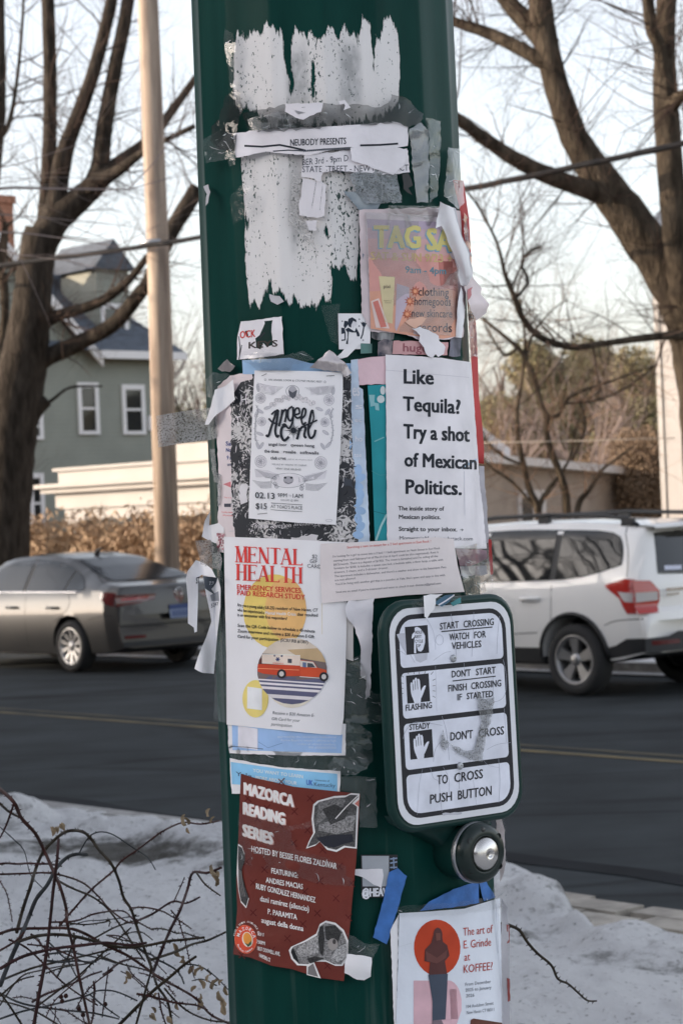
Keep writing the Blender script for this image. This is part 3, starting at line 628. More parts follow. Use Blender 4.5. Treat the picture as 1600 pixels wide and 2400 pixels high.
bush('evergreen_tree', 470, 72, 160, 790, oliveM, 14400, 0.096, 11, 'olive evergreen between the utility pole and the green pole', 'tree', low=.5)
bush('evergreen_tree', 560, 78, 170, 770, everM, 9600, 0.102, 12, 'dark evergreen mostly hidden by the left side of the green pole', 'tree', low=.5)
# clipped hedge gone brown, in front of the porch building
hd = MB(); r_ = random.Random(77); hA = P(60, 1200, 37.5); hB = P(560, 1200, 33.0)
for k in range(26000):
    u = r_.random(); q = hA.lerp(hB, u); q = q + nS * r_.uniform(-.45, .45)
    top = 1.72 + .14 * math.sin(u * 23) + .10 * math.sin(u * 61 + 1); z = top * (r_.random() ** .6) + (r_.random() ** 6) * .35
    s = .036 * r_.uniform(.5, 1.4); t1 = Vector((r_.gauss(0, 1), r_.gauss(0, 1), r_.gauss(0, 1.6))).normalized(); t2 = t1.cross(Vector((r_.gauss(0, 1), r_.gauss(0, 1), r_.gauss(0, 1)))).normalized()
    p = Vector((q.x, q.y, z)); hd.add([p - t1 * s * 1.6, p - t2 * s * .5, p + t1 * s * 1.6, p + t2 * s * .5], [(0, 1, 2, 3)])
tag(hd.build('hedge', hedgeM), 'long brown winter hedge in sun behind the grey sedan', 'hedge')
# ------------------------------------------------------------------ cars
def car_paint(name, col, metal=0.0, rough=.35, coat=.9):
    return mat(name, col, rough, metal, coat=coat)
tyreM = mat('tyre_rubber', (0.022, 0.022, 0.023), 0.85)
rimM = mat('alloy_rim', (0.34, 0.34, 0.345), 0.38, metal=0.8)
blackM = mat('black_plastic', (0.022, 0.023, 0.025), 0.6)
wellM = mat('wheel_well', (0.008, 0.008, 0.009), 0.9)
carglass = mat('car_glass', (0.010, 0.013, 0.015), 0.03, spec=0.5)
redlens = mat('red_lens', (0.42, 0.022, 0.015), 0.15, coat=.8)
darkred = mat('dark_red_lens', (0.10, 0.010, 0.010), 0.15, coat=.8)
clearlens = mat('clear_lens', (0.55, 0.53, 0.52), 0.15, coat=.8)
chrome = mat('chrome', (0.7, 0.7, 0.72), 0.15, metal=1.0)
class Car:
    """x forward from the rear axle, y to the car's left, z up"""
    def __init__(s, spec): s.k = spec
    def it(s, key, x):
        xs, ys = zip(*s.k[key]); return float(np.interp(x, xs, ys))
    def sec(s, x):
        zb = s.it('zb', x); zr = s.it('zr', x); W = s.it('W', x); belt = s.it('belt', x)
        zs = min(belt, zr - .03); g = zr - zs; hh_ = zs - zb; gh = min(1, g / .25); Wr = s.it('Wr', x) * gh + .90 * W * (1 - gh)
        return [(0, zb), (.80 * W, zb), (.93 * W, zb + .02), (.972 * W, zb + .22 * hh_), (.992 * W, zb + .42 * hh_), (1.0 * W, zb + .62 * hh_), (.985 * W, zb + .86 * hh_), (.955 * W, zs),
                ((.955 * W) * .62 + Wr * .38, zs + .40 * g), ((.955 * W) * .2 + Wr * .8, zs + .80 * g), (Wr * .975, zs + .90 * g), (Wr * .93, zs + .955 * g), (Wr * .80, zs + .985 * g), (Wr * .45, zr), (0, zr + .004)]
    def bend(s, x, y, z):
        e = np.clip((-x + s.k['xr'] + .9) / .9, 0, 1); f = np.clip((x - s.k['xf'] + 1.0) / 1.0, 0, 1)
        return x + .17 * e * e * abs(y / .9) ** 2.6 - .30 * f * f * abs(y / .9) ** 2.4
    def pt(s, x, y, z): return (s.bend(x, y, z), y, z)
    def side_y(s, x, z):
        q = s.sec(x); zz = [p[1] for p in q[2:]]; yy = [p[0] for p in q[2:]]
        return float(np.interp(z, zz, yy))
    def top_z(s, x, y):
        q = s.sec(x)[7:]; yy = [p[0] for p in q][::-1]; zz = [p[1] for p in q][::-1]
        return float(np.interp(abs(y), yy, zz))
    def rear_x(s, z):
        """x of the tail at height z on the centre line"""
        for x in np.arange(s.k['xr'], s.k['xr'] + 1.6, .01):
            if s.it('zr', x) >= z: return float(x)
        return s.k['xr'] + 1.6
    def body(s):
        xs = sorted(set(list(np.arange(s.k['xr'], s.k['xf'] + .001, .06)) + list(np.arange(s.k['xr'], s.k['xr'] + .5, .015)) + [p[0] for p in s.k['zr']] + [s.k['xf']]))
        xs = [x for x in xs if s.k['xr'] <= x <= s.k['xf']]
        mb = MB(); vs = []; m_ = 0
        for x in xs:
            q = s.sec(x); ring = [s.pt(x, y, z) for y, z in q] + [s.pt(x, -y, z) for y, z in q[-2:0:-1]]; m_ = len(ring); vs += ring
        fs = [(i*m_+k, i*m_+(k+1) % m_, (i+1)*m_+(k+1) % m_, (i+1)*m_+k) for i in range(len(xs)-1) for k in range(m_)]
        fs.append(tuple(range(m_ - 1, -1, -1))); j = (len(xs)-1) * m_; fs.append(tuple(range(j, j + m_)))
        mb.add(vs, fs, 0, True); return mb.mesh('body')
def cut_wells(me, axles, rad, W):
    o = bpy.data.objects.new('tmp', me); C.objects.link(o)
    kill = [o]
    for x, z in axles:
        for sgn in (1, -1):
            mb = MB(); mb.lathe([(0, 0), (rad, 0), (rad, .5), (0, .5)], (x, sgn * (W - .30), z), (0, sgn, 0), 36, smooth=False)
            c = link('cut', mb.mesh('cut'), wellM); kill.append(c)
            bm = bmesh.new(); bm.from_mesh(c.data); bmesh.ops.remove_doubles(bm, verts=bm.verts, dist=1e-4); bmesh.ops.recalc_face_normals(bm, faces=bm.faces); bm.to_mesh(c.data); bm.free()
            md = o.modifiers.new('b', 'BOOLEAN'); md.operation = 'DIFFERENCE'; md.object = c; md.solver = 'EXACT'
    bm = bmesh.new(); bm.from_mesh(me); bmesh.ops.recalc_face_normals(bm, faces=bm.faces); bm.to_mesh(me); bm.free()
    dg = bpy.context.evaluated_depsgraph_get(); out = bpy.data.meshes.new_from_object(o.evaluated_get(dg))
    for k in kill: bpy.data.objects.remove(k)
    return out
def side_patch(car, poly, off=.004, sgn=1, thick=0.0, ang=None):
    """a side-view outline (x,z) laid on the flank"""
    bm = bmesh.new(); vs = [bm.verts.new((x, z, 0)) for x, z in poly]; f = bm.faces.new(vs)
    xs = [p[0] for p in poly]; zs = [p[1] for p in poly]
    for co_, no_ in [((v, 0, 0), (1, 0, 0)) for v in np.arange(min(xs) + .08, max(xs), .08)] + [((0, v, 0), (0, 1, 0)) for v in np.arange(min(zs) + .05, max(zs), .05)]:
        bmesh.ops.bisect_plane(bm, geom=bm.verts[:] + bm.edges[:] + bm.faces[:], plane_co=co_, plane_no=no_)
    for v in bm.verts:
        x, z = v.co.x, v.co.y; y = car.side_y(x, z) + off; v.co = Vector(car.pt(x, y, z)); v.co.y *= sgn
    for f in bm.faces: f.smooth = True
    me = bpy.data.meshes.new('patch'); bm.to_mesh(me); bm.free(); return me
def rear_patch(car, poly, off=.006):
    """a rear-view outline (y,z) laid on the tail"""
    bm = bmesh.new(); vs = [bm.verts.new((y, z, 0)) for y, z in poly]; bm.faces.new(vs)
    ys = [p[0] for p in poly]; zs = [p[1] for p in poly]
    for co_, no_ in [((v, 0, 0), (1, 0, 0)) for v in np.arange(min(ys) + .06, max(ys), .06)] + [((0, v, 0), (0, 1, 0)) for v in np.arange(min(zs) + .03, max(zs), .03)]:
        bmesh.ops.bisect_plane(bm, geom=bm.verts[:] + bm.edges[:] + bm.faces[:], plane_co=co_, plane_no=no_)
    for v in bm.verts:
        y, z = v.co.x, v.co.y; x = car.rear_x(z + .0); x2 = x
        # stay outside the rounded shoulder
        for x2 in np.arange(x, x + .6, .015):
            if car.side_y(x2, z) >= abs(y) - .002 or True: break
        v.co = Vector(car.pt(x2 - off, y, z))
    for f in bm.faces: f.smooth = True
    me = bpy.data.meshes.new('patch'); bm.to_mesh(me); bm.free(); return me
def glass_patch(car, poly, off=.006):
    """outline (x,y) seen from above laid on the sloping glass"""
    bm = bmesh.new(); vs = [bm.verts.new((x, y, 0)) for x, y in poly]; bm.faces.new(vs)
    xs = [p[0] for p in poly]; ys = [p[1] for p in poly]
    for co_, no_ in [((v, 0, 0), (1, 0, 0)) for v in np.arange(min(xs) + .03, max(xs), .03)] + [((0, v, 0), (0, 1, 0)) for v in np.arange(min(ys) + .08, max(ys), .08)]:
        bmesh.ops.bisect_plane(bm, geom=bm.verts[:] + bm.edges[:] + bm.faces[:], plane_co=co_, plane_no=no_)
    for v in bm.verts:
        x, y = v.co.x, v.co.y; v.co = Vector(car.pt(x - off * .5, y, car.top_z(x, y) + off))
    for f in bm.faces: f.smooth = True
    me = bpy.data.meshes.new('patch'); bm.to_mesh(me); bm.free(); return me
def rnd(poly, n=4): return [tuple(p) for p in smooth_poly(list(poly) + [poly[0]], n)][:-1]
def wheel(parent, x, y, rad, rr, spokes, sgn, style):
    e = empty('wheel'); e.parent = parent; e.location = (x, y, rad)
    mb = MB(); mb.lathe([(rr, -.10), (rad - .03, -.11), (rad, -.08), (rad, .06), (rad - .02, .095), (rr + .045, .105), (rr + .008, .098), (rr - .01, .06), (rr - .02, -.05)], (0, 0, 0), (0, sgn, 0), 40); mb.build('tyre', tyreM, e)
    mb = MB(); mb.lathe([(rr + .008, .092), (rr - .014, .100), (rr - .026, .088), (rr - .04, .0), (rr - .04, -.06)], (0, 0, 0), (0, sgn, 0), 40)
    mb.lathe([(.0, .085), (.035, .083), (.062, .070), (.075, .03), (.075, -.03)], (0, 0, 0), (0, sgn, 0), 20)
    for k in range(spokes):
        a = 6.2832 * k / spokes + .3; u = Vector((math.cos(a), 0, math.sin(a))); v_ = Vector((-math.sin(a), 0, math.cos(a)))
        w0, w1 = style
        pr = [(.04, w0), (rr * .5, (w0 + w1) * .46), (rr - .02, w1)]
        vs = []
        for r0, wd in pr:
            for sg in (-1, 1): vs.append(u * r0 + v_ * wd * sg + Vector((0, sgn * (.062 + .026 * (r0 / rr)), 0)))
            for sg in (-1, 1): vs.append(u * r0 + v_ * wd * sg * 1.1 + Vector((0, sgn * (.015 + .02 * (r0 / rr)), 0)))
        fs = []
        for i in range(2):
            j = i * 4; fs += [(j, j + 1, j + 5, j + 4), (j + 1, j + 3, j + 7, j + 5), (j + 2, j, j + 4, j + 6)]
        mb.add(vs, fs, 0)
    mb.build('rim', rimM, e)
    mb = MB(); mb.lathe([(0, -.03), (rr - .03, -.03), (rr - .03, -.06)], (0, 0, 0), (0, sgn, 0), 30); mb.build('brake_disc', wellM, e)
    return e
def shade(me, ang=32):
    me.polygons.foreach_set('use_smooth', [True] * len(me.polygons)); me.set_sharp_from_angle(angle=R_(ang))
def add(name, me, M, parent): return link(name, me, M, parent)
def place(e, s_, c_):
    p = S(s_, c_, 0.004); e.location = p; e.rotation_euler = (0, 0, math.atan2(dS.y, dS.x))

# grey sedan
SED = Car(dict(xr=-1.08, xf=3.62,
    zb=[(-1.08, .30), (-.9, .24), (0, .20), (2.7, .20), (3.62, .22)],
    zr=[(-1.08, .70), (-1.065, .86), (-1.05, .96), (-1.03, 1.025), (-.98, 1.055), (-.75, 1.085), (-.58, 1.10), (-.40, 1.16), (0, 1.29), (.38, 1.40), (.75, 1.45), (1.15, 1.465), (1.6, 1.44), (1.85, 1.39), (2.3, 1.20), (2.62, 1.03), (3.0, .96), (3.4, .84), (3.58, .70), (3.62, .55)],
    W=[(-1.08, .83), (-.8, .90), (0, .915), (2.6, .915), (3.3, .87), (3.62, .72)],
    Wr=[(-1.1, .80), (-.6, .66), (-.2, .60), (.4, .59), (1.2, .60), (2.0, .62), (2.6, .72), (3.6, .6)],
    belt=[(-1.08, 1.0), (-.5, 1.01), (.4, .985), (2.6, .93), (3.6, .8)]))
paintG = car_paint('grey_metallic_paint', (0.048, 0.047, 0.047), metal=.4, rough=.36, coat=.5)
sed = empty('sedan'); tag(sed, 'grey four-door sedan parked at the far kerb in front of the brown hedge', 'car')
me = cut_wells(SED.body(), [(0, .335), (2.70, .335)], .375, .915); shade(me); me.materials.clear(); me.materials.append(paintG); me.materials.append(wellM)
for p in me.polygons:
    c = p.center
    p.material_index = 1 if any(math.hypot(c.x - ax, c.z - .335) < .372 and abs(c.y) > .5 and c.z < .72 for ax in (0, 2.70)) or c.z < .205 else 0
bpy.data.objects.new('body', me); bo = bpy.data.objects[-1] if False else None
b_ = bpy.data.objects.new('body', me); C.objects.link(b_); b_.parent = sed
DLO = rnd([(-.30, 1.02), (.0, 1.21), (.42, 1.345), (.9, 1.395), (1.35, 1.385), (1.7, 1.31), (2.15, 1.10), (2.30, .99), (1.4, .985), (.5, 1.0), (0, 1.01)], 3)
def clip_x(poly, x0, x1):
    bm = bmesh.new(); bm.faces.new([bm.verts.new((x, z, 0)) for x, z in poly])
    for c_, n_, in (((x0, 0, 0), (-1, 0, 0)), ((x1, 0, 0), (1, 0, 0))):
        bmesh.ops.bisect_plane(bm, geom=bm.verts[:] + bm.edges[:] + bm.faces[:], plane_co=c_, plane_no=n_, clear_outer=True)
    bm.faces.ensure_lookup_table(); out = [(v.co.x, v.co.y) for v in bm.faces[0].verts] if len(bm.faces) else []; bm.free(); return out
for sgn in (1, -1):
    add('window_surround', side_patch(SED, DLO, .003, sgn), blackM, sed)
    inner = [(p[0] * .985 + .012, p[1] * .985 + .016) for p in DLO]
    for a, b in ((-.24, .12), (.16, .98), (1.06, 1.98), (2.02, 2.3)):
        q = clip_x(inner, a, b)
        if len(q) > 2: add('window', side_patch(SED, q, .008, sgn), carglass, sed)
    mb = MB(); mb.tube([Vector(SED.pt(x, sgn * (SED.side_y(x, .992) + .006), .992)) for x in np.arange(-.25, 2.3, .15)], .010, 5); mb.build('belt_trim', chrome, sed)
    for x in (.22, 1.12):
        mb = MB(); pts = [Vector(SED.pt(x + t_, sgn * (SED.side_y(x + t_, .80) + o_), .80)) for t_, o_ in ((0, 0.0), (.03, .035), (.12, .042), (.20, .035), (.23, 0))]
        mb.tube(pts, [.012, .018, .018, .018, .012], 7); mb.build('door_handle', paintG, sed)
    for px_ in ([(.95, .985), (.955, .30)], [(.03, .985), (-.02, .85), (.12, .72), (.32, .62)], [(2.0, .96), (2.02, .30)], [(-.78, 1.0), (-.80, .72)], [(-.42, .66), (-.75, .70), (-.95, .70)]):
        mb = MB(); pl = smooth_poly(px_, 5); mb.tube([Vector(SED.pt(x, sgn * (SED.side_y(x, z) - .001), z)) for x, z in pl], .005, 4); mb.build('panel_gap', wellM, sed)
    mb = MB(); mb.box((2.0, sgn * .93 - .10, .98), (2.14, sgn * .93 + .10, 1.10)); mb.build('wing_mirror', paintG, sed)
    # lamps: flank and tail piece in one mesh
    fl = side_patch(SED, rnd([(-1.06, .97), (-.80, .99), (-.66, .965), (-.80, .86), (-.95, .82), (-1.07, .82)], 3), .006, sgn)
    rl = rear_patch(SED, [(sgn * .86, .95), (sgn * .6, .955), (sgn * .34, .945), (sgn * .37, .88), (sgn * .60, .84), (sgn * .86, .81)], .008)
    bm = bmesh.new(); bm.from_mesh(fl); bm.from_mesh(rl); m2 = bpy.data.meshes.new('tail_light'); bm.to_mesh(m2); bm.free(); add('tail_light', m2, darkred, sed)
    add('light_strip', rear_patch(SED, [(sgn * .80, .905), (sgn * .45, .918), (sgn * .45, .900), (sgn * .80, .885)], .012), redlens, sed)
    add('reflector', rear_patch(SED, [(sgn * .78, .455), (sgn * .52, .455), (sgn * .52, .42), (sgn * .78, .42)], .010), darkred, sed)
add('rear_window', glass_patch(SED, [(-.52, .60), (-.30, .62), (.30, .50), (.36, 0), (.30, -.50), (-.30, -.62), (-.52, -.60), (-.56, 0)]), mat('rear_glass', (.012, .015, .019), .16, spec=.22), sed)
add('windscreen', glass_patch(SED, [(2.50, .66), (1.92, .54), (1.88, 0), (1.92, -.54), (2.50, -.66), (2.56, 0)]), carglass, sed)
add('bumper', rear_patch(SED, [(-.80, .38), (.80, .38), (.80, .32), (-.80, .32)], .008), blackM, sed)
add('bumper_line', rear_patch(SED, [(-.84, .585), (.84, .585), (.84, .570), (-.84, .570)], .006), wellM, sed)
plateM = mat('plate', (0.16, 0.21, 0.34), 0.4); plate2 = mat('plate_blue', (0.02, 0.05, 0.18), 0.4)
pl_ = add('number_plate', rear_patch(SED, [(-.17, .80), (.17, .80), (.17, .63), (-.17, .63)], .014), plateM, sed)
add('plate_band', rear_patch(SED, [(-.17, .80), (.17, .80), (.17, .745), (-.17, .745)], .017), plate2, pl_)
for k in range(6):
    y = -.12 + k * .045; add('plate_figure', rear_patch(SED, [(y, .725), (y + .028, .725), (y + .028, .66), (y, .66)], .018), plate2, pl_)
# round badge with a letter mark
mb = MB(); zc = .945; xc = SED.rear_x(zc) - .012
ring = [(xc, .055 * math.cos(a), zc + .055 * math.sin(a)) for a in np.linspace(0, 6.283, 25)]; mb.tube(ring, .006, 5, cap=False)
for seg in ([(-.026, .04), (-.010, .004), (0, .022), (.010, .004), (.026, .04)], [(-.046, .016), (-.018, -.04), (0, -.006), (.018, -.04), (.046, .016)]):
    mb.tube([(xc - .002, y, zc + z) for y, z in seg], .0045, 4)
mb.build('badge', chrome, sed)
mb = MB(); mb.tube([(.62, 0, 1.44), (.55, 0, 1.50), (.47, 0, 1.515)], [.035, .022, .006], 6); mb.build('antenna', blackM, sed)
for x in (0, 2.70):
    for sgn in (1, -1): wheel(sed, x, sgn * .815, .322, .225, 10, sgn, (.016, .026))
place(sed, 21.8, 16.25)

# white estate-type car
SUV = Car(dict(xr=-1.00, xf=3.58,
    zb=[(-1.0, .42), (-.6, .34), (0, .28), (2.6, .28), (3.58, .30)],
    zr=[(-1.0, .72), (-.985, .80), (-.93, .84), (-.925, .95), (-.915, 1.06), (-.90, 1.12), (-.84, 1.32), (-.78, 1.50), (-.74, 1.575), (-.70, 1.60), (-.5, 1.635), (.2, 1.675), (1.0, 1.68), (1.6, 1.655), (1.95, 1.58), (2.5, 1.28), (2.72, 1.13), (3.0, 1.08), (3.4, 1.0), (3.54, .86), (3.58, .7)],
    W=[(-1.0, .83), (-.75, .885), (0, .90), (2.6, .90), (3.3, .86), (3.58, .74)],
    Wr=[(-1.0, .76), (-.8, .64), (0, .66), (1.5, .67), (2.6, .74), (3.6, .7)],
    belt=[(-1.0, 1.16), (-.3, 1.13), (.4, 1.07), (2.6, 1.03), (3.6, .95)]))
paintW = car_paint('white_paint', (0.80, 0.785, 0.765), rough=.3)
suv = empty('estate_car'); tag(suv, 'white sport utility car with black roof rails parked behind the crossing sign', 'car')
me = cut_wells(SUV.body(), [(0, .355), (2.64, .355)], .415, .90); shade(me); me.materials.clear()
for M in (paintW, wellM, blackM): me.materials.append(M)
for p in me.polygons:
    c = p.center; w_ = any(math.hypot(c.x - ax, c.z - .355) < .412 and abs(c.y) > .45 and c.z < .80 for ax in (0, 2.64))
    p.material_index = 1 if w_ or c.z < .30 else (2 if (c.z < .40) else 0)
b_ = bpy.data.objects.new('body', me); C.objects.link(b_); b_.parent = suv
DLO = rnd([(-.62, 1.24), (-.58, 1.40), (-.40, 1.545), (.3, 1.585), (1.1, 1.59), (1.65, 1.53), (2.1, 1.30), (2.36, 1.10), (1.4, 1.085), (.45, 1.10), (-.1, 1.13)], 3)
for sgn in (1, -1):
    add('window_surround', side_patch(SUV, DLO, .003, sgn), blackM, suv)
    inner = [(p[0] * .985 + .012, p[1] * .98 + .027) for p in DLO]
    for a, b in ((-.60, .22), (.30, 1.18), (1.27, 2.05), (2.09, 2.36)):
        q = clip_x(inner, a, b)
        if len(q) > 2: add('window', side_patch(SUV, q, .008, sgn), carglass, suv)
    for x in (.40, 1.40):
        mb = MB(); pts = [Vector(SUV.pt(x + t_, sgn * (SUV.side_y(x + t_, .93) + o_), .93)) for t_, o_ in ((0, 0.0), (.03, .035), (.13, .042), (.22, .035), (.25, 0))]
        mb.tube(pts, [.014, .020, .020, .020, .014], 7); mb.build('door_handle', paintW, suv)
    for px_ in ([(.26, 1.06), (.26, .72), (.36, .60)], [(1.22, 1.06), (1.20, .40)], [(2.1, 1.03), (2.12, .40)], [(-.50, 1.62), (-.66, 1.35), (-.74, 1.13)], [(-.42, .68), (-.6, .725), (-.95, .74)], [(.45, .60), (1.2, .57), (1.9, .58)]):
        mb = MB(); pl = smooth_poly(px_, 5); mb.tube([Vector(SUV.pt(x, sgn * (SUV.side_y(x, z) - .001), z)) for x, z in pl], .005, 4); mb.build('panel_gap', wellM, suv)
    # black arch lip and sill cladding
    for ax in (0, 2.64):
        mb = MB(); mb.tube([Vector(SUV.pt(ax + .43 * math.cos(a), sgn * (SUV.side_y(ax + .43 * math.cos(a), .355 + .43 * math.sin(a)) + .004), .355 + .43 * math.sin(a))) for a in np.linspace(.05, 3.09, 22)], .020, 6); mb.build('wheel_arch_trim', blackM, suv)
    add('sill_cladding', side_patch(SUV, [(.44, .45), (2.2, .45), (2.2, .31), (.44, .31)], .010, sgn), blackM, suv)
    fl = side_patch(SUV, [(-.92, 1.10), (-.72, 1.115), (-.44, 1.06), (-.46, 1.035), (-.66, .93), (-.77, .79), (-.93, .79)], .010, sgn)
    rl = rear_patch(SUV, [(sgn * .90, 1.10), (sgn * .72, 1.09), (sgn * .64, 1.00), (sgn * .64, .90), (sgn * .70, .79), (sgn * .90, .79)], .012)
    bm = bmesh.new(); bm.from_mesh(fl); bm.from_mesh(rl); m2 = bpy.data.meshes.new('tail_light'); bm.to_mesh(m2); bm.free(); tl = add('tail_light', m2, redlens, suv)
    fl = side_patch(SUV, [(-.93, .975), (-.64, .995), (-.71, .925), (-.75, .90), (-.93, .89)], .014, sgn)
    rl = rear_patch(SUV, [(sgn * .89, .985), (sgn * .66, .985), (sgn * .66, .905), (sgn * .89, .895)], .016)
    bm = bmesh.new(); bm.from_mesh(fl); bm.from_mesh(rl); m2 = bpy.data.meshes.new('reverse_lens'); bm.to_mesh(m2); bm.free(); add('reverse_lens', m2, clearlens, tl)
    add('reflector', rear_patch(SUV, [(sgn * .80, .535), (sgn * .50, .535), (sgn * .50, .495), (sgn * .80, .495)], .016), darkred, suv)
    rail = [(-.62, .0), (-.50, .045), (-.2, .06), (.5, .065), (1.2, .06), (1.55, .045), (1.72, 0)]
    mb = MB(); mb.tube([Vector((x, sgn * .60, SUV.top_z(x, .60) + z + .012)) for x, z in rail], .021, 7)
    for x in (-.5, .55, 1.5): mb.box((x - .07, sgn * .60 - .022, SUV.top_z(x, .6) - .01), (x + .07, sgn * .60 + .022, SUV.top_z(x, .6) + .06))
    mb.build('roof_rail', blackM, suv)
    mb = MB(); mb.box((2.05, sgn * .93 - .10, 1.08), (2.20, sgn * .93 + .10, 1.24)); mb.build('wing_mirror', paintW, suv)
add('rear_window', rear_patch(SUV, [(-.62, 1.15), (0, 1.12), (.62, 1.15), (.60, 1.25), (.53, 1.53), (0, 1.55), (-.53, 1.53), (-.60, 1.25)], .008), carglass, suv)
add('windscreen', glass_patch(SUV, [(2.58, .66), (2.02, .58), (1.98, 0), (2.02, -.58), (2.58, -.66), (2.66, 0)]), carglass, suv)
mb = MB(); vs = []
for x, z0, z1 in ((-.92, 1.575, 1.605), (-.72, 1.57, 1.625), (-.45, 1.60, 1.655)):
    for y in (-.60, -.3, 0, .3, .60): vs += [(x + .10 * (abs(y) / .6) ** 2, y, z0 - .01 * (abs(y) / .6) ** 2), (x + .10 * (abs(y) / .6) ** 2, y, z1 - .02 * (abs(y) / .6) ** 2)]
fs = []
for i in range(2):
    for j in range(4):
        a = i * 10 + j * 2; fs += [(a + 1, a + 11, a + 13, a + 3), (a, a + 2, a + 12, a + 10)]
for j in range(4): fs.append((j * 2, j * 2 + 1, j * 2 + 3, j * 2 + 2))
mb.add(vs, fs, 0, True); mb.build('spoiler', paintW, suv)
mb = MB(); mb.box((-.935, -.22, 1.578), (-.90, .22, 1.612)); mb.build('brake_light', redlens, suv)
add('rear_bumper', rear_patch(SUV, [(-.86, .56), (-.62, .57), (-.52, .61), (.52, .61), (.62, .57), (.86, .56), (.86, .43), (-.86, .43)], .012), blackM, suv)
add('bumper_side', side_patch(SUV, [(-.97, .56), (-.72, .555), (-.55, .49), (-.44, .47), (-.42, .36), (-.97, .44)], .008, 1), blackM, suv)
mb = MB(); mb.box((-.97, -.25, .86), (-.93, .25, .895)); mb.build('plate_garnish', chrome, suv)
stk = mat('sticker_white', (0.6, 0.62, 0.75), .5)
add('bumper_sticker', rear_patch(SUV, [(.30, 1.215), (.52, 1.22), (.53, 1.18), (.31, 1.175)], .012), stk, suv)
mb = MB()
for k in range(7): y = .60 - k * .042; mb.box((SUV.rear_x(1.0) - .012, y - .03, .985), (SUV.rear_x(1.0) - .004, y, 1.012))
for k in range(5): y = .60 - k * .038; mb.box((SUV.rear_x(.95) - .012, y - .026, .945), (SUV.rear_x(.95) - .004, y, .962))
mb.build('lettering', chrome, suv)
for x in (0, 2.64):
    for sgn in (1, -1): wheel(suv, x, sgn * .79, .345, .235, 5, sgn, (.030, .062))
place(suv, 13.5, 16.18)
# ------------------------------------------------------------------ the green signal pole
PCX, PCY = 0.0030, 3.37
def pole_R(z): return 0.2100 - 0.0048 * (z - 1.85)
NFL = 16
def flute(th): return -0.0052 * np.abs(np.sin(NFL * th / 2)) ** 1.1
def to_px(X, Y, Z):
    """world -> source pixels (arrays)"""
    dz = Z - H; x = (X * rX.x + dz * rX.z) / Y * F + 800; y = 1200 - (X * uX.x + dz * uX.z) / Y * F
    return x, y
def hit_pole(px, py, off):
    """arrays of pixels -> points on the cylinder off metres outside the pole"""
    px = np.asarray(px, float); py = np.asarray(py, float); off = np.asarray(off, float) + 0 * px
    dx = rX.x * (px - 800) / F - uX.x * (py - 1200) / F; dz = rX.z * (px - 800) / F - uX.z * (py - 1200) / F
    R = pole_R(1.85) + off
    for _ in range(3):
        a = dx * dx + 1; b = -2 * (dx * PCX + PCY); c = PCX ** 2 + PCY ** 2 - R * R
        disc = np.maximum(b * b - 4 * a * c, 0.0); t = (-b - np.sqrt(disc)) / (2 * a)
        R = pole_R(H + dz * t) + off
    return np.stack([dx * t, t, H + dz * t], -1)
def inside(poly, x, y):
    r = np.zeros(x.shape, bool); n = len(poly); j = n - 1
    for i in range(n):
        xi, yi = poly[i]; xj, yj = poly[j]
        c = ((yi > y) != (yj > y)) & (x < (xj - xi) * (y - yi) / (yj - yi + 1e-12) + xi); r ^= c; j = i
    return r
def crop(x0, y0, k):
    return lambda *p: [(x0 + p[i] / k, y0 + p[i + 1] / k) for i in range(0, len(p), 2)]
A = crop(400, 0, 1.96); B = crop(400, 400, 1.96); Cc = crop(360, 800, 3.136); Dd = crop(780, 800, 3.92); E = crop(420, 1220, 3.5636)
Fc = crop(720, 1200, 3.0154); G = crop(860, 1380, 3.92); Hh = crop(480, 1740, 3.5636); I = crop(820, 1860, 3.733); J = crop(440, 200, 3.92); K = crop(800, 400, 4.3556); L = crop(780, 1380, 4.2)
# paint residue: where the old white poster paper has stuck
UP = A(285,480, 290,160, 310,148, 360,162, 395,145, 440,125, 500,103, 515,130, 518,235, 535,262, 552,240, 562,150, 576,112, 602,130, 615,165, 642,160, 680,175, 690,222, 702,160, 735,113, 757,150, 766,195, 780,130, 800,113, 826,182, 845,112, 870,95, 905,92, 932,130, 945,178, 965,165, 972,110, 990,85, 1030,98, 1045,150, 1052,300, 1050,480, 900,560, 500,560)
LO = A(318,640, 320,720, 340,1000, 342,1176) + B(352,500, 358,620, 385,600, 400,622, 430,590, 442,520, 455,500, 470,560, 492,560, 500,525, 520,580, 548,600, 560,560, 590,612, 640,625, 690,600, 735,605, 738,500, 730,420, 740,400, 765,455, 800,450, 830,520, 862,525, 865,200, 850,40) + A(850,640)
GREY = [A(530,250, 620,200, 640,480, 540,480), A(775,200, 860,200, 880,480, 780,480), A(548,720, 600,720, 590,1100, 560,1176, 548,1000), A(860,700, 1000,760, 1050,900, 870,890)]
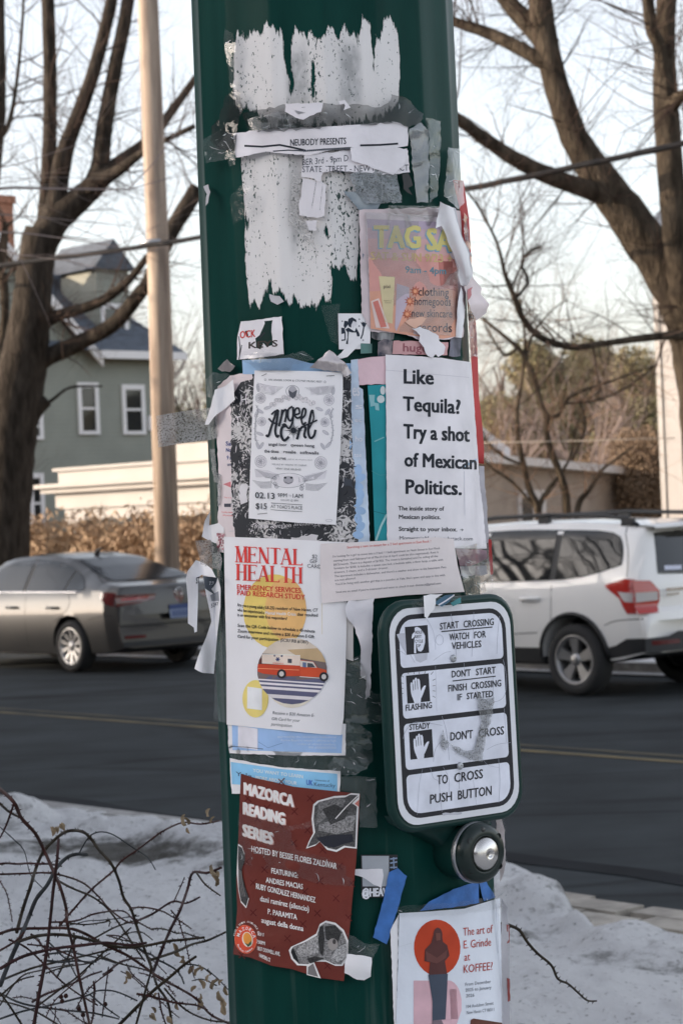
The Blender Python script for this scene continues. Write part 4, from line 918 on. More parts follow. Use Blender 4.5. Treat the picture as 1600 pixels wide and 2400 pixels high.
def pole_mesh():
    zs = np.concatenate([[0.0, .4, .8], np.arange(0.95, 2.85, .006), [3.2, 4, 5, 6.5]])
    th = np.concatenate([np.arange(-100, 100, .75), np.arange(100, 260, 2.25)]) * math.pi / 180      # 0 faces the camera
    T, Z = np.meshgrid(th, zs, indexing='xy'); rr = pole_R(Z) + flute(T)
    X = PCX + rr * np.sin(T); Y = PCY - rr * np.cos(T)
    px, py = to_px(X, Y, Z); front = np.abs(T) < 1.5
    m_ = (inside(UP, px, py) | inside(LO, px, py)) & front; g = np.zeros(px.shape)
    for q in GREY: g += inside(q, px, py) & front
    m_ = m_.astype(float); g = np.clip(g, 0, 1)
    def blur(a, n):
        for _ in range(n):
            a = (a + np.roll(a, 1, 0) + np.roll(a, -1, 0) + np.roll(a, 1, 1) + np.roll(a, -1, 1)) / 5
        return a
    wv = wave(77, 10, .02, .12); cr_ = wave(78, 10, .03, .3)
    for (xa, ya, xb, yb, st, wd) in [a_ + b_ for a_, b_ in ((A(520,110, 524,480), None), (A(540,240, 532,480), None), (A(642,190, 650,480), None), (A(772,150, 780,480), None), (A(862,130, 884,480), None), (A(945,170, 938,480), None), (A(548,710, 556,1170), None), (A(700,720, 705,1170), None), (A(352,760, 375,1170), None), (A(790,860, 800,1170), None)) for a_, b_ in [((a_[0][0], a_[0][1], a_[1][0], a_[1][1]), (1.3, 4.2))]]:
        xl = xa + (py - ya) / (yb - ya) * (xb - xa) + 3.5 * wv(py, 0 * py + xa)
        m_ -= st * np.exp(-((px - xl) / wd) ** 2) * np.clip(.35 + .9 * cr_(py, 0 * py + xa * 3), 0, 1) * (py > ya - 20) * (py < yb + 15)
    m_ = np.clip(m_, 0, 1)
    def blurv(a, n):
        for _ in range(n): a = (a + np.roll(a, 1, 0) + np.roll(a, -1, 0)) / 3
        return a
    m_ = blurv(blur(m_, 2), 7); g = blur(g, 4)
    n = len(th); idx = np.arange(len(zs) * n).reshape(len(zs), n); nx = np.roll(idx, -1, 1)
    f = np.stack([idx[:-1], nx[:-1], nx[1:], idx[1:]], -1).reshape(-1, 4)
    me = bpy.data.meshes.new('pole'); me.from_pydata(np.stack([X, Y, Z], -1).reshape(-1, 3).tolist(), [], f.tolist())
    me.polygons.foreach_set('use_smooth', [True] * len(f))
    for nm, a in (('residue', m_), ('greyed', g)):
        at = me.attributes.new(nm, 'FLOAT', 'POINT'); at.data.foreach_set('value', a.reshape(-1).astype(np.float32))
    return me
def pole_mat():
    M = bpy.data.materials.new('green_paint_with_paper_residue'); M.use_nodes = True; t = M.node_tree; b = t.nodes['Principled BSDF']
    L_ = t.links.new
    def math_(op, a, c=None, v=None):
        n = t.nodes.new('ShaderNodeMath'); n.operation = op; n.use_clamp = False
        L_(a, n.inputs[0])
        if c is not None: L_(c, n.inputs[1])
        if v is not None: n.inputs[1].default_value = v
        return n.outputs[0]
    def noise(scale, det, st, rough=.6):
        tc = t.nodes.new('ShaderNodeTexCoord'); mp = t.nodes.new('ShaderNodeMapping'); mp.inputs['Scale'].default_value = st
        n = t.nodes.new('ShaderNodeTexNoise'); n.inputs['Scale'].default_value = scale; n.inputs['Detail'].default_value = det; n.inputs['Roughness'].default_value = rough
        L_(tc.outputs['Object'], mp.inputs[0]); L_(mp.outputs[0], n.inputs['Vector']); return n.outputs[0]
    def ramp(a, lo, hi, o0=0, o1=1):
        r = t.nodes.new('ShaderNodeMapRange'); r.inputs[1].default_value = lo; r.inputs[2].default_value = hi; r.inputs[3].default_value = o0; r.inputs[4].default_value = o1
        L_(a, r.inputs[0]); return r.outputs[0]
    def mix(f, a, c):
        m = t.nodes.new('ShaderNodeMix'); m.data_type = 'RGBA'; L_(f, m.inputs[0])
        for s_, q in ((6, a), (7, c)):
            if isinstance(q, tuple): m.inputs[s_].default_value = q
            else: L_(q, m.inputs[s_])
        return m.outputs[2]
    at = t.nodes.new('ShaderNodeAttribute'); at.attribute_name = 'residue'; ag = t.nodes.new('ShaderNodeAttribute'); ag.attribute_name = 'greyed'
    n1 = noise(85, 7, (1, 1, .17), .72); n2 = noise(300, 3, (1, 1, .55), .6); n3 = noise(22, 5, (1, 1, .15), .6); n4 = noise(90, 2, (1, 1, .6))
    s = math_('ADD', at.outputs['Fac'], ramp(n1, 0.2, 0.8, -.55, .55))
    patch = ramp(s, .47, .54)
    holes = ramp(math_('ADD', n2, ramp(n3, .35, .75, -.10, .14)), .625, .655, 0, 1)          # flecks where the paint shows
    patch = math_('MULTIPLY', patch, ramp(holes, 0, 1, 1, .06))
    gcol = mix(ramp(n4, .35, .7), (.40, .40, .40, 1), (.62, .61, .61, 1)); wcol = mix(ramp(n3, .3, .75), (.82, .80, .79, 1), (.74, .71, .69, 1))
    wcol = mix(ag.outputs['Fac'], wcol, gcol)
    green = mix(ramp(n3, .3, .75), (.002, .033, .027, 1), (.004, .049, .040, 1))
    scr = ramp(noise(34, 4, (1, 1, .05), .55), .62, .80, 0, .32)                            # dried glue runs
    green = mix(scr, green, (.18, .22, .2, 1))
    L_(mix(patch, green, wcol), b.inputs['Base Color'])
    L_(ramp(patch, 0, 1, .43, .85), b.inputs['Roughness'])
    bp = t.nodes.new('ShaderNodeBump'); bp.inputs['Strength'].default_value = .8; bp.inputs['Distance'].default_value = .0007
    L_(math_('ADD', patch, ramp(n2, 0, 1, 0, .35)), bp.inputs['Height']); L_(bp.outputs[0], b.inputs['Normal'])
    b.inputs['Specular IOR Level'].default_value = .08
    return M
pole = empty('signal_pole', (PCX, PCY, 0)); tag(pole, 'thick dark green fluted signal pole covered in torn flyers and paste residue', 'pole')
greenM = mat('green_paint', (.003, .028, .023), .4, spec=.2)
o = link('shaft', pole_mesh(), pole_mat(), pole)
mb = MB(); mb.lathe([(0.21, .45), (.30, .40), (.33, .14), (.34, .13), (.34, .0)], (PCX, PCY, 0), (0, 0, 1), 32); mb.build('base_collar', greenM, pole)
fix(pole)

# ------------------------------------------------------------------ printing on curved paper
WREF = lin(214)
def ink(r, g, b, rough=.7, spec=.3):
    k = .84 / WREF; c = tuple(min(.9, lin(v) * k) for v in (r, g, b))
    return mat('ink_%d_%d_%d' % (r, g, b), c, rough, spec=spec, noise=(22, .13, (1, 1, 1)))
_G = {}
def glyphs(s, bold, shear):
    key = (s, bold, shear)
    if key in _G: return _G[key]
    cu = bpy.data.curves.new('t', 'FONT'); cu.body = s; cu.offset = bold; cu.shear = shear; cu.resolution_u = 2; cu.fill_mode = 'FRONT' if False else cu.fill_mode
    o = bpy.data.objects.new('t', cu); me = o.to_mesh()
    v = np.array([(p.co.x, p.co.y) for p in me.vertices]) if len(me.vertices) else np.zeros((0, 2)); f = [tuple(p.vertices) for p in me.polygons]
    o.to_mesh_clear(); bpy.data.objects.remove(o); bpy.data.curves.remove(cu)
    _G[key] = (v, f); return _G[key]
CAP = .70
class Print:
    def __init__(s): s.items = []; s.lv = 1
    def poly(s, pts, col, lv=None):
        s.items.append((np.array(pts, float), [tuple(range(len(pts)))], col, s.lv if lv is None else lv))
    def disc(s, c, rx, ry, col, rot=0, n=28, lv=None, a0=0, a1=6.2832):
        a = np.linspace(a0, a1, n, endpoint=(a1 - a0 < 6.28)); cr, sr = math.cos(rot), math.sin(rot)
        x = rx * np.cos(a); y = ry * np.sin(a); s.poly([(c[0] + u * cr - v * sr, c[1] + u * sr + v * cr) for u, v in zip(x, y)], col, lv)
    def line(s, pts, w, col, lv=None):
        pts = [np.array(p, float) for p in pts]; ww = w if hasattr(w, '__len__') else [w] * len(pts); l = []; r = []
        for i, p in enumerate(pts):
            t = pts[min(i+1, len(pts)-1)] - pts[max(i-1, 0)]; t = t / (np.linalg.norm(t) + 1e-9); n = np.array([-t[1], t[0]]) * ww[i] / 2
            l.append(p + n); r.append(p - n)
        v = np.array(l + r); k = len(pts); s.items.append((v, [(i, i+1, k+i+1, k+i) for i in range(k-1)], col, s.lv if lv is None else lv))
    def ring(s, c, rx, ry, w, col, rot=0, n=28):
        a = np.linspace(0, 6.2832, n); cr, sr = math.cos(rot), math.sin(rot)
        s.line([(c[0] + rx*math.cos(t)*cr - ry*math.sin(t)*sr, c[1] + rx*math.cos(t)*sr + ry*math.sin(t)*cr) for t in a], w, col)
    def text(s, st, p0, p1, cap, col, bold=0.0, shear=0.0, lv=None, slant=0.0, strike=False):
        """baseline from p0 to p1, capital height cap (pixels)"""
        v, f = glyphs(st, 0.0, shear)
        if not len(v): return
        lv = s.lv if lv is None else lv
        if bold > .009 and not strike:
            for k, (ax, ay) in enumerate(((-1, -.6), (1, -.6), (-1, .6), (1, .6), (0, 0))):
                o = np.array((ax, ay)) * bold * cap / CAP * .8; s.text(st, np.array(p0) + o, np.array(p1) + o, cap, col, 0, shear, lv + .09 * k, slant, True)
            return
        x0, x1 = v[:, 0].min(), v[:, 0].max(); p0 = np.array(p0, float); p1 = np.array(p1, float)
        u = (v[:, 0] - x0) / (x1 - x0); d = p1 - p0; n = np.array([slant, -1.0]) * cap / CAP
        s.items.append((p0 + u[:, None] * d + v[:, 1:2] * n, f, col, s.lv if lv is None else lv))
LX = [804 + 313 * math.sin(R_(a)) for a in np.arange(-84, 84.1, 4)]
def cut_grid(v, f, xs, ys, slope):
    bm = bmesh.new(); bv = [bm.verts.new((p[0], p[1], 0)) for p in v]
    for q in f:
        try: bm.faces.new([bv[i] for i in q])
        except ValueError: pass
    lo = v.min(0); hi = v.max(0)
    for x in xs:
        for_cut = (x + slope * (lo[1] - 1200), x + slope * (hi[1] - 1200))
        if max(for_cut) < lo[0] or min(for_cut) > hi[0]: continue
        bmesh.ops.bisect_plane(bm, geom=bm.verts[:] + bm.edges[:] + bm.faces[:], plane_co=(x, 1200, 0), plane_no=(1, -slope, 0), dist=1e-4)
    for y in ys:
        if y < lo[1] or y > hi[1]: continue
        bmesh.ops.bisect_plane(bm, geom=bm.verts[:] + bm.edges[:] + bm.faces[:], plane_co=(0, y, 0), plane_no=(0, 1, 0), dist=1e-4)
    bm.verts.index_update()
    vv = np.array([p.co[:2] for p in bm.verts]) if len(bm.verts) else np.zeros((0, 2)); ff = [[p.index for p in q.verts][::-1] for q in bm.faces]; bm.free()
    return vv, ff
FILMS = []
sign_pt_ = None
def sheet(name, outline, M, layer, pr=None, disp=None, mapper=None, dy=14, xs=None, parent=None, label=None, cat=None, group=None, dl=.00028, slope=.0428, offz=0.0, extra=None):
    """paper (or film) laid on the pole, its printing in the same mesh"""
    if pr is None: pr = Print()
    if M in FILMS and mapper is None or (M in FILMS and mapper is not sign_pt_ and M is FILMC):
        # pale strokes: whitened creases of the film, and glossy highlights painted in
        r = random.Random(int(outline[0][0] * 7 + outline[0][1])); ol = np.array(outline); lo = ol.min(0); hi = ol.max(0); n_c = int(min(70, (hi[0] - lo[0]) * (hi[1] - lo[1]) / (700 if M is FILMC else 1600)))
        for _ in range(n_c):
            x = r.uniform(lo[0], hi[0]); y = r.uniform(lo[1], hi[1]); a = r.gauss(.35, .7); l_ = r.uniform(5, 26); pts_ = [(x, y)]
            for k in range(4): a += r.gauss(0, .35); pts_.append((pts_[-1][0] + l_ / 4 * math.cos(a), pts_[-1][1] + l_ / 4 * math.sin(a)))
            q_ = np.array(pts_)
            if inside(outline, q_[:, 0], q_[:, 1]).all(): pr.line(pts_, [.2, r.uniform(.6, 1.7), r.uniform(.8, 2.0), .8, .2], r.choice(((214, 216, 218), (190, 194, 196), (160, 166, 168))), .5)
    items = [(np.array(outline, float), [tuple(range(len(outline)))], M, 0)] + pr.items
    ys = np.arange(-60, 2500, dy); xs = LX if xs is None else xs
    mb = MB(); mats = []
    mapper = mapper or hit_pole
    groups = {}
    for v, f, col, lv in items:
        key = (col if not isinstance(col, tuple) else col, lv); g = groups.setdefault(key, ([], [], [0]))
        g[1].extend([tuple(i + g[2][0] for i in q) for q in f]); g[0].append(v); g[2][0] += len(v)
    for (col, lv), (vl, fl, _) in groups.items():
        v = np.concatenate(vl); vv, ff = cut_grid(v, fl, xs, ys, slope)
        if not len(vv): continue
        off = .0015 + layer * .0011 + lv * dl + offz
        if disp is not None: off = off + disp(vv[:, 0], vv[:, 1])
        Q = mapper(vv[:, 0], vv[:, 1], off)
        Mm = ink(*col) if isinstance(col, tuple) else col
        if Mm not in mats: mats.append(Mm)
        mb.add(Q.tolist(), ff, mats.index(Mm), True)
    o = link(name, mb.mesh(name), mats, parent)
    if label: tag(o, label, cat, group)
    return o
def wr(seed, amp, sx=.05, sy=.03, ridge=False, base=0.0):
    """wrinkle field in metres over pixel coordinates"""
    a = wave(seed, 8, .5, 1.6); b = wave(seed + 50, 8, 1.5, 4)
    def fn(x, y):
        u = a(x * sx, y * sy); v = b(x * sx, y * sy)
        if ridge: u = 1 - np.abs(u) * 1.4; v = 1 - np.abs(v) * 1.4
        return base + amp * 1.35 * np.clip(.6 + .5 * u + .3 * v, 0, 2.2)
    return fn
def paper_mat(name, col, bump=.5, var=.11, rough=.75, sc_=26):
    k = .84 / WREF; c = tuple(min(.9, lin(v) * k) for v in col)
    return mat(name, c, rough, spec=.3, noise=(14, var, (1, 1, 1)), bump=(sc_, bump, .004))
def film_mat(name, haze=.10, gloss=.25, tint=(.75, .78, .78), sc_=60, st=(1, 1, 1), bump=.6, spots=0.0):
    if name in MATS: return MATS[name]
    M = bpy.data.materials.new(name); M.use_nodes = True; t = M.node_tree; t.nodes.remove(t.nodes['Principled BSDF']); L_ = t.links.new
    out = t.nodes['Material Output']; tr = t.nodes.new('ShaderNodeBsdfTransparent'); gl = t.nodes.new('ShaderNodeBsdfGlossy'); df = t.nodes.new('ShaderNodeBsdfDiffuse')
    gl.inputs['Roughness'].default_value = .06; gl.inputs['Color'].default_value = (.95, .95, .95, 1); df.inputs['Color'].default_value = tuple(tint) + (1,)
    tc = t.nodes.new('ShaderNodeTexCoord'); mp = t.nodes.new('ShaderNodeMapping'); mp.inputs['Scale'].default_value = st
    n = t.nodes.new('ShaderNodeTexNoise'); n.inputs['Scale'].default_value = sc_; n.inputs['Detail'].default_value = 4; n.inputs['Distortion'].default_value = .8
    L_(tc.outputs['Object'], mp.inputs[0]); L_(mp.outputs[0], n.inputs['Vector'])
    bp = t.nodes.new('ShaderNodeBump'); bp.inputs['Strength'].default_value = bump; bp.inputs['Distance'].default_value = .006; L_(n.outputs[0], bp.inputs['Height']); L_(bp.outputs[0], gl.inputs['Normal'])
    r = t.nodes.new('ShaderNodeMapRange'); r.inputs[1].default_value = .35; r.inputs[2].default_value = .75; r.inputs[3].default_value = haze * .65; r.inputs[4].default_value = min(1, haze * 1.4); L_(n.outputs[0], r.inputs[0])
    hz = r.outputs[0]
    if spots:
        n3 = t.nodes.new('ShaderNodeTexNoise'); n3.inputs['Scale'].default_value = 420; n3.inputs['Detail'].default_value = 5; L_(tc.outputs['Object'], n3.inputs['Vector'])
        r3 = t.nodes.new('ShaderNodeMapRange'); r3.inputs[1].default_value = .52; r3.inputs[2].default_value = .62; L_(n3.outputs[0], r3.inputs[0])
        cm = t.nodes.new('ShaderNodeMix'); cm.data_type = 'RGBA'; cm.inputs[6].default_value = tuple(tint) + (1,); cm.inputs[7].default_value = (.10, .10, .10, 1); L_(r3.outputs[0], cm.inputs[0]); L_(cm.outputs[2], df.inputs['Color'])
        mm = t.nodes.new('ShaderNodeMath'); mm.operation = 'MULTIPLY_ADD'; mm.inputs[1].default_value = spots; L_(r3.outputs[0], mm.inputs[0]); L_(hz, mm.inputs[2]); mm.use_clamp = True; hz = mm.outputs[0]
    m1 = t.nodes.new('ShaderNodeMixShader'); L_(hz, m1.inputs[0]); L_(tr.outputs[0], m1.inputs[1]); L_(df.outputs[0], m1.inputs[2])
    fr_ = t.nodes.new('ShaderNodeFresnel'); fr_.inputs['IOR'].default_value = 1.45; L_(bp.outputs[0], fr_.inputs['Normal'])
    ml = t.nodes.new('ShaderNodeMath'); ml.operation = 'MULTIPLY'; ml.inputs[1].default_value = gloss * 4; ml.use_clamp = True; L_(fr_.outputs[0], ml.inputs[0])
    m2 = t.nodes.new('ShaderNodeMixShader'); L_(ml.outputs[0], m2.inputs[0]); L_(m1.outputs[0], m2.inputs[1]); L_(gl.outputs[0], m2.inputs[2]); L_(m2.outputs[0], out.inputs[0])
    MATS[name] = M; return M
def torn(pts, seed, amp=3.0, step=9):
    """roughen an outline"""
    r = random.Random(seed); out = []
    for i in range(len(pts)):
        a = np.array(pts[i], float); b = np.array(pts[(i + 1) % len(pts)], float); n = max(1, int(np.linalg.norm(b - a) / step))
        for k in range(n):
            q = a + (b - a) * k / n; out.append((q[0] + r.uniform(-amp, amp) * (k > 0), q[1] + r.uniform(-amp, amp) * (k > 0)))
    return out
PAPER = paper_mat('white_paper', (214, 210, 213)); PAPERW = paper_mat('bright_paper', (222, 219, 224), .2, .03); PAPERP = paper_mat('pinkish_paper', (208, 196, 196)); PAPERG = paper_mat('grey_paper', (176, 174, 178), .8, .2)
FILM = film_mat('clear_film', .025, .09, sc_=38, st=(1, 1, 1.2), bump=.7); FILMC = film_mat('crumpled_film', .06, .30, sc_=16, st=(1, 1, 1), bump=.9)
DUCT = film_mat('dirty_tape', .52, .16, (.035, .038, .038), sc_=16, bump=.8); GTAPE = film_mat('grey_tape', .50, .14, (.62, .61, .60), sc_=45, spots=.10, bump=.5); GREEN_T = film_mat('smoky_tape', .15, .25, (.34, .40, .39), sc_=50, bump=1.0, st=(1, 1, .3))
FILMS += [FILM, FILMC, GREEN_T, DUCT]
# ------------------------------------------------------------------ flyers, tape and stickers on the pole
def one(fn): return lambda x, y: fn(x, y)[0]
a1, b1, c1, d1, e1, f1, h1, i1, k1 = map(one, (A, B, Cc, Dd, E, Fc, Hh, I, K))
TAPEG = 'clear tape pieces on the green pole'
BLK = (34, 38, 46); RED = (205, 62, 58)
# ---- banner strip
p = Print()
p.text('NEUBODY PRESENTS', a1(549, 668), a1(805, 660), 15.5, BLK, .012)
p.line(A(338,668, 420,672, 500,664, 560,676, 620,690), 4.5, BLK); p.line(A(870,666, 960,664, 1044,658), 4.5, BLK); p.line(A(470,693, 540,688, 620,692, 700,684, 830,676), 3, (70, 74, 80))
for k in range(26): q = 610 + k * 9; p.line(A(q, 686 - k*.4, q + 3, 696 - k*.5), 2.2, (70, 74, 84))
sheet('flyer_strip', torn(A(288,612, 400,596, 620,584, 830,572, 1030,556, 1090,580, 1088,668, 960,690, 830,674, 760,682, 640,712, 560,706, 440,694, 380,705, 300,722, 292,690), 1, 1.6), PAPER, 5, p, wr(1, .0016), label='torn white flyer strip with bold black heading wrapped across the pole near its top', cat='flyer')
p = Print()
p.text('BER 3rd - 9pm D', a1(604, 758), a1(815, 738), 15, (60, 64, 74)); p.text('STATE STREET - NEW HAVEN, CT', a1(604, 790), a1(1092, 782), 14.5, (70, 72, 82))
sheet('flyer_scrap', torn(A(612,712, 700,700, 830,690, 1085,680, 1098,790, 1010,800, 840,790, 760,778, 700,790, 690,835, 640,815, 600,812), 2, 1.8), PAPER, 4, p, wr(2, .0014), label='torn white scrap printed with a street address under the strip heading', cat='flyer')
sheet('flyer_scrap', torn(A(825,676, 1000,668, 1090,690, 1075,755, 1020,802, 960,780, 880,752, 830,735), 3, 2.0), PAPER, 6, None, wr(3, .0022), label='blank white torn flap hanging from the right half of the strip', cat='paper scrap')
p = Print(); p.text('THURSDAY', a1(648, 966), a1(672, 818), 12.5, (62, 64, 72)); p.text('CAFE', a1(684, 974), a1(698, 862), 12.5, (62, 64, 72))
sheet('flyer_scrap', torn(A(606,818, 690,830, 715,850, 704,990, 670,1000, 590,988, 588,935, 600,900), 4, 1.6), PAPER, 4, p, wr(4, .0012), label='small torn scrap with sideways lettering in the middle of the white residue', cat='flyer')
sheet('paper_scrap', torn(A(620,1012, 672,1008, 668,1058, 634,1056), 5, 1.4), PAPER, 3, None, wr(5, .001), label='tiny white scrap below the sideways lettering', cat='paper scrap')
sheet('tape_strip', torn(A(552,790, 600,815, 590,1000, 640,1060, 668,1150, 655,1140, 575,1060, 540,1015, 550,930), 6, 2), GTAPE, 2, None, wr(6, .0008), label='grey dirty tape around the sideways scrap', cat='tape', group=TAPEG)
# dirty tape bands
sheet('tape_strip', torn(A(330,520, 420,500, 530,478, 640,498, 700,470, 780,478, 860,475, 940,492, 1000,470, 1016,432, 1060,440, 1100,462, 1130,500, 1160,520, 1145,560, 1090,585, 1040,560, 900,572, 760,575, 640,590, 500,600, 360,600), 7, 3), DUCT, 4.4, None, wr(7, .0030, .07, .07, True), label='crumpled dark grey tape band above the white strip', cat='tape')
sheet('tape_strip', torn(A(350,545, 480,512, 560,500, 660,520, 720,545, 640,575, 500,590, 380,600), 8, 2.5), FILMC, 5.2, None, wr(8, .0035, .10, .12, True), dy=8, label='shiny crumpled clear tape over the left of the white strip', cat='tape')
sheet('paper_scrap', torn(A(525,472, 600,475, 700,470, 690,512, 640,530, 610,548, 560,530, 524,510), 9, 2), PAPER, 6.2, None, wr(9, .002), label='blank white torn scrap above the strip heading', cat='paper scrap')
sheet('paper_scrap', torn(A(770,462, 800,458, 826,492, 780,512), 10, 2), PAPER, 6.4, None, wr(10, .002), label='small crumpled white scrap on the dark tape band', cat='paper scrap')
sheet('tape_strip', torn(A(250,440, 290,405, 318,425, 330,480, 305,600, 296,690, 215,690, 180,640, 185,580, 225,545), 11, 3), DUCT, 3.5, None, wr(11, .0026, .08, .08, True), label='dark smoky tape at the left end of the white strip', cat='tape')
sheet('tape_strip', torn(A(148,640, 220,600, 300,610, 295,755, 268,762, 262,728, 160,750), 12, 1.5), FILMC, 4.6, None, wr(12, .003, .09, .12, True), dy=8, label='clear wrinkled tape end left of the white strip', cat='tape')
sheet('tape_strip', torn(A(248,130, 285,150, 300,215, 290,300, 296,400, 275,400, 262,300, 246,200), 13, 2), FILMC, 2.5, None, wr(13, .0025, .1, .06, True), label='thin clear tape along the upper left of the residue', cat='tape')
sheet('tape_strip', torn(A(1095,590, 1150,560, 1188,600, 1182,930, 1130,930, 1110,760), 14, 2), film_mat('milky_film', .28, .4, (.62, .64, .68), sc_=20, bump=1.0), 4.2, None, wr(14, .002, .1, .05, True), dy=9, label='milky crumpled tape right of the white strip', cat='tape')
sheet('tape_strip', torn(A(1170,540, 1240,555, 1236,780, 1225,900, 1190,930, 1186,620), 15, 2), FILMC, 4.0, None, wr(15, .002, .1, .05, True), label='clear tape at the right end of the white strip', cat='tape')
sheet('tape_strip', torn(A(820,800, 900,770, 1040,800, 1060,930, 900,935, 850,880), 16, 3), film_mat('blue_grey_film', .50, .3, (.42, .45, .48), sc_=55, spots=.12, bump=1.0), 3.0, None, wr(16, .002, .08, .08, True), label='grey blotched paper and tape above the faded sale flyer', cat='tape')
sheet('tape_strip', torn(A(1062,800, 1090,790, 1112,850, 1090,862, 1110,895, 1068,865), 17, 2), mat('black_tape', (.012, .014, .016), .5), 3.6, None, wr(17, .001), label='small black torn tape right of the white strip', cat='tape')
sheet('tape_strip', torn(A(272,905, 330,845, 390,870, 388,950, 345,990, 283,1032), 18, 1.5), FILM, 3.0, None, wr(18, .002, .1, .08, True), label='clear tape square left of the white residue', cat='tape')
def flap(px, py, off):
    return hit_pole(px, py, np.asarray(off) + .012 * np.clip((np.asarray(py) - 430) / 40, 0, 1))
sheet('paper_scrap', torn(A(150,855, 172,845, 182,880, 172,930, 160,945, 166,890), 19, 2), PAPERG, 3, None, None, mapper=flap, label='tiny dark torn flap on the left of the bare green pole', cat='paper scrap')
sheet('paper_scrap', torn(B(452,565, 500,575, 520,600, 490,615, 460,600), 20, 2), PAPERG, 2, None, wr(20, .002), label='small grey torn scrap at the ragged lower edge of the residue', cat='paper scrap')

# ---- left sticker, torn
p = Print(); p.text('OCK', b1(318, 770), b1(388, 762), 17, (196, 60, 52), .02); p.text('KEYS', b1(358, 816), b1(490, 806), 15, (62, 52, 50), .03)
p.line(B(312,760, 318,810, 314,866), 1.6, BLK); p.line(B(326,800, 312,866), 1.6, BLK)
p.poly(torn(B(430,690, 468,686, 462,740, 468,800, 440,808, 425,790, 412,820, 392,812, 388,770, 408,755, 432,700), 3, 1.5), MATS['green_paint']); p.line(B(345,735, 352,760), 5, MATS['green_paint']); p.line(B(405,770, 432,742), 4, BLK)
sheet('sticker', torn(B(322,692, 420,682, 510,668, 520,842, 400,858, 304,868, 306,770), 21, 1), PAPER, 2, p, label='worn white sticker with red and black lettering scraped away', cat='sticker')
# ---- cleaner sticker
p = Print(); N = (36, 44, 56)
p.poly(K(62,1560, 72,1510, 110,1495, 150,1520, 152,1545, 120,1530, 100,1570, 98,1600, 78,1590), N); p.poly(K(62,1535, 30,1530, 22,1580, 34,1612, 52,1590, 66,1570), N)
p.poly(K(152,1545, 156,1570, 148,1585, 130,1590, 122,1600, 110,1598, 100,1575, 122,1535), (206, 204, 208)); p.poly(K(70,1600, 135,1640, 150,1600, 182,1660, 186,1690, 160,1690, 150,1650, 110,1650, 75,1640, 70,1700, 66,1770, 45,1765, 62,1700, 62,1650, 40,1620), N)
p.poly(K(-2,1600, 30,1605, 42,1650, 42,1730, 0,1738), N); p.poly(K(0,1665, 30,1660, 30,1720, 0,1722), (214, 212, 216))
p.line(K(196,1715, 215,1670, 228,1590), 3, N); p.poly(K(216,1585, 195,1545, 212,1552, 214,1534, 226,1550, 240,1536, 240,1556, 258,1552, 240,1590, 226,1598), N)
for q in ((182, 1514), (180, 1584), (8, 1535), (222, 1728)):
    x, y = q; p.poly(K(x, y-12, x+3, y-3, x+11, y, x+3, y+3, x, y+12, x-3, y+3, x-11, y, x-3, y-3), N)
sheet('sticker', B(768,655, 918,655, 915,818, 772,820), PAPERW, 2, p, label='square white sticker with a dark drawing of a cleaner holding a duster', cat='sticker')
sheet('tape_strip', torn(B(690,620, 780,610, 766,700, 768,800, 735,780), 23, 2), FILM, 2.4, None, wr(23, .0015, .1, .1, True), label='smeared clear tape left of the cleaner sticker', cat='tape')

# ---- faded sale flyer
p = Print(); 
sheet('flyer', torn(K(180,400, 230,390, 1010,370, 1230,410, 1290,900, 1240,1700, 300,1640, 205,1450), 24, 1.5), paper_mat('faded_pink_border', (196, 182, 184), .6, .2), 2.6, None, wr(24, .001), label='faded pinkish backing flyer behind the sale flyer', cat='flyer')
p.poly(K(258,490, 975,520, 1010,600, 264,580), (171, 156, 172)); p.poly(K(264,580, 1010,600, 1040,700, 268,690), (184, 158, 166)); p.poly(K(268,690, 1040,700, 1110,860, 276,900), (198, 158, 156)); p.poly(K(276,900, 1110,860, 1180,1000, 1190,1200, 286,1230), (201, 146, 138)); p.poly(K(286,1230, 1190,1200, 1170,1560, 1165,1690, 1040,1715, 700,1680, 298,1610), (204, 150, 128))
p.poly(K(985,900, 1150,900, 1180,1000, 1170,1230, 1010,1180), (176, 112, 104)); p.lv = 2
T = [('TAG', (340, 778), (800, 782), 222), ('SA', (878, 800), (1130, 818), 218)]
for st, q0, q1, cp in T:
    p.lv = 2; p.text(st, k1(q0[0] - 14, q0[1] + 12), k1(q1[0] - 14, q1[1] + 16), cp / 4.3556, (124, 160, 182), .045, lv=2); p.text(st, k1(*q0), k1(*q1), cp / 4.3556, (196, 186, 120), .045, lv=3)
p.text('SAT & SUN 9/23 +', k1(300, 905), k1(1130, 935), 19, (190, 164, 120), .03); p.text('9am - 4pm', k1(652, 1040), k1(1065, 1055), 16, (84, 132, 146), .02)
for st, x0, x1, y, cp in (('clothing', 785, 1095, 1272, 20), ('homegoods', 745, 1115, 1370, 20), ('new skincare', 718, 1130, 1490, 19), ('records', 775, 1128, 1640, 22)): p.text(st, k1(x0, y), k1(x1, y + 8), cp, (44, 46, 58), .004, lv=3)
for x, y in ((752, 1228), (695, 1330), (670, 1462), (770, 1575)):
    for r0, col, lv in ((58, (170, 84, 62), 3), (34, (214, 150, 116), 4)):
        p.poly(sum([K(x + (r0 if k % 2 == 0 else r0 * .42) * math.cos(k * .349), y + (r0 if k % 2 == 0 else r0 * .42) * math.sin(k * .349)) for k in range(18)], []), col, lv)
p.poly(K(380,1075, 545,1080, 520,1560, 440,1540), (198, 184, 146), 2); p.text('pixi', k1(432, 1195), k1(498, 1196), 8, (110, 100, 90), .01, lv=3); p.text('Vitamin-C', k1(428, 1330), k1(512, 1332), 3.4, (140, 128, 108), lv=3); p.text('Lotion', k1(445, 1350), k1(505, 1352), 3.4, (140, 128, 108), lv=3)
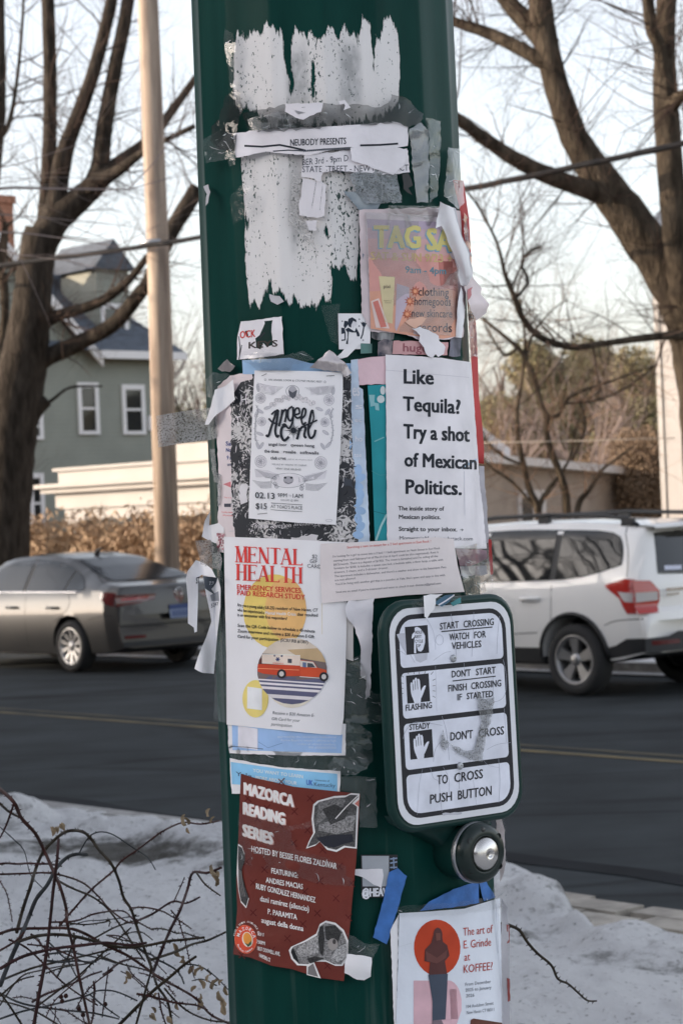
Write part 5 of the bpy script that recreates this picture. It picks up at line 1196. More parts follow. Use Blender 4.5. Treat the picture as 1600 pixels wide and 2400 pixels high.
p.poly(K(565,1150, 690,1190, 690,1300, 560,1640, 545,1600), (180, 166, 178), 2); p.poly(K(300,1330, 380,1300, 490,1610, 350,1600), (212, 190, 184), 2); p.poly(K(320,1340, 372,1320, 460,1590, 400,1600), (196, 118, 108), 3)
sheet('flyer', torn(K(250,428, 600,440, 980,470, 1060,590, 1110,700, 1160,880, 1195,1000, 1185,1400, 1165,1690, 1100,1720, 1000,1720, 800,1730, 640,1660, 300,1612, 270,900), 25, 1.0), paper_mat('faded_print', (206, 196, 200), .4, .08), 3.6, p, wr(25, .0014, .05, .03), label='faded pink and lavender sale flyer with yellow heading and a list of goods', cat='flyer')
sheet('plastic_sleeve', K(235,420, 600,432, 990,450, 1060,590, 1150,860, 1195,1000, 1190,1690, 300,1620, 262,900), film_mat('cloudy_sleeve', .17, .15, (.74, .70, .71), sc_=24, bump=.8), 4.4, None, wr(126, .0010, .05, .03), label='cloudy clear plastic sleeve over the faded sale flyer', cat='plastic sleeve')
sheet('tape_strip', K(480,350, 1000,360, 1000,560, 870,560, 860,470, 730,470, 720,580, 660,580, 640,460, 500,450, 500,600, 470,590), FILMC, 5.0, None, wr(26, .0012, .15, .05, True), label='clear tape streaks over the top of the sale flyer', cat='tape')
p = Print(); p.text('huge', k1(630, 1842), k1(880, 1850), 19, (140, 84, 92), .02); 
sheet('flyer', torn(K(530,1735, 800,1740, 1090,1750, 1080,1880, 870,1880, 520,1870), 27, 1.5), paper_mat('dusty_pink', (190, 148, 148), .5, .15), 2.8, p, wr(27, .001), label='dusty pink strip with one dark word below the sale flyer', cat='flyer')
sheet('flyer_scrap', torn(K(1115,1705, 1225,1710, 1215,1890, 1095,1890), 28, 2), mat('dark_collage', (.12, .12, .15), .7, noise=(30, .9, (1, 1, 1))), 2.7, None, label='dark grey photo scrap right of the pink strip', cat='flyer')
sheet('flyer_scrap', torn(K(370,1750, 430,1715, 525,1735, 520,1880, 370,1890), 29, 2), mat('speckle_collage', (.40, .33, .33), .7, noise=(70, .9, (1, 1, 1), (.03, .035, .06))), 2.9, None, label='speckled brown and navy scrap left of the pink strip', cat='flyer')
sheet('flyer_scrap', torn(K(305,1610, 540,1650, 530,1720, 380,1730, 305,1700), 30, 2), mat('bw_scrap', (.5, .5, .5), .7, noise=(60, 1, (1, 1, .4), (.02, .02, .025))), 2.7, None, label='black and white scrap under the lower left of the sale flyer', cat='flyer')
sheet('flyer_scrap', K(195,1760, 312,1765, 310,1860, 195,1866), mat('teal_scrap', (.10, .22, .20), .6, noise=(20, .5, (1, 1, 1))), 2.2, None, label='small teal scrap under the cleaner sticker', cat='flyer')
sheet('flyer_scrap', torn(K(190,1680, 200,1760, 60,1900, 0,1916, -60,1916, 60,1790), 31, 1), PAPERW, 2.6, None, wr(31, .001), label='slanting white scrap below the cleaner sticker', cat='paper scrap')
sheet('paper_scrap', torn(K(720,1610, 800,1590, 960,1660, 1060,1800, 1045,1870, 985,1900, 960,1870, 930,1910, 880,1890, 840,1800, 790,1740, 800,1680), 32, 3), PAPER, 6, None, wr(32, .004), label='white torn patch hanging over the bottom of the sale flyer', cat='paper scrap')
sheet('paper_scrap', torn(K(648,1540, 700,1510, 830,1490, 866,1505, 820,1570, 750,1610), 33, 1.6), paper_mat('peach_scrap', (212, 172, 152)), 4.8, None, wr(33, .001), label='peach torn scrap beside the last word of the list', cat='paper scrap')
# blue-grey side slivers
sheet('flyer_scrap', K(215,840, 270,880, 285,1100, 275,1450, 245,1450, 216,1090), mat('blue_sliver', (.42, .48, .58), .7, noise=(24, .6, (1, 1, 1), (.12, .12, .16))), 2.9, None, label='pale blue photo sliver along the left of the sale flyer', cat='flyer')
sheet('flyer_scrap', torn(K(20,205, 130,210, 360,235, 400,330, 340,420, 180,400), 34, 1.5), mat('blue_photo', (.40, .44, .46), .6, noise=(40, .8, (1, 1, 1), (.12, .17, .22))), 2.0, None, label='torn blue-grey photo corner above the sale flyer', cat='flyer')
# ---- red strip on the right limb
p = Print()
for t_, x, y in (('R', 0, 0),): pass
for x, y in ((1312, 330), (1345, 760), (1350, 800)): p.poly(D_ if False else Dd(x, y - 40, x + 14, y - 40, x + 12, y - 24, x + 18, y, x + 6, y, x + 2, y - 20), (58, 22, 28))
RS = K(1135,90, 1245,100, 1300,480, 1325,900, 1345,1300, 1375,1600, 1390,1916) + Dd(1340,500, 1370,760, 1388,1000, 1385,1125, 1335,1118, 1310,760, 1270,200) + K(1300,1600, 1250,900, 1215,420)
sheet('flyer', RS, paper_mat('red_flyer', (172, 62, 62), .6, .15), 3.2, p, wr(35, .001), xs=LX + [804 + 313 * math.sin(R_(a)) for a in (80.5, 82, 83, 85, 86, 87, 88)], label='long narrow red flyer edge curving round the right side of the pole', cat='flyer')
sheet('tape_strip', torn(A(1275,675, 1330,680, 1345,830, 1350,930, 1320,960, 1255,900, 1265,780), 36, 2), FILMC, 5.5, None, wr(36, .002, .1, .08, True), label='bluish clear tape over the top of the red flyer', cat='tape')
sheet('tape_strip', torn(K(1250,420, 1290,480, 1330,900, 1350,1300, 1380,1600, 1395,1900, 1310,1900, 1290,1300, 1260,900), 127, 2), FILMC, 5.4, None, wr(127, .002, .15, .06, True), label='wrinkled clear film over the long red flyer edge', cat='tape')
# peeled white strips standing off the surface
def peel(base, amp, f):
    def mp(px, py, off):
        px = np.asarray(px); py = np.asarray(py); return hit_pole(np.minimum(px, 1112 + (py - 500) * .055), py, np.asarray(off) + base + amp * f(px, py)) + np.stack([np.maximum(px - (1112 + (py - 500) * .055), 0) * .00066, 0 * px, 0 * px], -1)
    return mp
sheet('peeled_paper', torn(K(1005,312, 1140,378, 1165,470, 1215,640, 1300,850, 1310,960, 1340,1070, 1270,1185, 1215,1165, 1190,1060, 1200,990, 1150,870, 1100,760, 1060,640, 1020,560, 960,585), 37, 1.2), PAPERW, 6.5, None, None, mapper=peel(.006, .014, lambda x, y: np.sin((x - 1020 - (y - 480) * .33) * .06) ** 2), label='long white paper strip peeling and curling off the right of the sale flyer', cat='paper scrap')
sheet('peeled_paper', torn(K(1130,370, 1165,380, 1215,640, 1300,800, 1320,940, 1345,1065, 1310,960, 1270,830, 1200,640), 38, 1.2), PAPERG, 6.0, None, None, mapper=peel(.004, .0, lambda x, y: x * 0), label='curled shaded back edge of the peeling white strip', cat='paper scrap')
p = Print(); p.poly(K(1410,1350, 1440,1380, 1450,1410, 1400,1400), (90, 88, 96)); p.line(K(1360,1440, 1420,1480, 1460,1420), 4, (130, 90, 92)); p.poly(torn(K(1290,1210, 1340,1180, 1310,1300, 1290,1320), 4, 2), (186, 120, 122))
sheet('peeled_paper', torn(K(1250,1190, 1330,1060, 1430,1200, 1420,1260, 1510,1370, 1480,1450, 1370,1530, 1320,1420, 1290,1330), 39, 2), PAPERP, 6.3, p, None, mapper=peel(.006, .006, lambda x, y: np.sin(x * .07) ** 2), label='pinkish torn flap sticking out past the right edge of the pole', cat='paper scrap')
sheet('peeled_paper', torn(K(1215,1175, 1240,1240, 1236,1330, 1262,1420, 1225,1705, 1166,1700, 1185,1380), 40, .8), PAPERW, 6.2, None, lambda x, y: .006 * np.abs(np.sin((x - 1067) * .13)), label='narrow rolled white strip right of the list', cat='paper scrap')

# ---- blue poster behind, black and white collage, teal and pink edges
sheet('flyer', Cc(650,138, 1000,120, 1150,160, 1500,160, 1500,600, 1560,1490, 1440,1480, 1440,240, 655,240), paper_mat('sky_blue_flyer', (150, 182, 218), .6, .22), 1.2, None, wr(41, .001), label='sky blue poster whose edges show around the music poster', cat='flyer')
p = Print(); LB = (206, 208, 216)
for t_, x, y, cp in (('es', 180, 500, 30), ('ec', 200, 740, 11), ('ho', 205, 920, 14), ('tos', 195, 1060, 9), ('s', 205, 620, 14)): p.text(t_, d1(x, y), d1(x + 65, y), cp, LB, .02)
for k in range(9): p.disc(d1(232 + 20 * (k % 2), 1180 + 75 * k), 9, 13, (150, 178, 210), rot=k)
sheet('flyer', torn(Dd(165,170, 232,160, 240,420, 275,440, 300,1000, 340,1850, 235,1860, 190,1300, 168,600), 42, .8), paper_mat('worn_blue_white', (178, 192, 212), .8, .3, sc_=40), 2.4, p, wr(42, .001), label='worn pale blue paper strip between the music poster and the teal strip', cat='flyer')
p = Print(); p.disc(d1(440, 530), 9, 9, (190, 200, 200)); p.poly(torn(Dd(330,490, 385,490, 380,560, 420,570, 425,635, 390,630, 385,590, 345,600), 3, 2), (130, 176, 180)); p.disc(d1(458, 450), 6, 10, (200, 206, 206)); p.line(Dd(395,1830, 440,1700, 495,1590), 5, (150, 188, 188))
p.line(Dd(355,1190, 430,1230, 490,1225), 1.2, (70, 140, 146)); p.line(Dd(380,920, 470,880), 3, (110, 168, 172)); p.line(Dd(370,1560, 490,1590), 1.4, (20, 90, 98))
sheet('flyer', Dd(318,405, 490,395, 500,1860, 385,1860, 352,900), paper_mat('teal_flyer', (38, 132, 140), .5, .18), 3.0, p, wr(43, .0008), label='teal flyer strip left of the large-type poster', cat='flyer')
sheet('flyer_scrap', torn(Dd(228,165, 400,140, 500,130, 500,390, 238,400), 44, 1), paper_mat('pale_pink', (205, 176, 182), .5, .15), 3.2, None, wr(44, .001), label='pale pink scrap above the teal strip', cat='flyer')
def bw_mat():
    M = mat('black_white_collage', (.05, .05, .055), .65); t = M.node_tree; b = t.nodes['Principled BSDF']; L_ = t.links.new
    tc = t.nodes.new('ShaderNodeTexCoord'); n = t.nodes.new('ShaderNodeTexNoise'); n.inputs['Scale'].default_value = 70; n.inputs['Detail'].default_value = 4; n.inputs['Distortion'].default_value = 3.5; L_(tc.outputs['Object'], n.inputs['Vector'])
    n2 = t.nodes.new('ShaderNodeTexNoise'); n2.inputs['Scale'].default_value = 22; n2.inputs['Detail'].default_value = 2; L_(tc.outputs['Object'], n2.inputs['Vector'])
    a = t.nodes.new('ShaderNodeMath'); a.operation = 'ADD'; L_(n2.outputs[0], a.inputs[0]); L_(n.outputs[0], a.inputs[1])
    r = t.nodes.new('ShaderNodeMapRange'); r.inputs[1].default_value = 1.04; r.inputs[2].default_value = 1.12; L_(a.outputs[0], r.inputs[0])
    mx = t.nodes.new('ShaderNodeMix'); mx.data_type = 'RGBA'; mx.inputs[6].default_value = (.028, .03, .036, 1); mx.inputs[7].default_value = (.66, .63, .62, 1); L_(r.outputs[0], mx.inputs[0]); L_(mx.outputs[2], b.inputs['Base Color'])
    return M
BW = bw_mat(); p = Print(); LG = (206, 202, 204); rw = random.Random(17); fw = wave(4, 6, .004, .02)
for k in range(330):
    x = rw.uniform(575, 1490); y = rw.uniform(260, 1480)
    if 735 < x < 1350 and y < 1290: continue
    a_ = 2.2 * float(fw(x, y)) + (1.3 if x < 760 else .5) + rw.gauss(0, .25); l_ = rw.uniform(18, 62); cv = rw.gauss(0, .5); pts_ = [c1(x + l_ * (u - .5) * math.cos(a_ + cv * u), y + l_ * (u - .5) * math.sin(a_ + cv * u)) for u in (0, .33, .66, 1)]
    wd_ = rw.uniform(.7, 2.4); p.line(pts_, [.3, wd_, wd_, .3], LG if rw.random() < .62 else (30, 32, 38), 1 + .002 * k)
for st, x0, y0, x1, cp in (('H', 640, 465, 682, 24), ('T', 600, 620, 640, 22)): p.text(st, c1(x0, y0), c1(x1, y0 - 4), cp, LG, .0)
p.text('friend loves on', c1(740, 1375), c1(1010, 1366), 10, LG, .01, .3); p.text('lifeisacycle', c1(1030, 1356), c1(1265, 1345), 11, LG, .01, .3)
p.poly(torn(Cc(640,1050, 690,1050, 690,1180, 640,1200, 620,1120), 3, 3), LG); p.poly(torn(Cc(1010,1440, 1180,1420, 1210,1425, 1205,1490, 1010,1490), 5, 3), LG); p.poly(torn(Cc(1400,1000, 1460,1010, 1470,1080, 1390,1060), 5, 4), (64, 68, 76))
sheet('flyer', torn(Cc(640,300, 720,280, 740,250, 1390,240, 1452,250, 1460,600, 1480,1100, 1500,1490, 1430,1500, 600,1445, 575,1250, 565,800, 570,420), 45, 2), BW, 2.0, p, wr(45, .0012), label='black and white collage poster behind the music poster', cat='flyer')
p = Print(); BL = (44, 66, 128)
for st, x0, y, x1, cp in (('Sat', 530, 765, 582, 9.5), ('Nov', 532, 812, 582, 9), ('9 am', 538, 868, 590, 9), ('until', 542, 915, 590, 8)): p.text(st, c1(x0, y), c1(x1, y), cp, BL if st != 'until' else (90, 96, 120), .02)
p.poly(Cc(510,1050, 566,1030, 568,1075), (206, 128, 132)); p.text('Locally made', c1(500, 1258), c1(580, 1262), 3.2, RED); p.text('All proceeds', c1(508, 1282), c1(580, 1286), 3.2, RED); p.line(Cc(518,1205, 568,1205), 8, (70, 70, 78)); p.text('This is a', c1(516, 1152), c1(570, 1154), 3, RED)
sheet('flyer', torn(Cc(470,330, 560,250, 720,225, 735,300, 640,330, 600,420, 590,800, 590,1250, 600,1450, 520,1440, 470,1440, 480,1000, 455,600), 46, 1.5), paper_mat('off_white_flyer', (214, 202, 202), .5, .08), 1.4, p, wr(46, .001), label='off-white flyer with blue day and time lettering at the left edge of the pole', cat='flyer')

# ---- music poster
M_ = one(crop(580, 860, 6.1875)); MM = crop(580, 860, 6.1875); p = Print(); GR = (209, 206, 210); OL = (128, 128, 136)
p.text('AN ANGEL LOOR & CTC*NT MUSIC FEST', M_(302, 196), M_(1080, 226), 4.6, (70, 72, 80), .006)
for q in ((257, 184), (1122, 215)): p.ring(M_(*q), 2.0, 2.4, .6, (70, 72, 80))
def curl(cx, cy, r_, n=14, col=OL, w_=.7, tur=1.6, ph=0):
    p.line([M_(cx + r_ * (1 - k / n * .8) * math.cos(ph + tur * 6.283 * k / n), cy + r_ * (1 - k / n * .8) * math.sin(ph + tur * 6.283 * k / n)) for k in range(n)], w_, col)
rr_ = random.Random(9)
def rose(cx, cy, r_, leaf=True):
    p.disc(M_(cx, cy), r_ / 6.19, r_ * 1.08 / 6.19, GR, lv=1)
    for k in range(7): a = k * .9; q = r_ * (.55 + .1 * (k % 2)); p.ring(M_(cx + q * math.cos(a) * .6, cy + q * math.sin(a) * .6), r_ * .42 / 6.19, r_ * .36 / 6.19, .6, OL, a, 12)
    curl(cx, cy, r_ * .45); p.ring(M_(cx, cy), r_ / 6.19, r_ * 1.05 / 6.19, .7, OL)
for cx, cy, r_ in ((188, 450, 72), (1180, 478, 74), (205, 790, 62), (1120, 800, 62), (190, 1370, 84), (1060, 1390, 88)): rose(cx, cy, r_)
def wing(x0, y0, x1, y1, up_):
    for k in range(8):
        t = k / 7; ya = y0 + t * up_; p.line([M_(x0 + (x1 - x0) * u, ya + (y1 - y0) * u + 18 * math.sin(u * 3.1)) for u in (0, .3, .6, .85 - .35 * t, 1 - .4 * t)], .6, OL)
p.poly(MM(135,225, 300,255, 440,280, 420,360, 380,400, 260,350), GR); wing(140, 230, 520, 290, 120); p.poly(MM(1262,262, 1100,275, 900,290, 920,400, 1050,380), GR); wing(1262, 262, 830, 300, 100)
p.poly(MM(100,1480, 300,1500, 460,1560, 330,1590, 120,1600), GR); wing(460, 1560, 110, 1480, 70); p.poly(MM(1150,1510, 950,1540, 740,1600, 860,1640, 1120,1620), GR); wing(740, 1600, 1150, 1500, 70)
wing(350, 1660, 70, 1640, 90); wing(840, 1690, 1160, 1680, 90)
for k in range(18):
    u = k / 17; x = 350 + 600 * u; y = 540 - 110 * math.sin(u * 3.14) + 20 * math.sin(k * 2.1); p.disc(M_(x, y), 38 / 6.19, 34 / 6.19, (212, 208, 210), lv=1); curl(x, y, 36, ph=k)
p.disc(M_(652, 350), 60 / 6.19, 78 / 6.19, (170, 168, 174)); p.ring(M_(652, 350), 95 / 6.19, 85 / 6.19, 1.0, OL); p.poly(MM(590,330, 652,370, 720,330, 700,420, 655,460, 610,420), (84, 86, 94), 2)
for sx, pts in ((0, (130,560, 150,640, 120,760, 110,900, 115,1050, 140,1080)), (1, (1240,600, 1200,700, 1225,820, 1235,960, 1205,1100))):
    q = list(zip(pts[::2], pts[1::2])); p.line([M_(*t) for t in smooth_poly(q, 5)], 2.2, (176, 174, 180)); p.line([M_(*t) for t in smooth_poly(q, 5)], .7, OL, 2)
    for k, t in enumerate(smooth_poly(q, 4)): p.line([M_(t[0], t[1]), M_(t[0] + (24 if k % 2 else -24), t[1] - 12)], .7, OL)
for x, y, a in ((180, 640, .5), (130, 680, 2), (180, 970, .4), (150, 1140, 1.2), (200, 1140, -1), (1090, 1150, 1), (1170, 1130, -.8), (1160, 650, 2.2), (1130, 950, .6), (1200, 690, 1), (290, 590, -.3), (1040, 610, .4), (150, 300, 1.4), (1240, 350, 1.7)):
    p.disc(M_(x, y), 9, 3.4, (186, 184, 190), a); p.ring(M_(x, y), 9, 3.4, .6, OL, a, 14)
p.poly([M_(350 + 480 * u, 1640 - 100 * math.sin(u * 3.14)) for u in np.linspace(0, 1, 14)] + [M_(830 - 480 * u, 1640 + 110 * math.sin(u * 3.14)) for u in np.linspace(0, 1, 14)][1:-1], (212, 209, 212)); p.ring(M_(590, 1645), 40, 17, .8, OL); p.disc(M_(592, 1640), 74 / 6.19, 60 / 6.19, (160, 158, 164), lv=2)
for x in (545, 635): p.disc(M_(x, 1605), 3.2, 2.6, (60, 62, 68), lv=3)
p.line(MM(540,1665, 590,1690, 650,1668), 1.0, (60, 62, 68), 3); 
for x, y in ((400, 1690), (420, 1730), (790, 1720), (780, 1760), (390, 1610), (830, 1630)): curl(x, y, 34, w_=1.0)
p.lv = 4
def stroke(pts, w_, n=6): p.line([M_(*t) for t in smooth_poly(list(zip(pts[::2], pts[1::2])), n)], w_, BLK)
stroke((265,985, 300,1000, 340,880, 380,760, 420,640, 440,650, 420,800, 400,930, 425,1010, 455,985), 5.4); stroke((305,745, 360,800, 440,830), 4.4); stroke((345,690, 400,640, 460,640), 4)
stroke((500,615, 490,720, 455,860), 5.2); stroke((480,740, 520,640, 560,625, 560,700, 540,800), 4.8); stroke((650,570, 590,620, 585,730, 620,780, 655,720, 660,580, 655,780, 600,890, 540,830, 500,850), 4.6)
stroke((690,690, 750,670, 740,600, 695,610, 680,690, 720,740, 770,720), 4.4); stroke((765,760, 830,700, 840,620, 805,610, 780,740, 800,830, 850,800), 4.6)
stroke((560,850, 500,880, 485,980, 530,1065, 600,1010), 6.2); stroke((750,880, 740,960, 715,1050), 5.6); stroke((735,950, 790,870, 840,880, 820,990, 850,1030), 5.4); stroke((1010,770, 900,820, 815,855), 3.6); stroke((950,650, 925,650, 880,900, 905,1025, 960,1000, 985,910), 5.6); stroke((950,650, 955,760, 890,900), 3.4)
for k in range(16):
    a = 6.283 * k / 16; r_ = 82 if k % 2 else 150 if k % 4 == 0 else 110; p.poly([M_(665 + 22 * math.cos(a - .35), 920 + 22 * math.sin(a - .35)), M_(665 + r_ * math.cos(a), 920 + r_ * math.sin(a)), M_(665 + 22 * math.cos(a + .35), 920 + 22 * math.sin(a + .35))], BLK)
p.disc(M_(665, 920), 6, 7, BLK)
for st, x0, y0, x1, y1, cp in (('angel loor', 303, 1140, 568, 1148, 7.2), ('qween hong', 625, 1150, 968, 1164, 7.2), ('the tines', 243, 1238, 452, 1246, 7.2), ('rosalie', 520, 1248, 700, 1255, 7.2), ('softwalls', 760, 1258, 1030, 1268, 7.2), ('club c+nt', 333, 1338, 556, 1348, 7.2)): p.text(st, M_(x0, y0), M_(x1, y1), cp, (50, 52, 60), .022)
p.text('(DJED BY BRI WILSON & DJQT)', M_(582, 1344), M_(940, 1358), 2.6, (120, 120, 126)); p.text('VISUALS BY VISIONS OF CHERRY', M_(352, 1420), M_(860, 1438), 3.5, (90, 92, 100)); p.text('VDAY ZINE RELEASE', M_(408, 1484), M_(775, 1500), 4.2, (76, 78, 86))
p.text('02.13', M_(110, 1900), M_(388, 1914), 14, BLK, .012); p.text('9PM', M_(434, 1888), M_(570, 1890), 9.5, BLK, .006); p.text('TO', M_(596, 1880), M_(634, 1882), 4.2, (110, 110, 118)); p.text('1AM', M_(656, 1896), M_(800, 1902), 9.5, BLK, .006); p.text('DOORS @ 8PM', M_(484, 1942), M_(736, 1952), 4.4, (90, 90, 98))
p.text('$15', M_(118, 2055), M_(278, 2060), 13.5, BLK, .012); p.line(MM(340,1972, 792,2000), 1.0, BLK); p.line(MM(335,2070, 790,2100), 1.0, BLK); p.text("AT TOAD'S PLACE", M_(335, 2044), M_(792, 2068), 7.6, BLK, .006)
for q in (MM(205,128, 278,94), MM(1140,130, 1262,120), MM(145,2135, 285,2120)): p.line(q, 1.6, (120, 120, 120))
p.ring(M_(1180, 2226), 8, 2.6, .8, (170, 168, 172))
sheet('flyer', MM(100,48, 600,50, 1380,72, 1382,400, 1345,1200, 1283,2290, 700,2258, 14,2196, 30,1700, 60,900), PAPERW, 6.0, p, wr(47, .0009, .03, .02), label='white music poster with rose border and brush lettering stapled over a dark collage', cat='flyer')
# foil scraps over its top corners
FOIL = mat('crinkled_foil_tape', (.55, .50, .50), .28, metal=.75, bump=(90, 1.0, .004, (1, 1, .25)))
sheet('tape_strip', torn(Cc(1145,195, 1210,130, 1290,62, 1400,150, 1455,230, 1400,262, 1380,222, 1250,212), 48, 2), FOIL, 7, None, wr(48, .004, .1, .1, True), dy=8, label='silvery crinkled tape on the top right corner of the music poster', cat='tape')
sheet('tape_strip', torn(Cc(470,200, 540,130, 598,180, 560,225, 500,220), 49, 2), FOIL, 4, None, wr(49, .003, .1, .1, True), dy=8, label='silvery crinkled tape at the left above the off-white flyer', cat='tape')
sheet('tape_strip', torn(Cc(640,105, 820,60, 960,100, 1100,70, 1180,130, 1020,170, 1010,215, 760,215, 700,160, 650,150), 50, 2), FILMC, 6.6, None, wr(50, .0028, .12, .06, True), dy=8, label='stretched clear film above the music poster', cat='tape')

# ---- large-type poster
p = Print(); DK = (30, 34, 42)
for st, x0, y0, x1, y1, cp in (('Like', 655, 384, 922, 394, 33.5), ('Tequila?', 648, 632, 1168, 664, 33), ('Try a shot', 652, 888, 1252, 920, 33.5), ('of Mexican', 660, 1146, 1316, 1174, 32), ('Politics.', 672, 1398, 1178, 1410, 33.5)): p.text(st, d1(x0, y0), d1(x1, y1), cp, DK, .034)
for st, x0, y0, x1, y1, cp in (('The inside story of', 600, 1552, 1020, 1556, 9.8), ('Mexican politics.', 606, 1630, 988, 1634, 9.8), ('Straight to your inbox.', 606, 1742, 1140, 1746, 10)): p.text(st, d1(x0, y0), d1(x1, y1), cp, DK, .026)
p.text('MomentsinMexico.substack.com', d1(612, 1822), d1(1284, 1830), 8.6, (60, 62, 72), .002); p.line(Dd(1168,1732, 1196,1732), 1.2, DK); p.line(Dd(1184,1722, 1196,1732, 1184,1742), 1.2, DK)
p.line(Dd(482,262, 700,280, 900,300, 1250,330), .9, (186, 182, 188)); p.line(Dd(1205,1190, 1210,1600), .9, (180, 180, 190)); p.line(Dd(1180,1165, 1260,1120, 1320,1085), 5, (170, 188, 208))
sheet('flyer', torn(Dd(482,120, 700,130, 1000,150, 1180,178, 1265,190, 1290,500, 1320,900, 1340,1200, 1385,1600, 1412,1905, 1100,1900, 520,1860, 496,1850, 492,1000), 51, .6), PAPER, 4.4, p, wr(51, .0010, .06, .012), label='large white poster asking about tequila in big bold black type', cat='flyer')

# ---- small print flyer
p = Print(); p.text('Searching a new co-tenant for a 2 bed apartment in East Rock !', f1(280, 258), f1(872, 214), 5.6, (196, 70, 60), .006)
for st, x0, y0, x1, y1, bd in (("I'm looking for a girl to move into a 2 bed / 1 bath apartment on Nash Street in East Rock", 180, 322, 938, 262, 0), ('starting from mid February/1st of March (1st of April could be also negotiated). Rent is', 184, 352, 926, 290, 0), ("$975/month. There is a deposit of $1950. The room is furnished and I'm selling all the", 186, 380, 922, 318, 0), ('furniture for $200. It includes: a queen size bed, a bedside table, a floor lamp, a table with', 188, 406, 958, 344, 0), ('drawers, 2 chairs, and a 3-drawer dresser.', 190, 434, 572, 400, 0),
    ("The apartment includes a dishwasher, and there's a washer and dryer in the basement. Pets", 192, 462, 980, 396, 0), ('are not allowed.', 194, 490, 342, 474, 0), ("You'd be living with another girl that is a postdoc at Yale. She's quiet and easy to live with.", 197, 518, 976, 452, .004), ("Send me an email if you're interested and want to check it out: dnonaca@gmail.com", 202, 574, 944, 510, 0)):
    p.text(st, f1(x0, y0), f1(x1, y1), 5.0, (104, 100, 108), bd)
sheet('flyer', Fc(95,225, 300,215, 600,200, 900,178, 1032,190, 1062,380, 1110,565, 700,588, 420,618, 105,645, 90,440), paper_mat('damp_paper', (212, 203, 202), .5, .07), 8.2, p, wr(53, .0012, .03, .03), label='slanting small-print apartment flyer with a red heading', cat='flyer')

# ---- red heading poster
p = Print()
SER = {'M': [[(0,0),(.05,1)], [(.05,1),(.45,0)], [(.45,0),(.85,1)], [(.9,1),(.95,0)]], 'E': [[(.15,0),(.15,1)], [(.1,1),(.9,1)], [(.1,.52),(.7,.52)], [(.1,0),(.95,0)]], 'N': [[(.05,0),(.08,1)], [(.08,1),(.85,0)], [(.9,0),(.9,1)]], 'T': [[(.5,0),(.5,1)], [(0,1),(1,1)]], 'A': [[(0,0),(.45,1)], [(.45,1),(.9,0)], [(.2,.32),(.75,.32)]], 'L': [[(.2,0),(.2,1)], [(.1,0),(.95,0)]], 'H': [[(.12,0),(.12,1)], [(.85,0),(.85,1)], [(.12,.52),(.85,.52)]]}
THK = {('M', 1), ('M', 3), ('E', 0), ('N', 1), ('T', 0), ('A', 1), ('L', 0), ('H', 0), ('H', 1)}
def serif(word, q0, q1, cap, col, gap=.16):
    q0 = np.array(q0); q1 = np.array(q1); d = q1 - q0; n = len(word); cw = 1 / (n + gap * (n - 1)); up_ = np.array([0.0, -1.0]) * cap; wpx = np.linalg.norm(d) * cw
    for i, ch in enumerate(word):
        o = i * cw * (1 + gap)
        for k, seg in enumerate(SER[ch]):
            pts = [tuple(q0 + d * (o + x * cw) + up_ * y) for x, y in seg]; th = wpx * (.27 if (ch, k) in THK else .085); p.line(pts, th, col)
            if seg[0][1] != seg[1][1] or True:
                for (x, y), q in zip(seg, pts):
                    vert = abs(seg[0][0] - seg[1][0]) < .5 and seg[0][1] != seg[1][1]
                    if y in (0, 1) and vert and not (ch in 'MNA' and 0 < x < .9 and k in (1, 2) and False): sw = wpx * (.22 if (ch, k) in THK else .16); p.line([(q[0] - sw, q[1] + (.04 if y == 0 else -.02) * 0), (q[0] + sw, q[1] + .03)], cap * .055, col)
                    elif y in (0, 1, .52) and not vert and x > .65: p.line([(q[0], q[1] - cap * (.11 if y != 1 else 0)), (q[0], q[1] + cap * (.11 if y != 0 else 0))], wpx * .09, col)
    return
p.disc(e1(795, 760), 73.5, 87.5, (235, 194, 108), rot=-.05, lv=1); p.disc(e1(890, 740), 48, 74, (234, 174, 112), rot=-.05, lv=2)
p.lv = 3
serif('MENTAL', e1(478, 345), e1(1030, 372), 36, RED); serif('HEALTH', e1(480, 495), e1(1024, 524), 36, RED)
p.text('EMERGENCY SERVICES', e1(482, 574), e1(1016, 606), 11.8, RED, .02); p.text('PAID RESEARCH STUDY', e1(484, 622), e1(1048, 662), 11.8, RED, .02)
for st, x0, y0, x1, y1 in (('$2', 1110, 314, 1152, 318), ('GIF', 1090, 354, 1152, 358), ('CARD', 1068, 394, 1186, 402)): p.text(st, e1(x0, y0), e1(x1, y1), 9, (70, 72, 80), .006)
for st, x0, y0, x1, y1, sh, col in (('Are you a young adult', 484, 716, 698, 740, 0, BLK), ('(18-25) resident of New Haven, CT', 706, 740, 1158, 762, .25, BLK), ('who has experienced a', 485, 758, 708, 782, 0, BLK), ('Mental Health Crisis', 718, 784, 974, 796, 0, (240, 238, 236)), ('that resulted', 984, 796, 1156, 804, 0, BLK), ('in an encounter with first responders?', 485, 800, 900, 832, 0, BLK),
    ('Scan the QR Code below to schedule a 45-minute', 487, 888, 1132, 938, .1, BLK), ('Zoom interview and receive a $20 Amazon E-Gift', 486, 934, 1126, 984, .1, BLK), ('Card for your participation. (SCSU IRB #1387)', 488, 980, 1074, 1030, .1, BLK)): p.text(st, e1(x0, y0), e1(x1, y1), 7.3, col, .016, sh)
for st, x0, y0, x1, y1 in (('Receive a $20 Amazon E-', 778, 1618, 1130, 1642), ('Gift Card for your', 772, 1668, 1008, 1684), ('participation', 766, 1712, 940, 1728)): p.text(st, e1(x0, y0), e1(x1, y1), 7.2, (88, 90, 98), .004, .22)
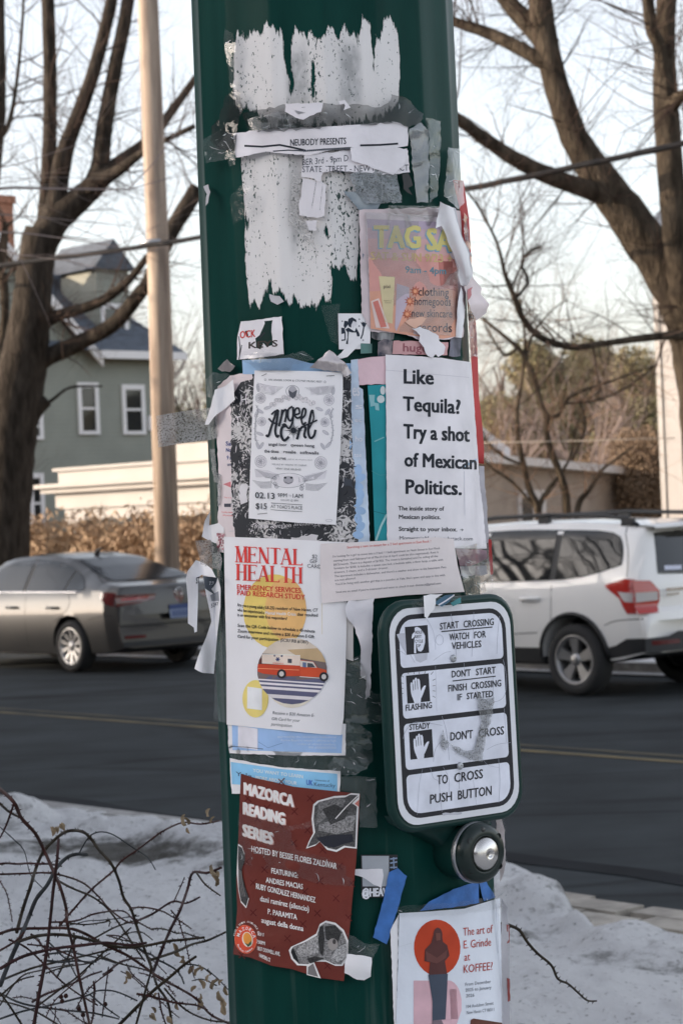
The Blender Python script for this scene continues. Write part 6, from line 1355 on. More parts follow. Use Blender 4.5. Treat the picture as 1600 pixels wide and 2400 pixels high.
# ambulance photo in its circle
cx, cy = 942, 1258
def circ_clip(pts, lv, col):
    bm = bmesh.new(); bm.faces.new([bm.verts.new((x, y, 0)) for x, y in pts])
    for k in range(26):
        a = 6.2832 * k / 26; nx, ny = math.cos(a), math.sin(a)
        bmesh.ops.bisect_plane(bm, geom=bm.verts[:] + bm.edges[:] + bm.faces[:], plane_co=(cx + 290 * nx, cy + 276 * ny, 0), plane_no=(nx, ny, 0), clear_outer=True)
    for f in bm.faces: p.poly([e1(v.co.x, v.co.y) for v in f.verts], col, lv)
    bm.free()
p.disc(e1(940, 1300), 66, 75, (224, 212, 196), lv=2)
circ_clip([(600, 950), (1300, 960), (1300, 1120), (600, 1110)], 3, (206, 192, 176)); circ_clip([(600, 1105), (1300, 1150), (1300, 1330), (600, 1330)], 3, (112, 98, 96)); circ_clip([(600, 1290), (1300, 1335), (1300, 1600), (600, 1600)], 3, (92, 92, 118))
circ_clip([(900, 1080), (1300, 1060), (1300, 1200), (1010, 1150)], 4, (184, 158, 122)); circ_clip([(600, 1165), (760, 1140), (760, 1230), (600, 1235)], 4, (92, 60, 56))
for k, (y, h_) in enumerate(((1318, 12), (1345, 18), (1378, 22), (1440, 30))): circ_clip([(600, y), (1300, y + 48), (1300, y + 48 + h_), (600, y + h_)], 4, (218, 212, 214))
p.lv = 5; p.poly(E(690,1118, 1010,1128, 1012,1215, 690,1195), (216, 200, 186)); p.poly(E(655,1200, 1010,1212, 1010,1300, 890,1300, 700,1280, 655,1262), (190, 70, 44)); p.poly(E(1008,1165, 1120,1180, 1155,1230, 1230,1250, 1230,1310, 1010,1308), (196, 78, 48)); p.poly(E(1010,1170, 1118,1182, 1150,1232, 1010,1222), (206, 196, 186), 6); p.poly(E(1030,1185, 1060,1188, 1060,1228, 1030,1225), (96, 110, 140), 7); p.poly(E(1070,1190, 1112,1196, 1135,1228, 1070,1226), (74, 74, 80), 7)
p.poly(E(906,1155, 940,1158, 938,1192, 906,1190), (70, 74, 82), 6); p.text('AMBULANCE', e1(780, 1196), e1(872, 1202), 3.0, (206, 96, 76), .01, lv=6)
for k in range(3): a = k * 1.047 + .5; p.line([e1(822 - 18 * math.sin(a), 1160 - 18 * math.cos(a)), e1(822 + 18 * math.sin(a), 1160 + 18 * math.cos(a))], 2.2, (52, 66, 110), 6)
for x, y in ((854, 1282), (1207, 1306)): p.disc(e1(x, y), 10.5, 11, (44, 42, 46), lv=7); p.disc(e1(x, y), 5.6, 6, (190, 184, 180), lv=8)
p.line(E(655,1236, 1000,1250), 1.4, (220, 150, 110), 6); p.line(E(1005,1305, 1180,1318), 1.4, (226, 220, 214), 7); p.line(E(700,1118, 1010,1128), 1.2, (228, 222, 216), 7); p.poly(E(790,1120, 802,1120, 800,1138, 788,1136), (70, 76, 100), 6); p.poly(E(850,1122, 866,1122, 862,1140, 848,1140), (70, 76, 100), 6)
p.disc(e1(636, 1490), 30.5, 44, (222, 200, 118), lv=2); p.poly(E(568,1388, 690,1405, 690,1586, 566,1570), (226, 222, 222), 3); p.line(E(1190,690, 1192,950), .8, (206, 190, 150), 2)
sheet('flyer', E(372,135, 800,150, 1200,172, 1405,182, 1398,700, 1390,1200, 1372,1650, 1350,1795, 1180,1785, 800,1748, 395,1706, 392,1100, 380,600), PAPERW, 5.2, p, wr(54, .0012, .03, .03), label='white health study poster with red serif heading and an orange circle', cat='flyer')
# ---- blue poster under it
p = Print(); p.poly(E(440,1690, 1362,1790, 1355,1945, 445,1918), (148, 178, 216)); p.poly(E(490,1715, 655,1740, 655,1918, 490,1895), (214, 212, 218), 2)
for st, x0, y in (("approved by the University's Institutional", 820, 1815), ('Review Board to ensure it adheres to high', 850, 1845), ('codes of ethical conduct.', 985, 1876), ('IRB #2000037703', 1080, 1905)): p.text(st, e1(x0, y), e1(1308, y + 4), 5.0, (198, 206, 224), .004, lv=2)
p.line(E(412,1900, 440,1888, 560,1895, 700,1910), 1.2, (50, 60, 84), 3); p.line(E(660,1850, 740,1900, 860,1860), .8, (96, 120, 160), 3)
sheet('flyer', torn(E(405,1650, 1390,1700, 1388,1965, 900,1965, 420,1945, 410,1890), 55, .8), PAPERW, 3.4, p, wr(55, .0012), label='light blue study notice showing below the red heading poster', cat='flyer')
p = Print(); p.poly(Hh(216,165, 640,225, 1105,265, 1105,420, 225,350), (132, 186, 222))
p.text('YOU WANT TO LEARN', h1(402, 248), h1(818, 302), 8, (214, 220, 230), .02, lv=2); p.text('MORE ABOUT YOUR', h1(425, 308), h1(768, 358), 8, (214, 220, 230), .02, lv=2); p.text('Yale', h1(258, 280), h1(390, 300), 10, (52, 66, 104), lv=2); p.text('UK', h1(848, 355), h1(900, 362), 12, (74, 110, 180), .03, lv=2); p.text('University of', h1(920, 325), h1(1040, 333), 5, (70, 84, 120), lv=2); p.text('Kentucky', h1(912, 366), h1(1088, 378), 9, (52, 62, 96), .004, lv=2)
sheet('flyer', torn(Hh(208,132, 420,175, 640,210, 1132,242, 1126,430, 600,420, 225,430, 215,330), 56, .8), PAPERW, 2.4, p, wr(56, .001), label='narrow light blue university notice above the dark red poster', cat='flyer')

# ---- dark red reading poster
p = Print(); WH = (226, 216, 214); DR = (84, 26, 24); r9 = random.Random(3)
for x, y in ((880, 470), (750, 580), (860, 735), (742, 845), (520, 550), (360, 470), (350, 1000), (500, 1065), (405, 1175), (595, 1215), (960, 1160), (835, 1250), (1095, 1305), (940, 1430), (690, 1640), (820, 1520), (580, 1475), (405, 1425), (1225, 1180), (985, 900), (630, 690), (1125, 1040), (1200, 1465), (560, 1740), (310, 1780), (1025, 1870), (440, 640), (640, 330)):
    for sg in (1, -1): p.line([h1(x - 26, y - 24 * sg), h1(x + 26, y + 30 * sg)], 2.2, DR, 1)
p.lv = 3
for st, x0, y0, x1, y1, cp, bd in (('MAZORCA', 328, 432, 738, 540, 27, .055), ('READING', 322, 598, 664, 690, 27, .055), ('SERIES', 318, 780, 564, 855, 27, .055)):
    p.text(st, h1(x0 + 8, y0 + 6), h1(x1 + 8, y1 + 6), cp, (196, 148, 138), bd, lv=2); p.text(st, h1(x0, y0), h1(x1, y1), cp, WH, bd)
for st, x0, y0, x1, y1, cp in (('HOSTED BY BESSIE FLORES ZALD\u00cdVAR', 390, 915, 1100, 1062, 14, ), ('FEATURING:', 556, 1095, 775, 1136, 12.5), ('ANDRES MACIAS', 510, 1172, 818, 1230, 12.5), ('RUBY GONZALEZ HERNANDEZ', 428, 1225, 922, 1342, 13), ('dani ramirez (silencio)', 462, 1328, 868, 1416, 13), ('P. PARAMITA', 526, 1436, 768, 1484, 12.5), ('august della donna', 472, 1508, 822, 1580, 12.5), ('NOV 17', 442, 1616, 494, 1626, 8), ('7:00PM', 432, 1680, 502, 1698, 8.5), ('1837 DIXWELL AVE.', 440, 1738, 628, 1788, 9), ('HAMDEN, CT', 455, 1795, 546, 1838, 9)): p.text(st, h1(x0, y0), h1(x1, y1), cp, WH, .022)
# cut-out microphone heads
HT = lambda nm, v: mat('halftone_' + nm, (v, v * .97, v * .96), .5, noise=(420, .75, (1, 1, 1)))
def cutout(pts, col=(64, 62, 64), w_=5, lv=3):
    q = [h1(x, y) for x, y in pts]; c = np.mean(q, 0); p.poly([tuple(c + (np.array(t) - c) * 1.0) for t in q], WH, lv); col = HT('a', .055) if col[0] < 60 else (HT('b', .08) if col[0] < 80 else HT('c', .24)); cc = np.mean(q, 0)
    p.poly([tuple(cc + (np.array(t) - cc) * (1 - w_ / max(8, np.linalg.norm(np.array(t) - cc)))) for t in q], col, lv + 1)
cutout([(845, 890), (868, 830), (905, 760), (890, 640), (905, 520), (940, 490), (1080, 450), (1180, 445), (1220, 425), (1292, 430), (1280, 600), (1268, 890), (1170, 880), (1100, 918), (1020, 900), (960, 830), (920, 865)])
p.poly(Hh(950,500, 1080,470, 1180,470, 1140,560, 1000,640, 930,690), HT('d', 0.17), 5); p.poly(Hh(950,690, 1150,620, 1260,610, 1240,740, 1100,770, 950,740), HT('e', 0.26), 5); p.poly(Hh(980,560, 1080,520, 1200,570, 1170,640, 1050,690), HT('f', 0.035), 6); p.poly(Hh(930,800, 1060,775, 1230,770, 1240,830, 1160,850, 1080,880, 1000,870), (40, 42, 50), 5)
p.line(Hh(1090,640, 1180,540, 1285,440), 2.4, WH, 7); p.poly(Hh(1228,510, 1290,450, 1284,550), WH, 6); p.poly(Hh(1250,515, 1288,480, 1284,540), (196, 120, 108), 7)
cutout([(700, 1740), (720, 1710), (830, 1660), (930, 1600), (960, 1520), (1010, 1492), (1090, 1510), (1160, 1570), (1198, 1660), (1195, 1800), (1150, 1870), (1090, 1870), (1010, 1835), (920, 1835), (850, 1870), (770, 1865), (720, 1810)], (116, 112, 112))
p.poly(Hh(955,1550, 985,1530, 1000,1640, 985,1790, 960,1760, 950,1650), HT('j', 0.028), 6); p.poly(Hh(735,1720, 755,1760, 790,1850, 740,1810, 718,1755), (30, 30, 32), 6); p.poly(Hh(830,1680, 945,1620, 950,1760, 800,1800, 760,1740), HT('g', 0.36), 6); p.poly(Hh(1000,1540, 1090,1530, 1140,1590, 1110,1680, 1010,1650), HT('i', 0.032), 6); p.disc(h1(1068, 1690), 12, 14, (150, 144, 140), lv=7); p.disc(h1(1080, 1668), 4, 6, (70, 66, 66), lv=8); p.poly(Hh(1100,1720, 1180,1680, 1180,1800, 1110,1840, 1050,1810), HT('h', 0.42), 6); p.poly(Hh(850,1810, 920,1790, 1000,1810, 880,1850), HT('f', 0.035), 6)
p.poly(Hh(850,1870, 912,1838, 968,1975, 850,1945), WH, 3); p.poly(Hh(862,1880, 904,1850, 945,1962, 858,1940), (120, 116, 116), 4)
cutout([(278, 850), (310, 870), (332, 930), (330, 990), (305, 1050), (312, 1130), (340, 1230), (368, 1310), (345, 1388), (300, 1340), (280, 1240), (266, 1100), (272, 950)], (52, 50, 52), 4)
for k in range(3): p.line([h1(285 + k * 9, 1060 + k * 10), h1(290 + k * 12, 1180), h1(312 + k * 12, 1290)], .8, (150, 146, 144), 6)
p.disc(h1(340, 1648), 26, 34, (206, 78, 52), rot=-.15, lv=3); p.ring(h1(340, 1648), 25, 33, 1.2, (222, 120, 90), -.15); p.disc(h1(356, 1650), 12.5, 18, (226, 214, 200), rot=-.2, lv=4); p.disc(h1(356, 1645), 10, 15, (216, 142, 62), rot=-.2, lv=5); p.poly(Hh(335,1680, 360,1690, 385,1660, 388,1690, 360,1712), (70, 90, 60), 6)
def arc_text(st, c, rx, ry, t0, t1, cap, col, flip=False):
    for k, ch in enumerate(st):
        if ch == ' ': continue
        t = t0 + (t1 - t0) * (k + .5) / len(st); dt = (t1 - t0) / len(st) * .42; P0 = np.array((c[0] + rx * math.cos(t - dt), c[1] + ry * math.sin(t - dt))); P1 = np.array((c[0] + rx * math.cos(t + dt), c[1] + ry * math.sin(t + dt)))
        v, f = glyphs(ch, .02, 0)
        if not len(v): continue
        x0, x1 = v[:, 0].min(), v[:, 0].max(); d = P1 - P0; n = np.array([d[1], -d[0]]); n = n / np.linalg.norm(n)
        p.items.append((P0 + ((v[:, 0] - x0) / max(.05, x1 - x0))[:, None] * d + v[:, 1:2] / CAP * cap * n, f, col, 6))
arc_text('MAZORCA', h1(345, 1650), 16.5, 23, -2.9, -.1, 7.5, WH); arc_text('Mexican Cuisine', h1(342, 1650), 22, 30, 2.75, .75, 4.2, WH); arc_text('FOOD & DRINK AVAILABLE @', h1(350, 1640), 28, 37, -3.0, -.35, 4, WH)
sheet('flyer', Hh(300,262, 420,300, 560,330, 740,372, 950,395, 1296,432, 1282,700, 1262,1000, 1232,1300, 1205,1600, 1160,1997, 950,1970, 720,1895, 560,1870, 380,1800, 235,1772, 250,1650, 270,1400, 262,1150, 280,800), mat('dark_red_poster', (.165, .028, .018), .42, spec=.4, noise=(9, .15, (1, 1, 1)), bump=(30, .45, .006)), 4.6, p, wr(57, .0022, .05, .06), dy=10, label='dark red reading series poster with white rounded lettering and cut-out photographs', cat='flyer')
sheet('tape_strip', torn(Hh(690,740, 1290,650, 1420,570, 1400,500, 1290,560, 1000,640, 700,700), 58, 2), FILM, 6.6, None, wr(58, .0022, .1, .1, True), label='clear tape over the upper right of the dark red poster', cat='tape')
sheet('tape_strip', torn(Hh(280,590, 700,690, 760,900, 1000,960, 1230,1060, 1230,1210, 900,1170, 500,1060, 280,1010), 59, 2), FILM, 6.2, None, wr(59, .0018, .1, .1, True), label='wide clear tape across the middle of the dark red poster', cat='tape')
sheet('tape_strip', torn(Hh(1190,1590, 1330,1680, 1460,1690, 1390,1850, 1190,1790), 60, 2), FILMC, 5.6, None, wr(60, .003, .1, .1, True), label='crumpled clear tape at the lower right of the dark red poster', cat='tape')
sheet('paper_scrap', torn(Hh(1180,1770, 1300,1780, 1392,1800, 1385,1960, 1330,1990, 1270,1985, 1165,1930), 61, 1.5), PAPERW, 6.2, None, wr(61, .004, .06, .06), label='white folded paper tab at the lower right of the dark red poster', cat='paper scrap')
# ---- small code sticker (its code left blank) and blue tape
p = Print(); p.poly(I(104,548, 340,548, 340,815, 110,815), (150, 154, 160)); p.text('@HEAVEN', i1(108, 905), i1(405, 895), 19, (200, 202, 208), .05, lv=2)
p.line(I(350,575, 412,568), 3.4, (120, 136, 160), 2); p.line(I(350,612, 412,600), 3.4, (120, 136, 160), 2); p.line(I(350,650, 412,648), 3.4, (120, 136, 160), 2); p.line(I(380,560, 384,660), 3, (120, 136, 160), 2)
p.poly(torn(I(40,665, 285,662, 292,718, 275,830, 205,800, 110,735, 40,715), 4, 1), (206, 204, 208), 4)
sheet('sticker', I(92,538, 416,538, 416,912, 100,912), mat('black_vinyl', (.012, .013, .016), .4), 2.0, p, label='small black sticker with white lettering and a torn white patch over it', cat='sticker')
BTM = mat('blue_masking_tape', (.045, .16, .46), .7, noise=(40, .25, (1, 1, 1)), bump=(120, .4, .002))
sheet('tape_strip', torn(I(342,690, 418,655, 498,725, 420,1000, 320,1322, 200,1262, 270,1010), 62, 1), BTM, 3.2, None, wr(62, .0006), label='long blue masking tape strip slanting beside the black sticker', cat='tape')
sheet('tape_strip', torn(I(610,1030, 690,950, 900,840, 1125,770, 1128,960, 900,1000), 63, 1), BTM, 3.0, None, wr(63, .0008), label='blue masking tape under the push button above the art show flyer', cat='tape')
sheet('tape_strip', torn(I(1130,790, 1190,765, 1272,910, 1170,945), 64, 1), BTM, 3.2, None, wr(64, .0008), label='short blue masking tape at the right below the push button', cat='tape')
sheet('flyer_scrap', torn(I(880,970, 1040,930, 1150,920, 1170,970, 880,1005), 65, 1), mat('black_print', (.03, .03, .032), .6), 3.4, None, label='black printed sliver between the blue tape and the art show flyer', cat='flyer')
# ---- art show flyer
p = Print()
p.disc(i1(762, 1352), 54.5, 66, (178, 62, 34), rot=-.05); p.poly(I(556,1640, 860,1640, 930,1700, 975,1800, 975,1900, 930,2030, 556,2030), (204, 166, 174)); p.disc(i1(860, 1840), 31, 54, (204, 166, 174))
p.lv = 3; FG = (84, 50, 48)
p.disc(i1(768, 1240), 10.5, 17, FG); p.poly(I(735,1215, 800,1215, 812,1300, 850,1330, 870,1420, 830,1470, 850,1590, 690,1590, 700,1480, 650,1470, 655,1370, 710,1310), FG); p.poly(I(685,1590, 855,1580, 850,1700, 835,1980, 720,1990, 722,1820), (66, 74, 88), 4); p.poly(I(720,1990, 800,1985, 820,2030, 716,2030), (120, 104, 112), 4)
p.poly(I(750,1225, 790,1225, 792,1285, 755,1290), (112, 70, 62), 5); p.poly(I(660,1380, 760,1440, 850,1370, 840,1440, 760,1490, 670,1470), (100, 62, 58), 5)
for st, x0, y0, x1, y1, cp in (('The art of', 990, 1248, 1248, 1220, 19), ('E. Grinde', 994, 1360, 1234, 1334, 19), ('at', 1000, 1468, 1050, 1462, 19), ('KOFFEE?', 994, 1574, 1248, 1545, 19)): p.text(st, i1(x0, y0), i1(x1, y1), cp, (164, 60, 48), .004)
for st, x0, y0, x1, y1 in (('From December', 1008, 1688, 1232, 1660), ('2025 to January', 1010, 1738, 1236, 1712), ('2026', 1014, 1788, 1086, 1780), ('104 Audubon Street', 1018, 1882, 1254, 1850), ('New Haven CT 06511', 1020, 1935, 1260, 1905)): p.text(st, i1(x0, y0), i1(x1, y1), 7.6, (90, 94, 104), .002)
p.poly(I(1055,1985, 1080,1972, 1330,2010, 1330,2060, 1050,2060), (92, 54, 44)); p.line(I(425,1345, 540,1310), .8, (190, 194, 200)); p.line(I(1300,960, 1290,1220, 1296,1400), .8, (170, 176, 186))
sheet('flyer', I(430,1050, 690,1035, 1000,1010, 1312,915, 1320,1300, 1330,2070, 400,2070, 420,1500), paper_mat('cool_paper', (206, 210, 218), .5, .06), 4.4, p, wr(66, .0010, .05, .02), label='white art show flyer with a dark figure on a red disc', cat='flyer')
sheet('flyer_scrap', torn(I(355,1180, 425,1060, 420,1400, 405,2070, 385,2070, 356,1260), 67, 1), PAPERW, 2.4, None, wr(67, .001), label='white paper edge left of the art show flyer', cat='paper scrap')
sheet('tape_strip', torn(I(405,990, 640,975, 900,960, 1300,900, 1310,1010, 900,1070, 430,1080), 68, 2), FILM, 6.0, None, wr(68, .0012, .1, .05, True), label='clear tape over the top of the art show flyer', cat='tape')
# right limb below the sign: layered paper edge and loose film
def limb_map(px, py, off):
    px = np.asarray(px, float); py = np.asarray(py, float); Lx = 804 + 57 * 0 + 313 + (py - 1200) * .0476; q = np.minimum(px, Lx - 1); o = hit_pole(q, py, off); o[:, 0] += np.maximum(px - Lx + 1, 0) * .00067; return o
XR = LX + list(range(1120, 1215, 6))
for i, (M, pts, lab, cat) in enumerate(((PAPERP, I(1275,240, 1310,190, 1350,330, 1360,620, 1345,700, 1310,780, 1300,520), 'white paper edge beside the push button on the right rim', 'paper scrap'), (PAPERG, I(1325,920, 1375,1000, 1392,1300, 1400,2070, 1335,2070, 1322,1300), 'grey layered paper edge right of the art show flyer', 'paper scrap'),
     (paper_mat('maroon_scrap', (140, 70, 66)), I(1368,1150, 1392,1160, 1394,1310, 1372,1320), 'maroon print sliver on the right rim near the art show flyer', 'flyer'), (MATS['maroon_scrap'], I(1370,1620, 1398,1630, 1400,1820, 1378,1830), 'lower maroon print sliver on the right rim near the art show flyer', 'flyer'))):
    sheet('flyer_scrap', torn(pts, 70 + i, 1), M, 3 + .3 * i, None, wr(70 + i, .001), mapper=limb_map, xs=XR, label=lab, cat=cat)
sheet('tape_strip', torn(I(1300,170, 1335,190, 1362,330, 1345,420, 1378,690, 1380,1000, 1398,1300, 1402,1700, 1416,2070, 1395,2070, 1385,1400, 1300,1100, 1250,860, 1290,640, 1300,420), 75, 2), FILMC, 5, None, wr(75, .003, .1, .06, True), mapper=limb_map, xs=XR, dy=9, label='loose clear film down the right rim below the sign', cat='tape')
for i, (M, pts, lab) in enumerate(((PAPERG, Dd(1338,1145, 1388,1150, 1392,1300, 1412,1500, 1432,1850, 1405,1860, 1380,1560, 1345,1300), 'layered grey paper edges on the right rim beside the big type poster'), (paper_mat('mauve_scrap', (150, 120, 130)), Fc(1048,258, 1200,262, 1265,275, 1270,330, 1160,380, 1075,380), 'mauve and teal torn print right of the apartment flyer'), (mat('teal_dark', (.03, .11, .11), .6, noise=(30, .6, (1, 1, 1))), Fc(1140,380, 1175,375, 1185,465, 1140,470), 'small teal print right of the apartment flyer'),
     (PAPERG, Fc(1075,385, 1265,380, 1272,440, 1130,470, 1085,450), 'grey film-covered scrap right of the apartment flyer'), (MATS['red_flyer'], Fc(1278,195, 1298,200, 1310,440, 1295,450, 1280,300), 'narrow red print edge on the right rim above the sign'))):
    sheet('flyer_scrap', torn(pts, 80 + i, 1), M, 2.6 + .3 * i, None, wr(80 + i, .001), mapper=limb_map, xs=XR, label=lab, cat='flyer')
sheet('tape_strip', torn(Fc(1045,250, 1280,200, 1310,420, 1312,605, 1120,600, 1100,470), 86, 2), FILMC, 5.5, None, wr(86, .002, .1, .1, True), mapper=limb_map, xs=XR, label='clear film over torn prints just above the sign on the right', cat='tape')
sheet('tape_strip', torn(Fc(1080,460, 1250,440, 1265,560, 1200,605, 1110,600), 87, 2), GREEN_T, 4.6, None, wr(87, .001), label='smoky tape patch above the right corner of the sign', cat='tape')
# between the posters and the sign
sheet('paper_scrap', torn(L(120,180, 150,120, 410,92, 395,140, 385,500, 365,1050, 320,1090, 325,900, 270,860, 275,600, 245,480, 200,360, 130,270), 90, 1.4), PAPER, 6.6, None, wr(90, .006, .05, .02), label='tall white torn strip between the health poster and the sign', cat='paper scrap')
sheet('paper_scrap', L(128,270, 200,360, 200,715, 130,690), paper_mat('ivory', (206, 200, 196)), 3.4, None, label='narrow ivory paper edge right of the health poster', cat='paper scrap')
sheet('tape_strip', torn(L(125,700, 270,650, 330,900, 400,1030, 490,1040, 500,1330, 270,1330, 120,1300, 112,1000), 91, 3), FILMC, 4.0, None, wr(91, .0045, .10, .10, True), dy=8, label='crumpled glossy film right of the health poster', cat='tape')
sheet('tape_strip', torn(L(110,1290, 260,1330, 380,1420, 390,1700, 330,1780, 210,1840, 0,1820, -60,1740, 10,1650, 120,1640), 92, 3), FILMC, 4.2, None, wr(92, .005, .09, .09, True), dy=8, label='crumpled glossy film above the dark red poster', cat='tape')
sheet('tape_strip', torn(L(80,1850, 420,1860, 440,2350, 260,2350, 260,2030, 70,2000), 93, 2), GREEN_T, 2.2, None, wr(93, .0012, .1, .05), label='smoky clear tape right of the dark red poster', cat='tape')
sheet('tape_strip', torn(Hh(195,20, 1180,130, 1130,240, 640,210, 420,170, 210,130), 94, 2), GREEN_T, 2.0, None, wr(94, .002, .08, .08, True), label='smoky tape between the two blue notices', cat='tape')
# left limb: tapes and hanging paper
def left_map(k=1.0, z0=0.0):
    def mp(px, py, off):
        px = np.asarray(px, float); py = np.asarray(py, float); Lx = 491.5 + (py - 1200) * .0379; q = np.maximum(px, Lx + 1.5); o = hit_pole(q, py, off)
        over = np.maximum(Lx + 1.5 - px, 0) * .00067; o[:, 0] -= over; o[:, 1] += -over * .25 * k + z0 * np.minimum(over * 30, 1); return o
    return mp
XL = list(range(360, 560, 7)) + LX
sheet('tape_strip', Cc(30,535, 200,510, 390,488, 470,490, 470,700, 450,720, 250,738, 45,766, 38,650), GTAPE, 4, None, wr(100, .0012), mapper=left_map(.8), xs=XL, label='stiff dirty clear tape sticking out to the left of the pole', cat='tape')
sheet('tape_strip', torn(Cc(360,290, 440,225, 560,240, 480,330, 450,430, 380,400), 101, 2), FILMC, 4.6, None, wr(101, .003, .1, .1, True), mapper=left_map(), xs=XL, label='clear tape flap over the upper left of the off-white flyer', cat='tape')
def fold_map(px, py, off):
    o = left_map(.6)(px, py, off); px = np.asarray(px, float); o[:, 1] -= .010 + .012 * np.sin((px - 480) * .09); return o
sheet('peeled_paper', torn(Cc(455,360, 520,330, 585,280, 600,430, 500,515, 450,560, 410,615, 380,615, 400,560, 420,500), 102, 1), PAPERW, 5, None, None, mapper=fold_map, xs=XL, dy=9, label='folded white paper tongue hanging at the left of the music poster', cat='paper scrap')
sheet('tape_strip', torn(Cc(412,790, 450,790, 465,960, 500,985, 490,1200, 470,1215, 465,1040, 440,1030), 103, 1.5), GTAPE, 3, None, wr(103, .001), mapper=left_map(), xs=XL, label='short grey tape scrap on the left edge of the pole', cat='tape')
sheet('tape_strip', torn(E(138,165, 260,160, 330,240, 360,330, 345,420, 180,360), 104, 1), GTAPE, 5.5, None, wr(104, .002), mapper=left_map(.9), xs=XL, label='stiff grey tape flap at the left above the curled paper', cat='tape')
sheet('peeled_paper', torn(E(190,130, 215,0, 260,-80, 250,40, 330,20, 372,60, 372,180, 300,190, 220,150), 105, 1), PAPERW, 3.4, None, wr(105, .003), mapper=left_map(.7), xs=XL, label='white paper corner bulging out left of the health poster', cat='paper scrap')
def curl_map(px, py, off):
    o = left_map(.3)(px, py, off); py = np.asarray(py, float); px = np.asarray(px, float); o[:, 1] -= .02 + .03 * np.clip((py - 1330) / 140, 0, 1) - .025 * np.sin((px - 436) * .055); return o
p = Print(); p.text('ST', e1(145, 520), e1(172, 512), 14, BLK, .02)
sheet('peeled_paper', E(140,325, 205,350, 280,400, 322,470, 250,462, 190,450, 160,470, 162,640, 160,915, 140,922, 135,880, 90,840, 85,640, 68,470, 80,410), PAPERW, 5, p, None, mapper=curl_map, xs=XL, dy=9, label='white paper strip curling over in a hook left of the pole', cat='paper scrap')
p = Print(); p.poly(E(207,455, 322,478, 310,520, 275,570, 300,620, 225,560), (70, 76, 84)); p.text('7.9', e1(258, 535), e1(292, 532), 8, (206, 206, 210), .01, lv=2); p.poly(E(265,620, 330,590, 336,670, 275,670), (140, 142, 148)); p.text('S24Y', e1(272, 725), e1(332, 705), 9, (100, 102, 110), .01)
def hang_map(px, py, off):
    o = left_map(.3)(px, py, off); py = np.asarray(py, float); px = np.asarray(px, float); o[:, 1] -= .006 + .018 * np.sin((px - 460) * .06 + (py - 1350) * .004) ** 2; return o
sheet('peeled_paper', E(205,452, 325,478, 348,560, 348,720, 320,950, 292,1278, 210,1262, 135,1225, 165,1130, 235,960, 272,840, 262,760, 232,600), PAPERW, 4.6, p, None, mapper=hang_map, xs=XL, dy=9, label='long printed paper tail hanging down at the left edge of the pole', cat='paper scrap')
sheet('tape_strip', torn(E(300,330, 350,340, 372,600, 385,1000, 395,1690, 340,1680, 288,1670, 296,1400, 305,1000, 345,700), 107, 1.5), GREEN_T, 3.8, None, wr(107, .001, .2, .02), mapper=left_map(), xs=XL, label='long smoky tape strip down the left edge of the health poster', cat='tape')
sheet('tape_strip', torn(E(240,205, 285,185, 330,240, 300,275, 255,265), 108, 2), DUCT, 6.2, None, wr(108, .003, .1, .1, True), mapper=left_map(.9), xs=XL, label='small dark crumpled tape on the stiff grey flap', cat='tape')
p = Print(); r7 = random.Random(8)
for k in range(40): x = r7.uniform(315, 372); y = r7.uniform(110, 260); p.disc(e1(x, y), 2, 2.4, r7.choice([(150, 90, 100), (120, 70, 80), (190, 140, 146)]))
sheet('flyer_scrap', torn(E(330,110, 372,100, 372,270, 330,260, 310,190), 109, 1.5), PAPERP, 4.0, p, None, label='small pink patterned scrap at the top left corner of the health poster', cat='flyer')

# ------------------------------------------------------------------ push-button sign unit
PN = Vector((.624, -.782, 0)); PC_ = Vector((0.141, 3.155, 0))
pc0 = ray(1052, 1650); t0_ = (PC_.dot(PN)) / (pc0.dot(PN)); SO = Vector((0, 0, H)) + pc0 * t0_
def sign_pt(px, py, off):
    px = np.asarray(px, float); py = np.asarray(py, float); off = np.asarray(off, float) + 0 * px
    d = np.stack([rX.x * (px - 800) / F - uX.x * (py - 1200) / F, 1 + 0 * px, rX.z * (px - 800) / F - uX.z * (py - 1200) / F], -1)
    o = np.array([0, 0, H]); n = np.array(PN); t = ((np.array(SO) - o) @ n) / (d @ n); q = o + d * t[:, None]
    return q + n[None, :] * off[:, None]
unit = empty('push_button_unit', SO); tag(unit, 'green pedestrian push button unit with a white and black crossing instruction sign', 'crossing button')
def g1(x, y): return G(x, y)[0]
# sign coordinates: u right 0..1, v down 0..1 over the face
CR = [np.array(t) for t in G(187,194, 1297,107, 1400,2030, 287,2197)]
CW = [np.array(sign_pt([c[0]], [c[1]], 0)[0]) for c in CR]
def uv(u, v, off=0.0):
    p_ = (1-u)*(1-v)*CW[0] + u*(1-v)*CW[1] + u*v*CW[2] + (1-u)*v*CW[3]; return Vector(p_) + PN * off
def uvp(u, v):
    a = np.array(((1-u)*(1-v)*CW[0] + u*(1-v)*CW[1] + u*v*CW[2] + (1-u)*v*CW[3])); x, y = to_px(a[0], a[1], a[2]); return (float(x), float(y))
SW_, SH_ = np.linalg.norm(CW[1] - CW[0]), np.linalg.norm(CW[3] - CW[0]); AR = SW_ / SH_
def rrect(u0, v0, u1, v1, r, n=7):
    """rounded rectangle in sign coords, r in units of sign width; returns (u,v)"""
    ru, rv = r, r * AR; out = []
    for cx_, cy_, a0 in ((u1 - ru, v0 + rv, -math.pi/2), (u1 - ru, v1 - rv, 0), (u0 + ru, v1 - rv, math.pi/2), (u0 + ru, v0 + rv, math.pi)):
        for k in range(n): a = a0 + math.pi/2 * k / (n - 1); out.append((cx_ + ru * math.cos(a), cy_ + rv * math.sin(a)))
    return out
HG = mat('green_housing', (.004, .030, .026), .38, spec=.3)
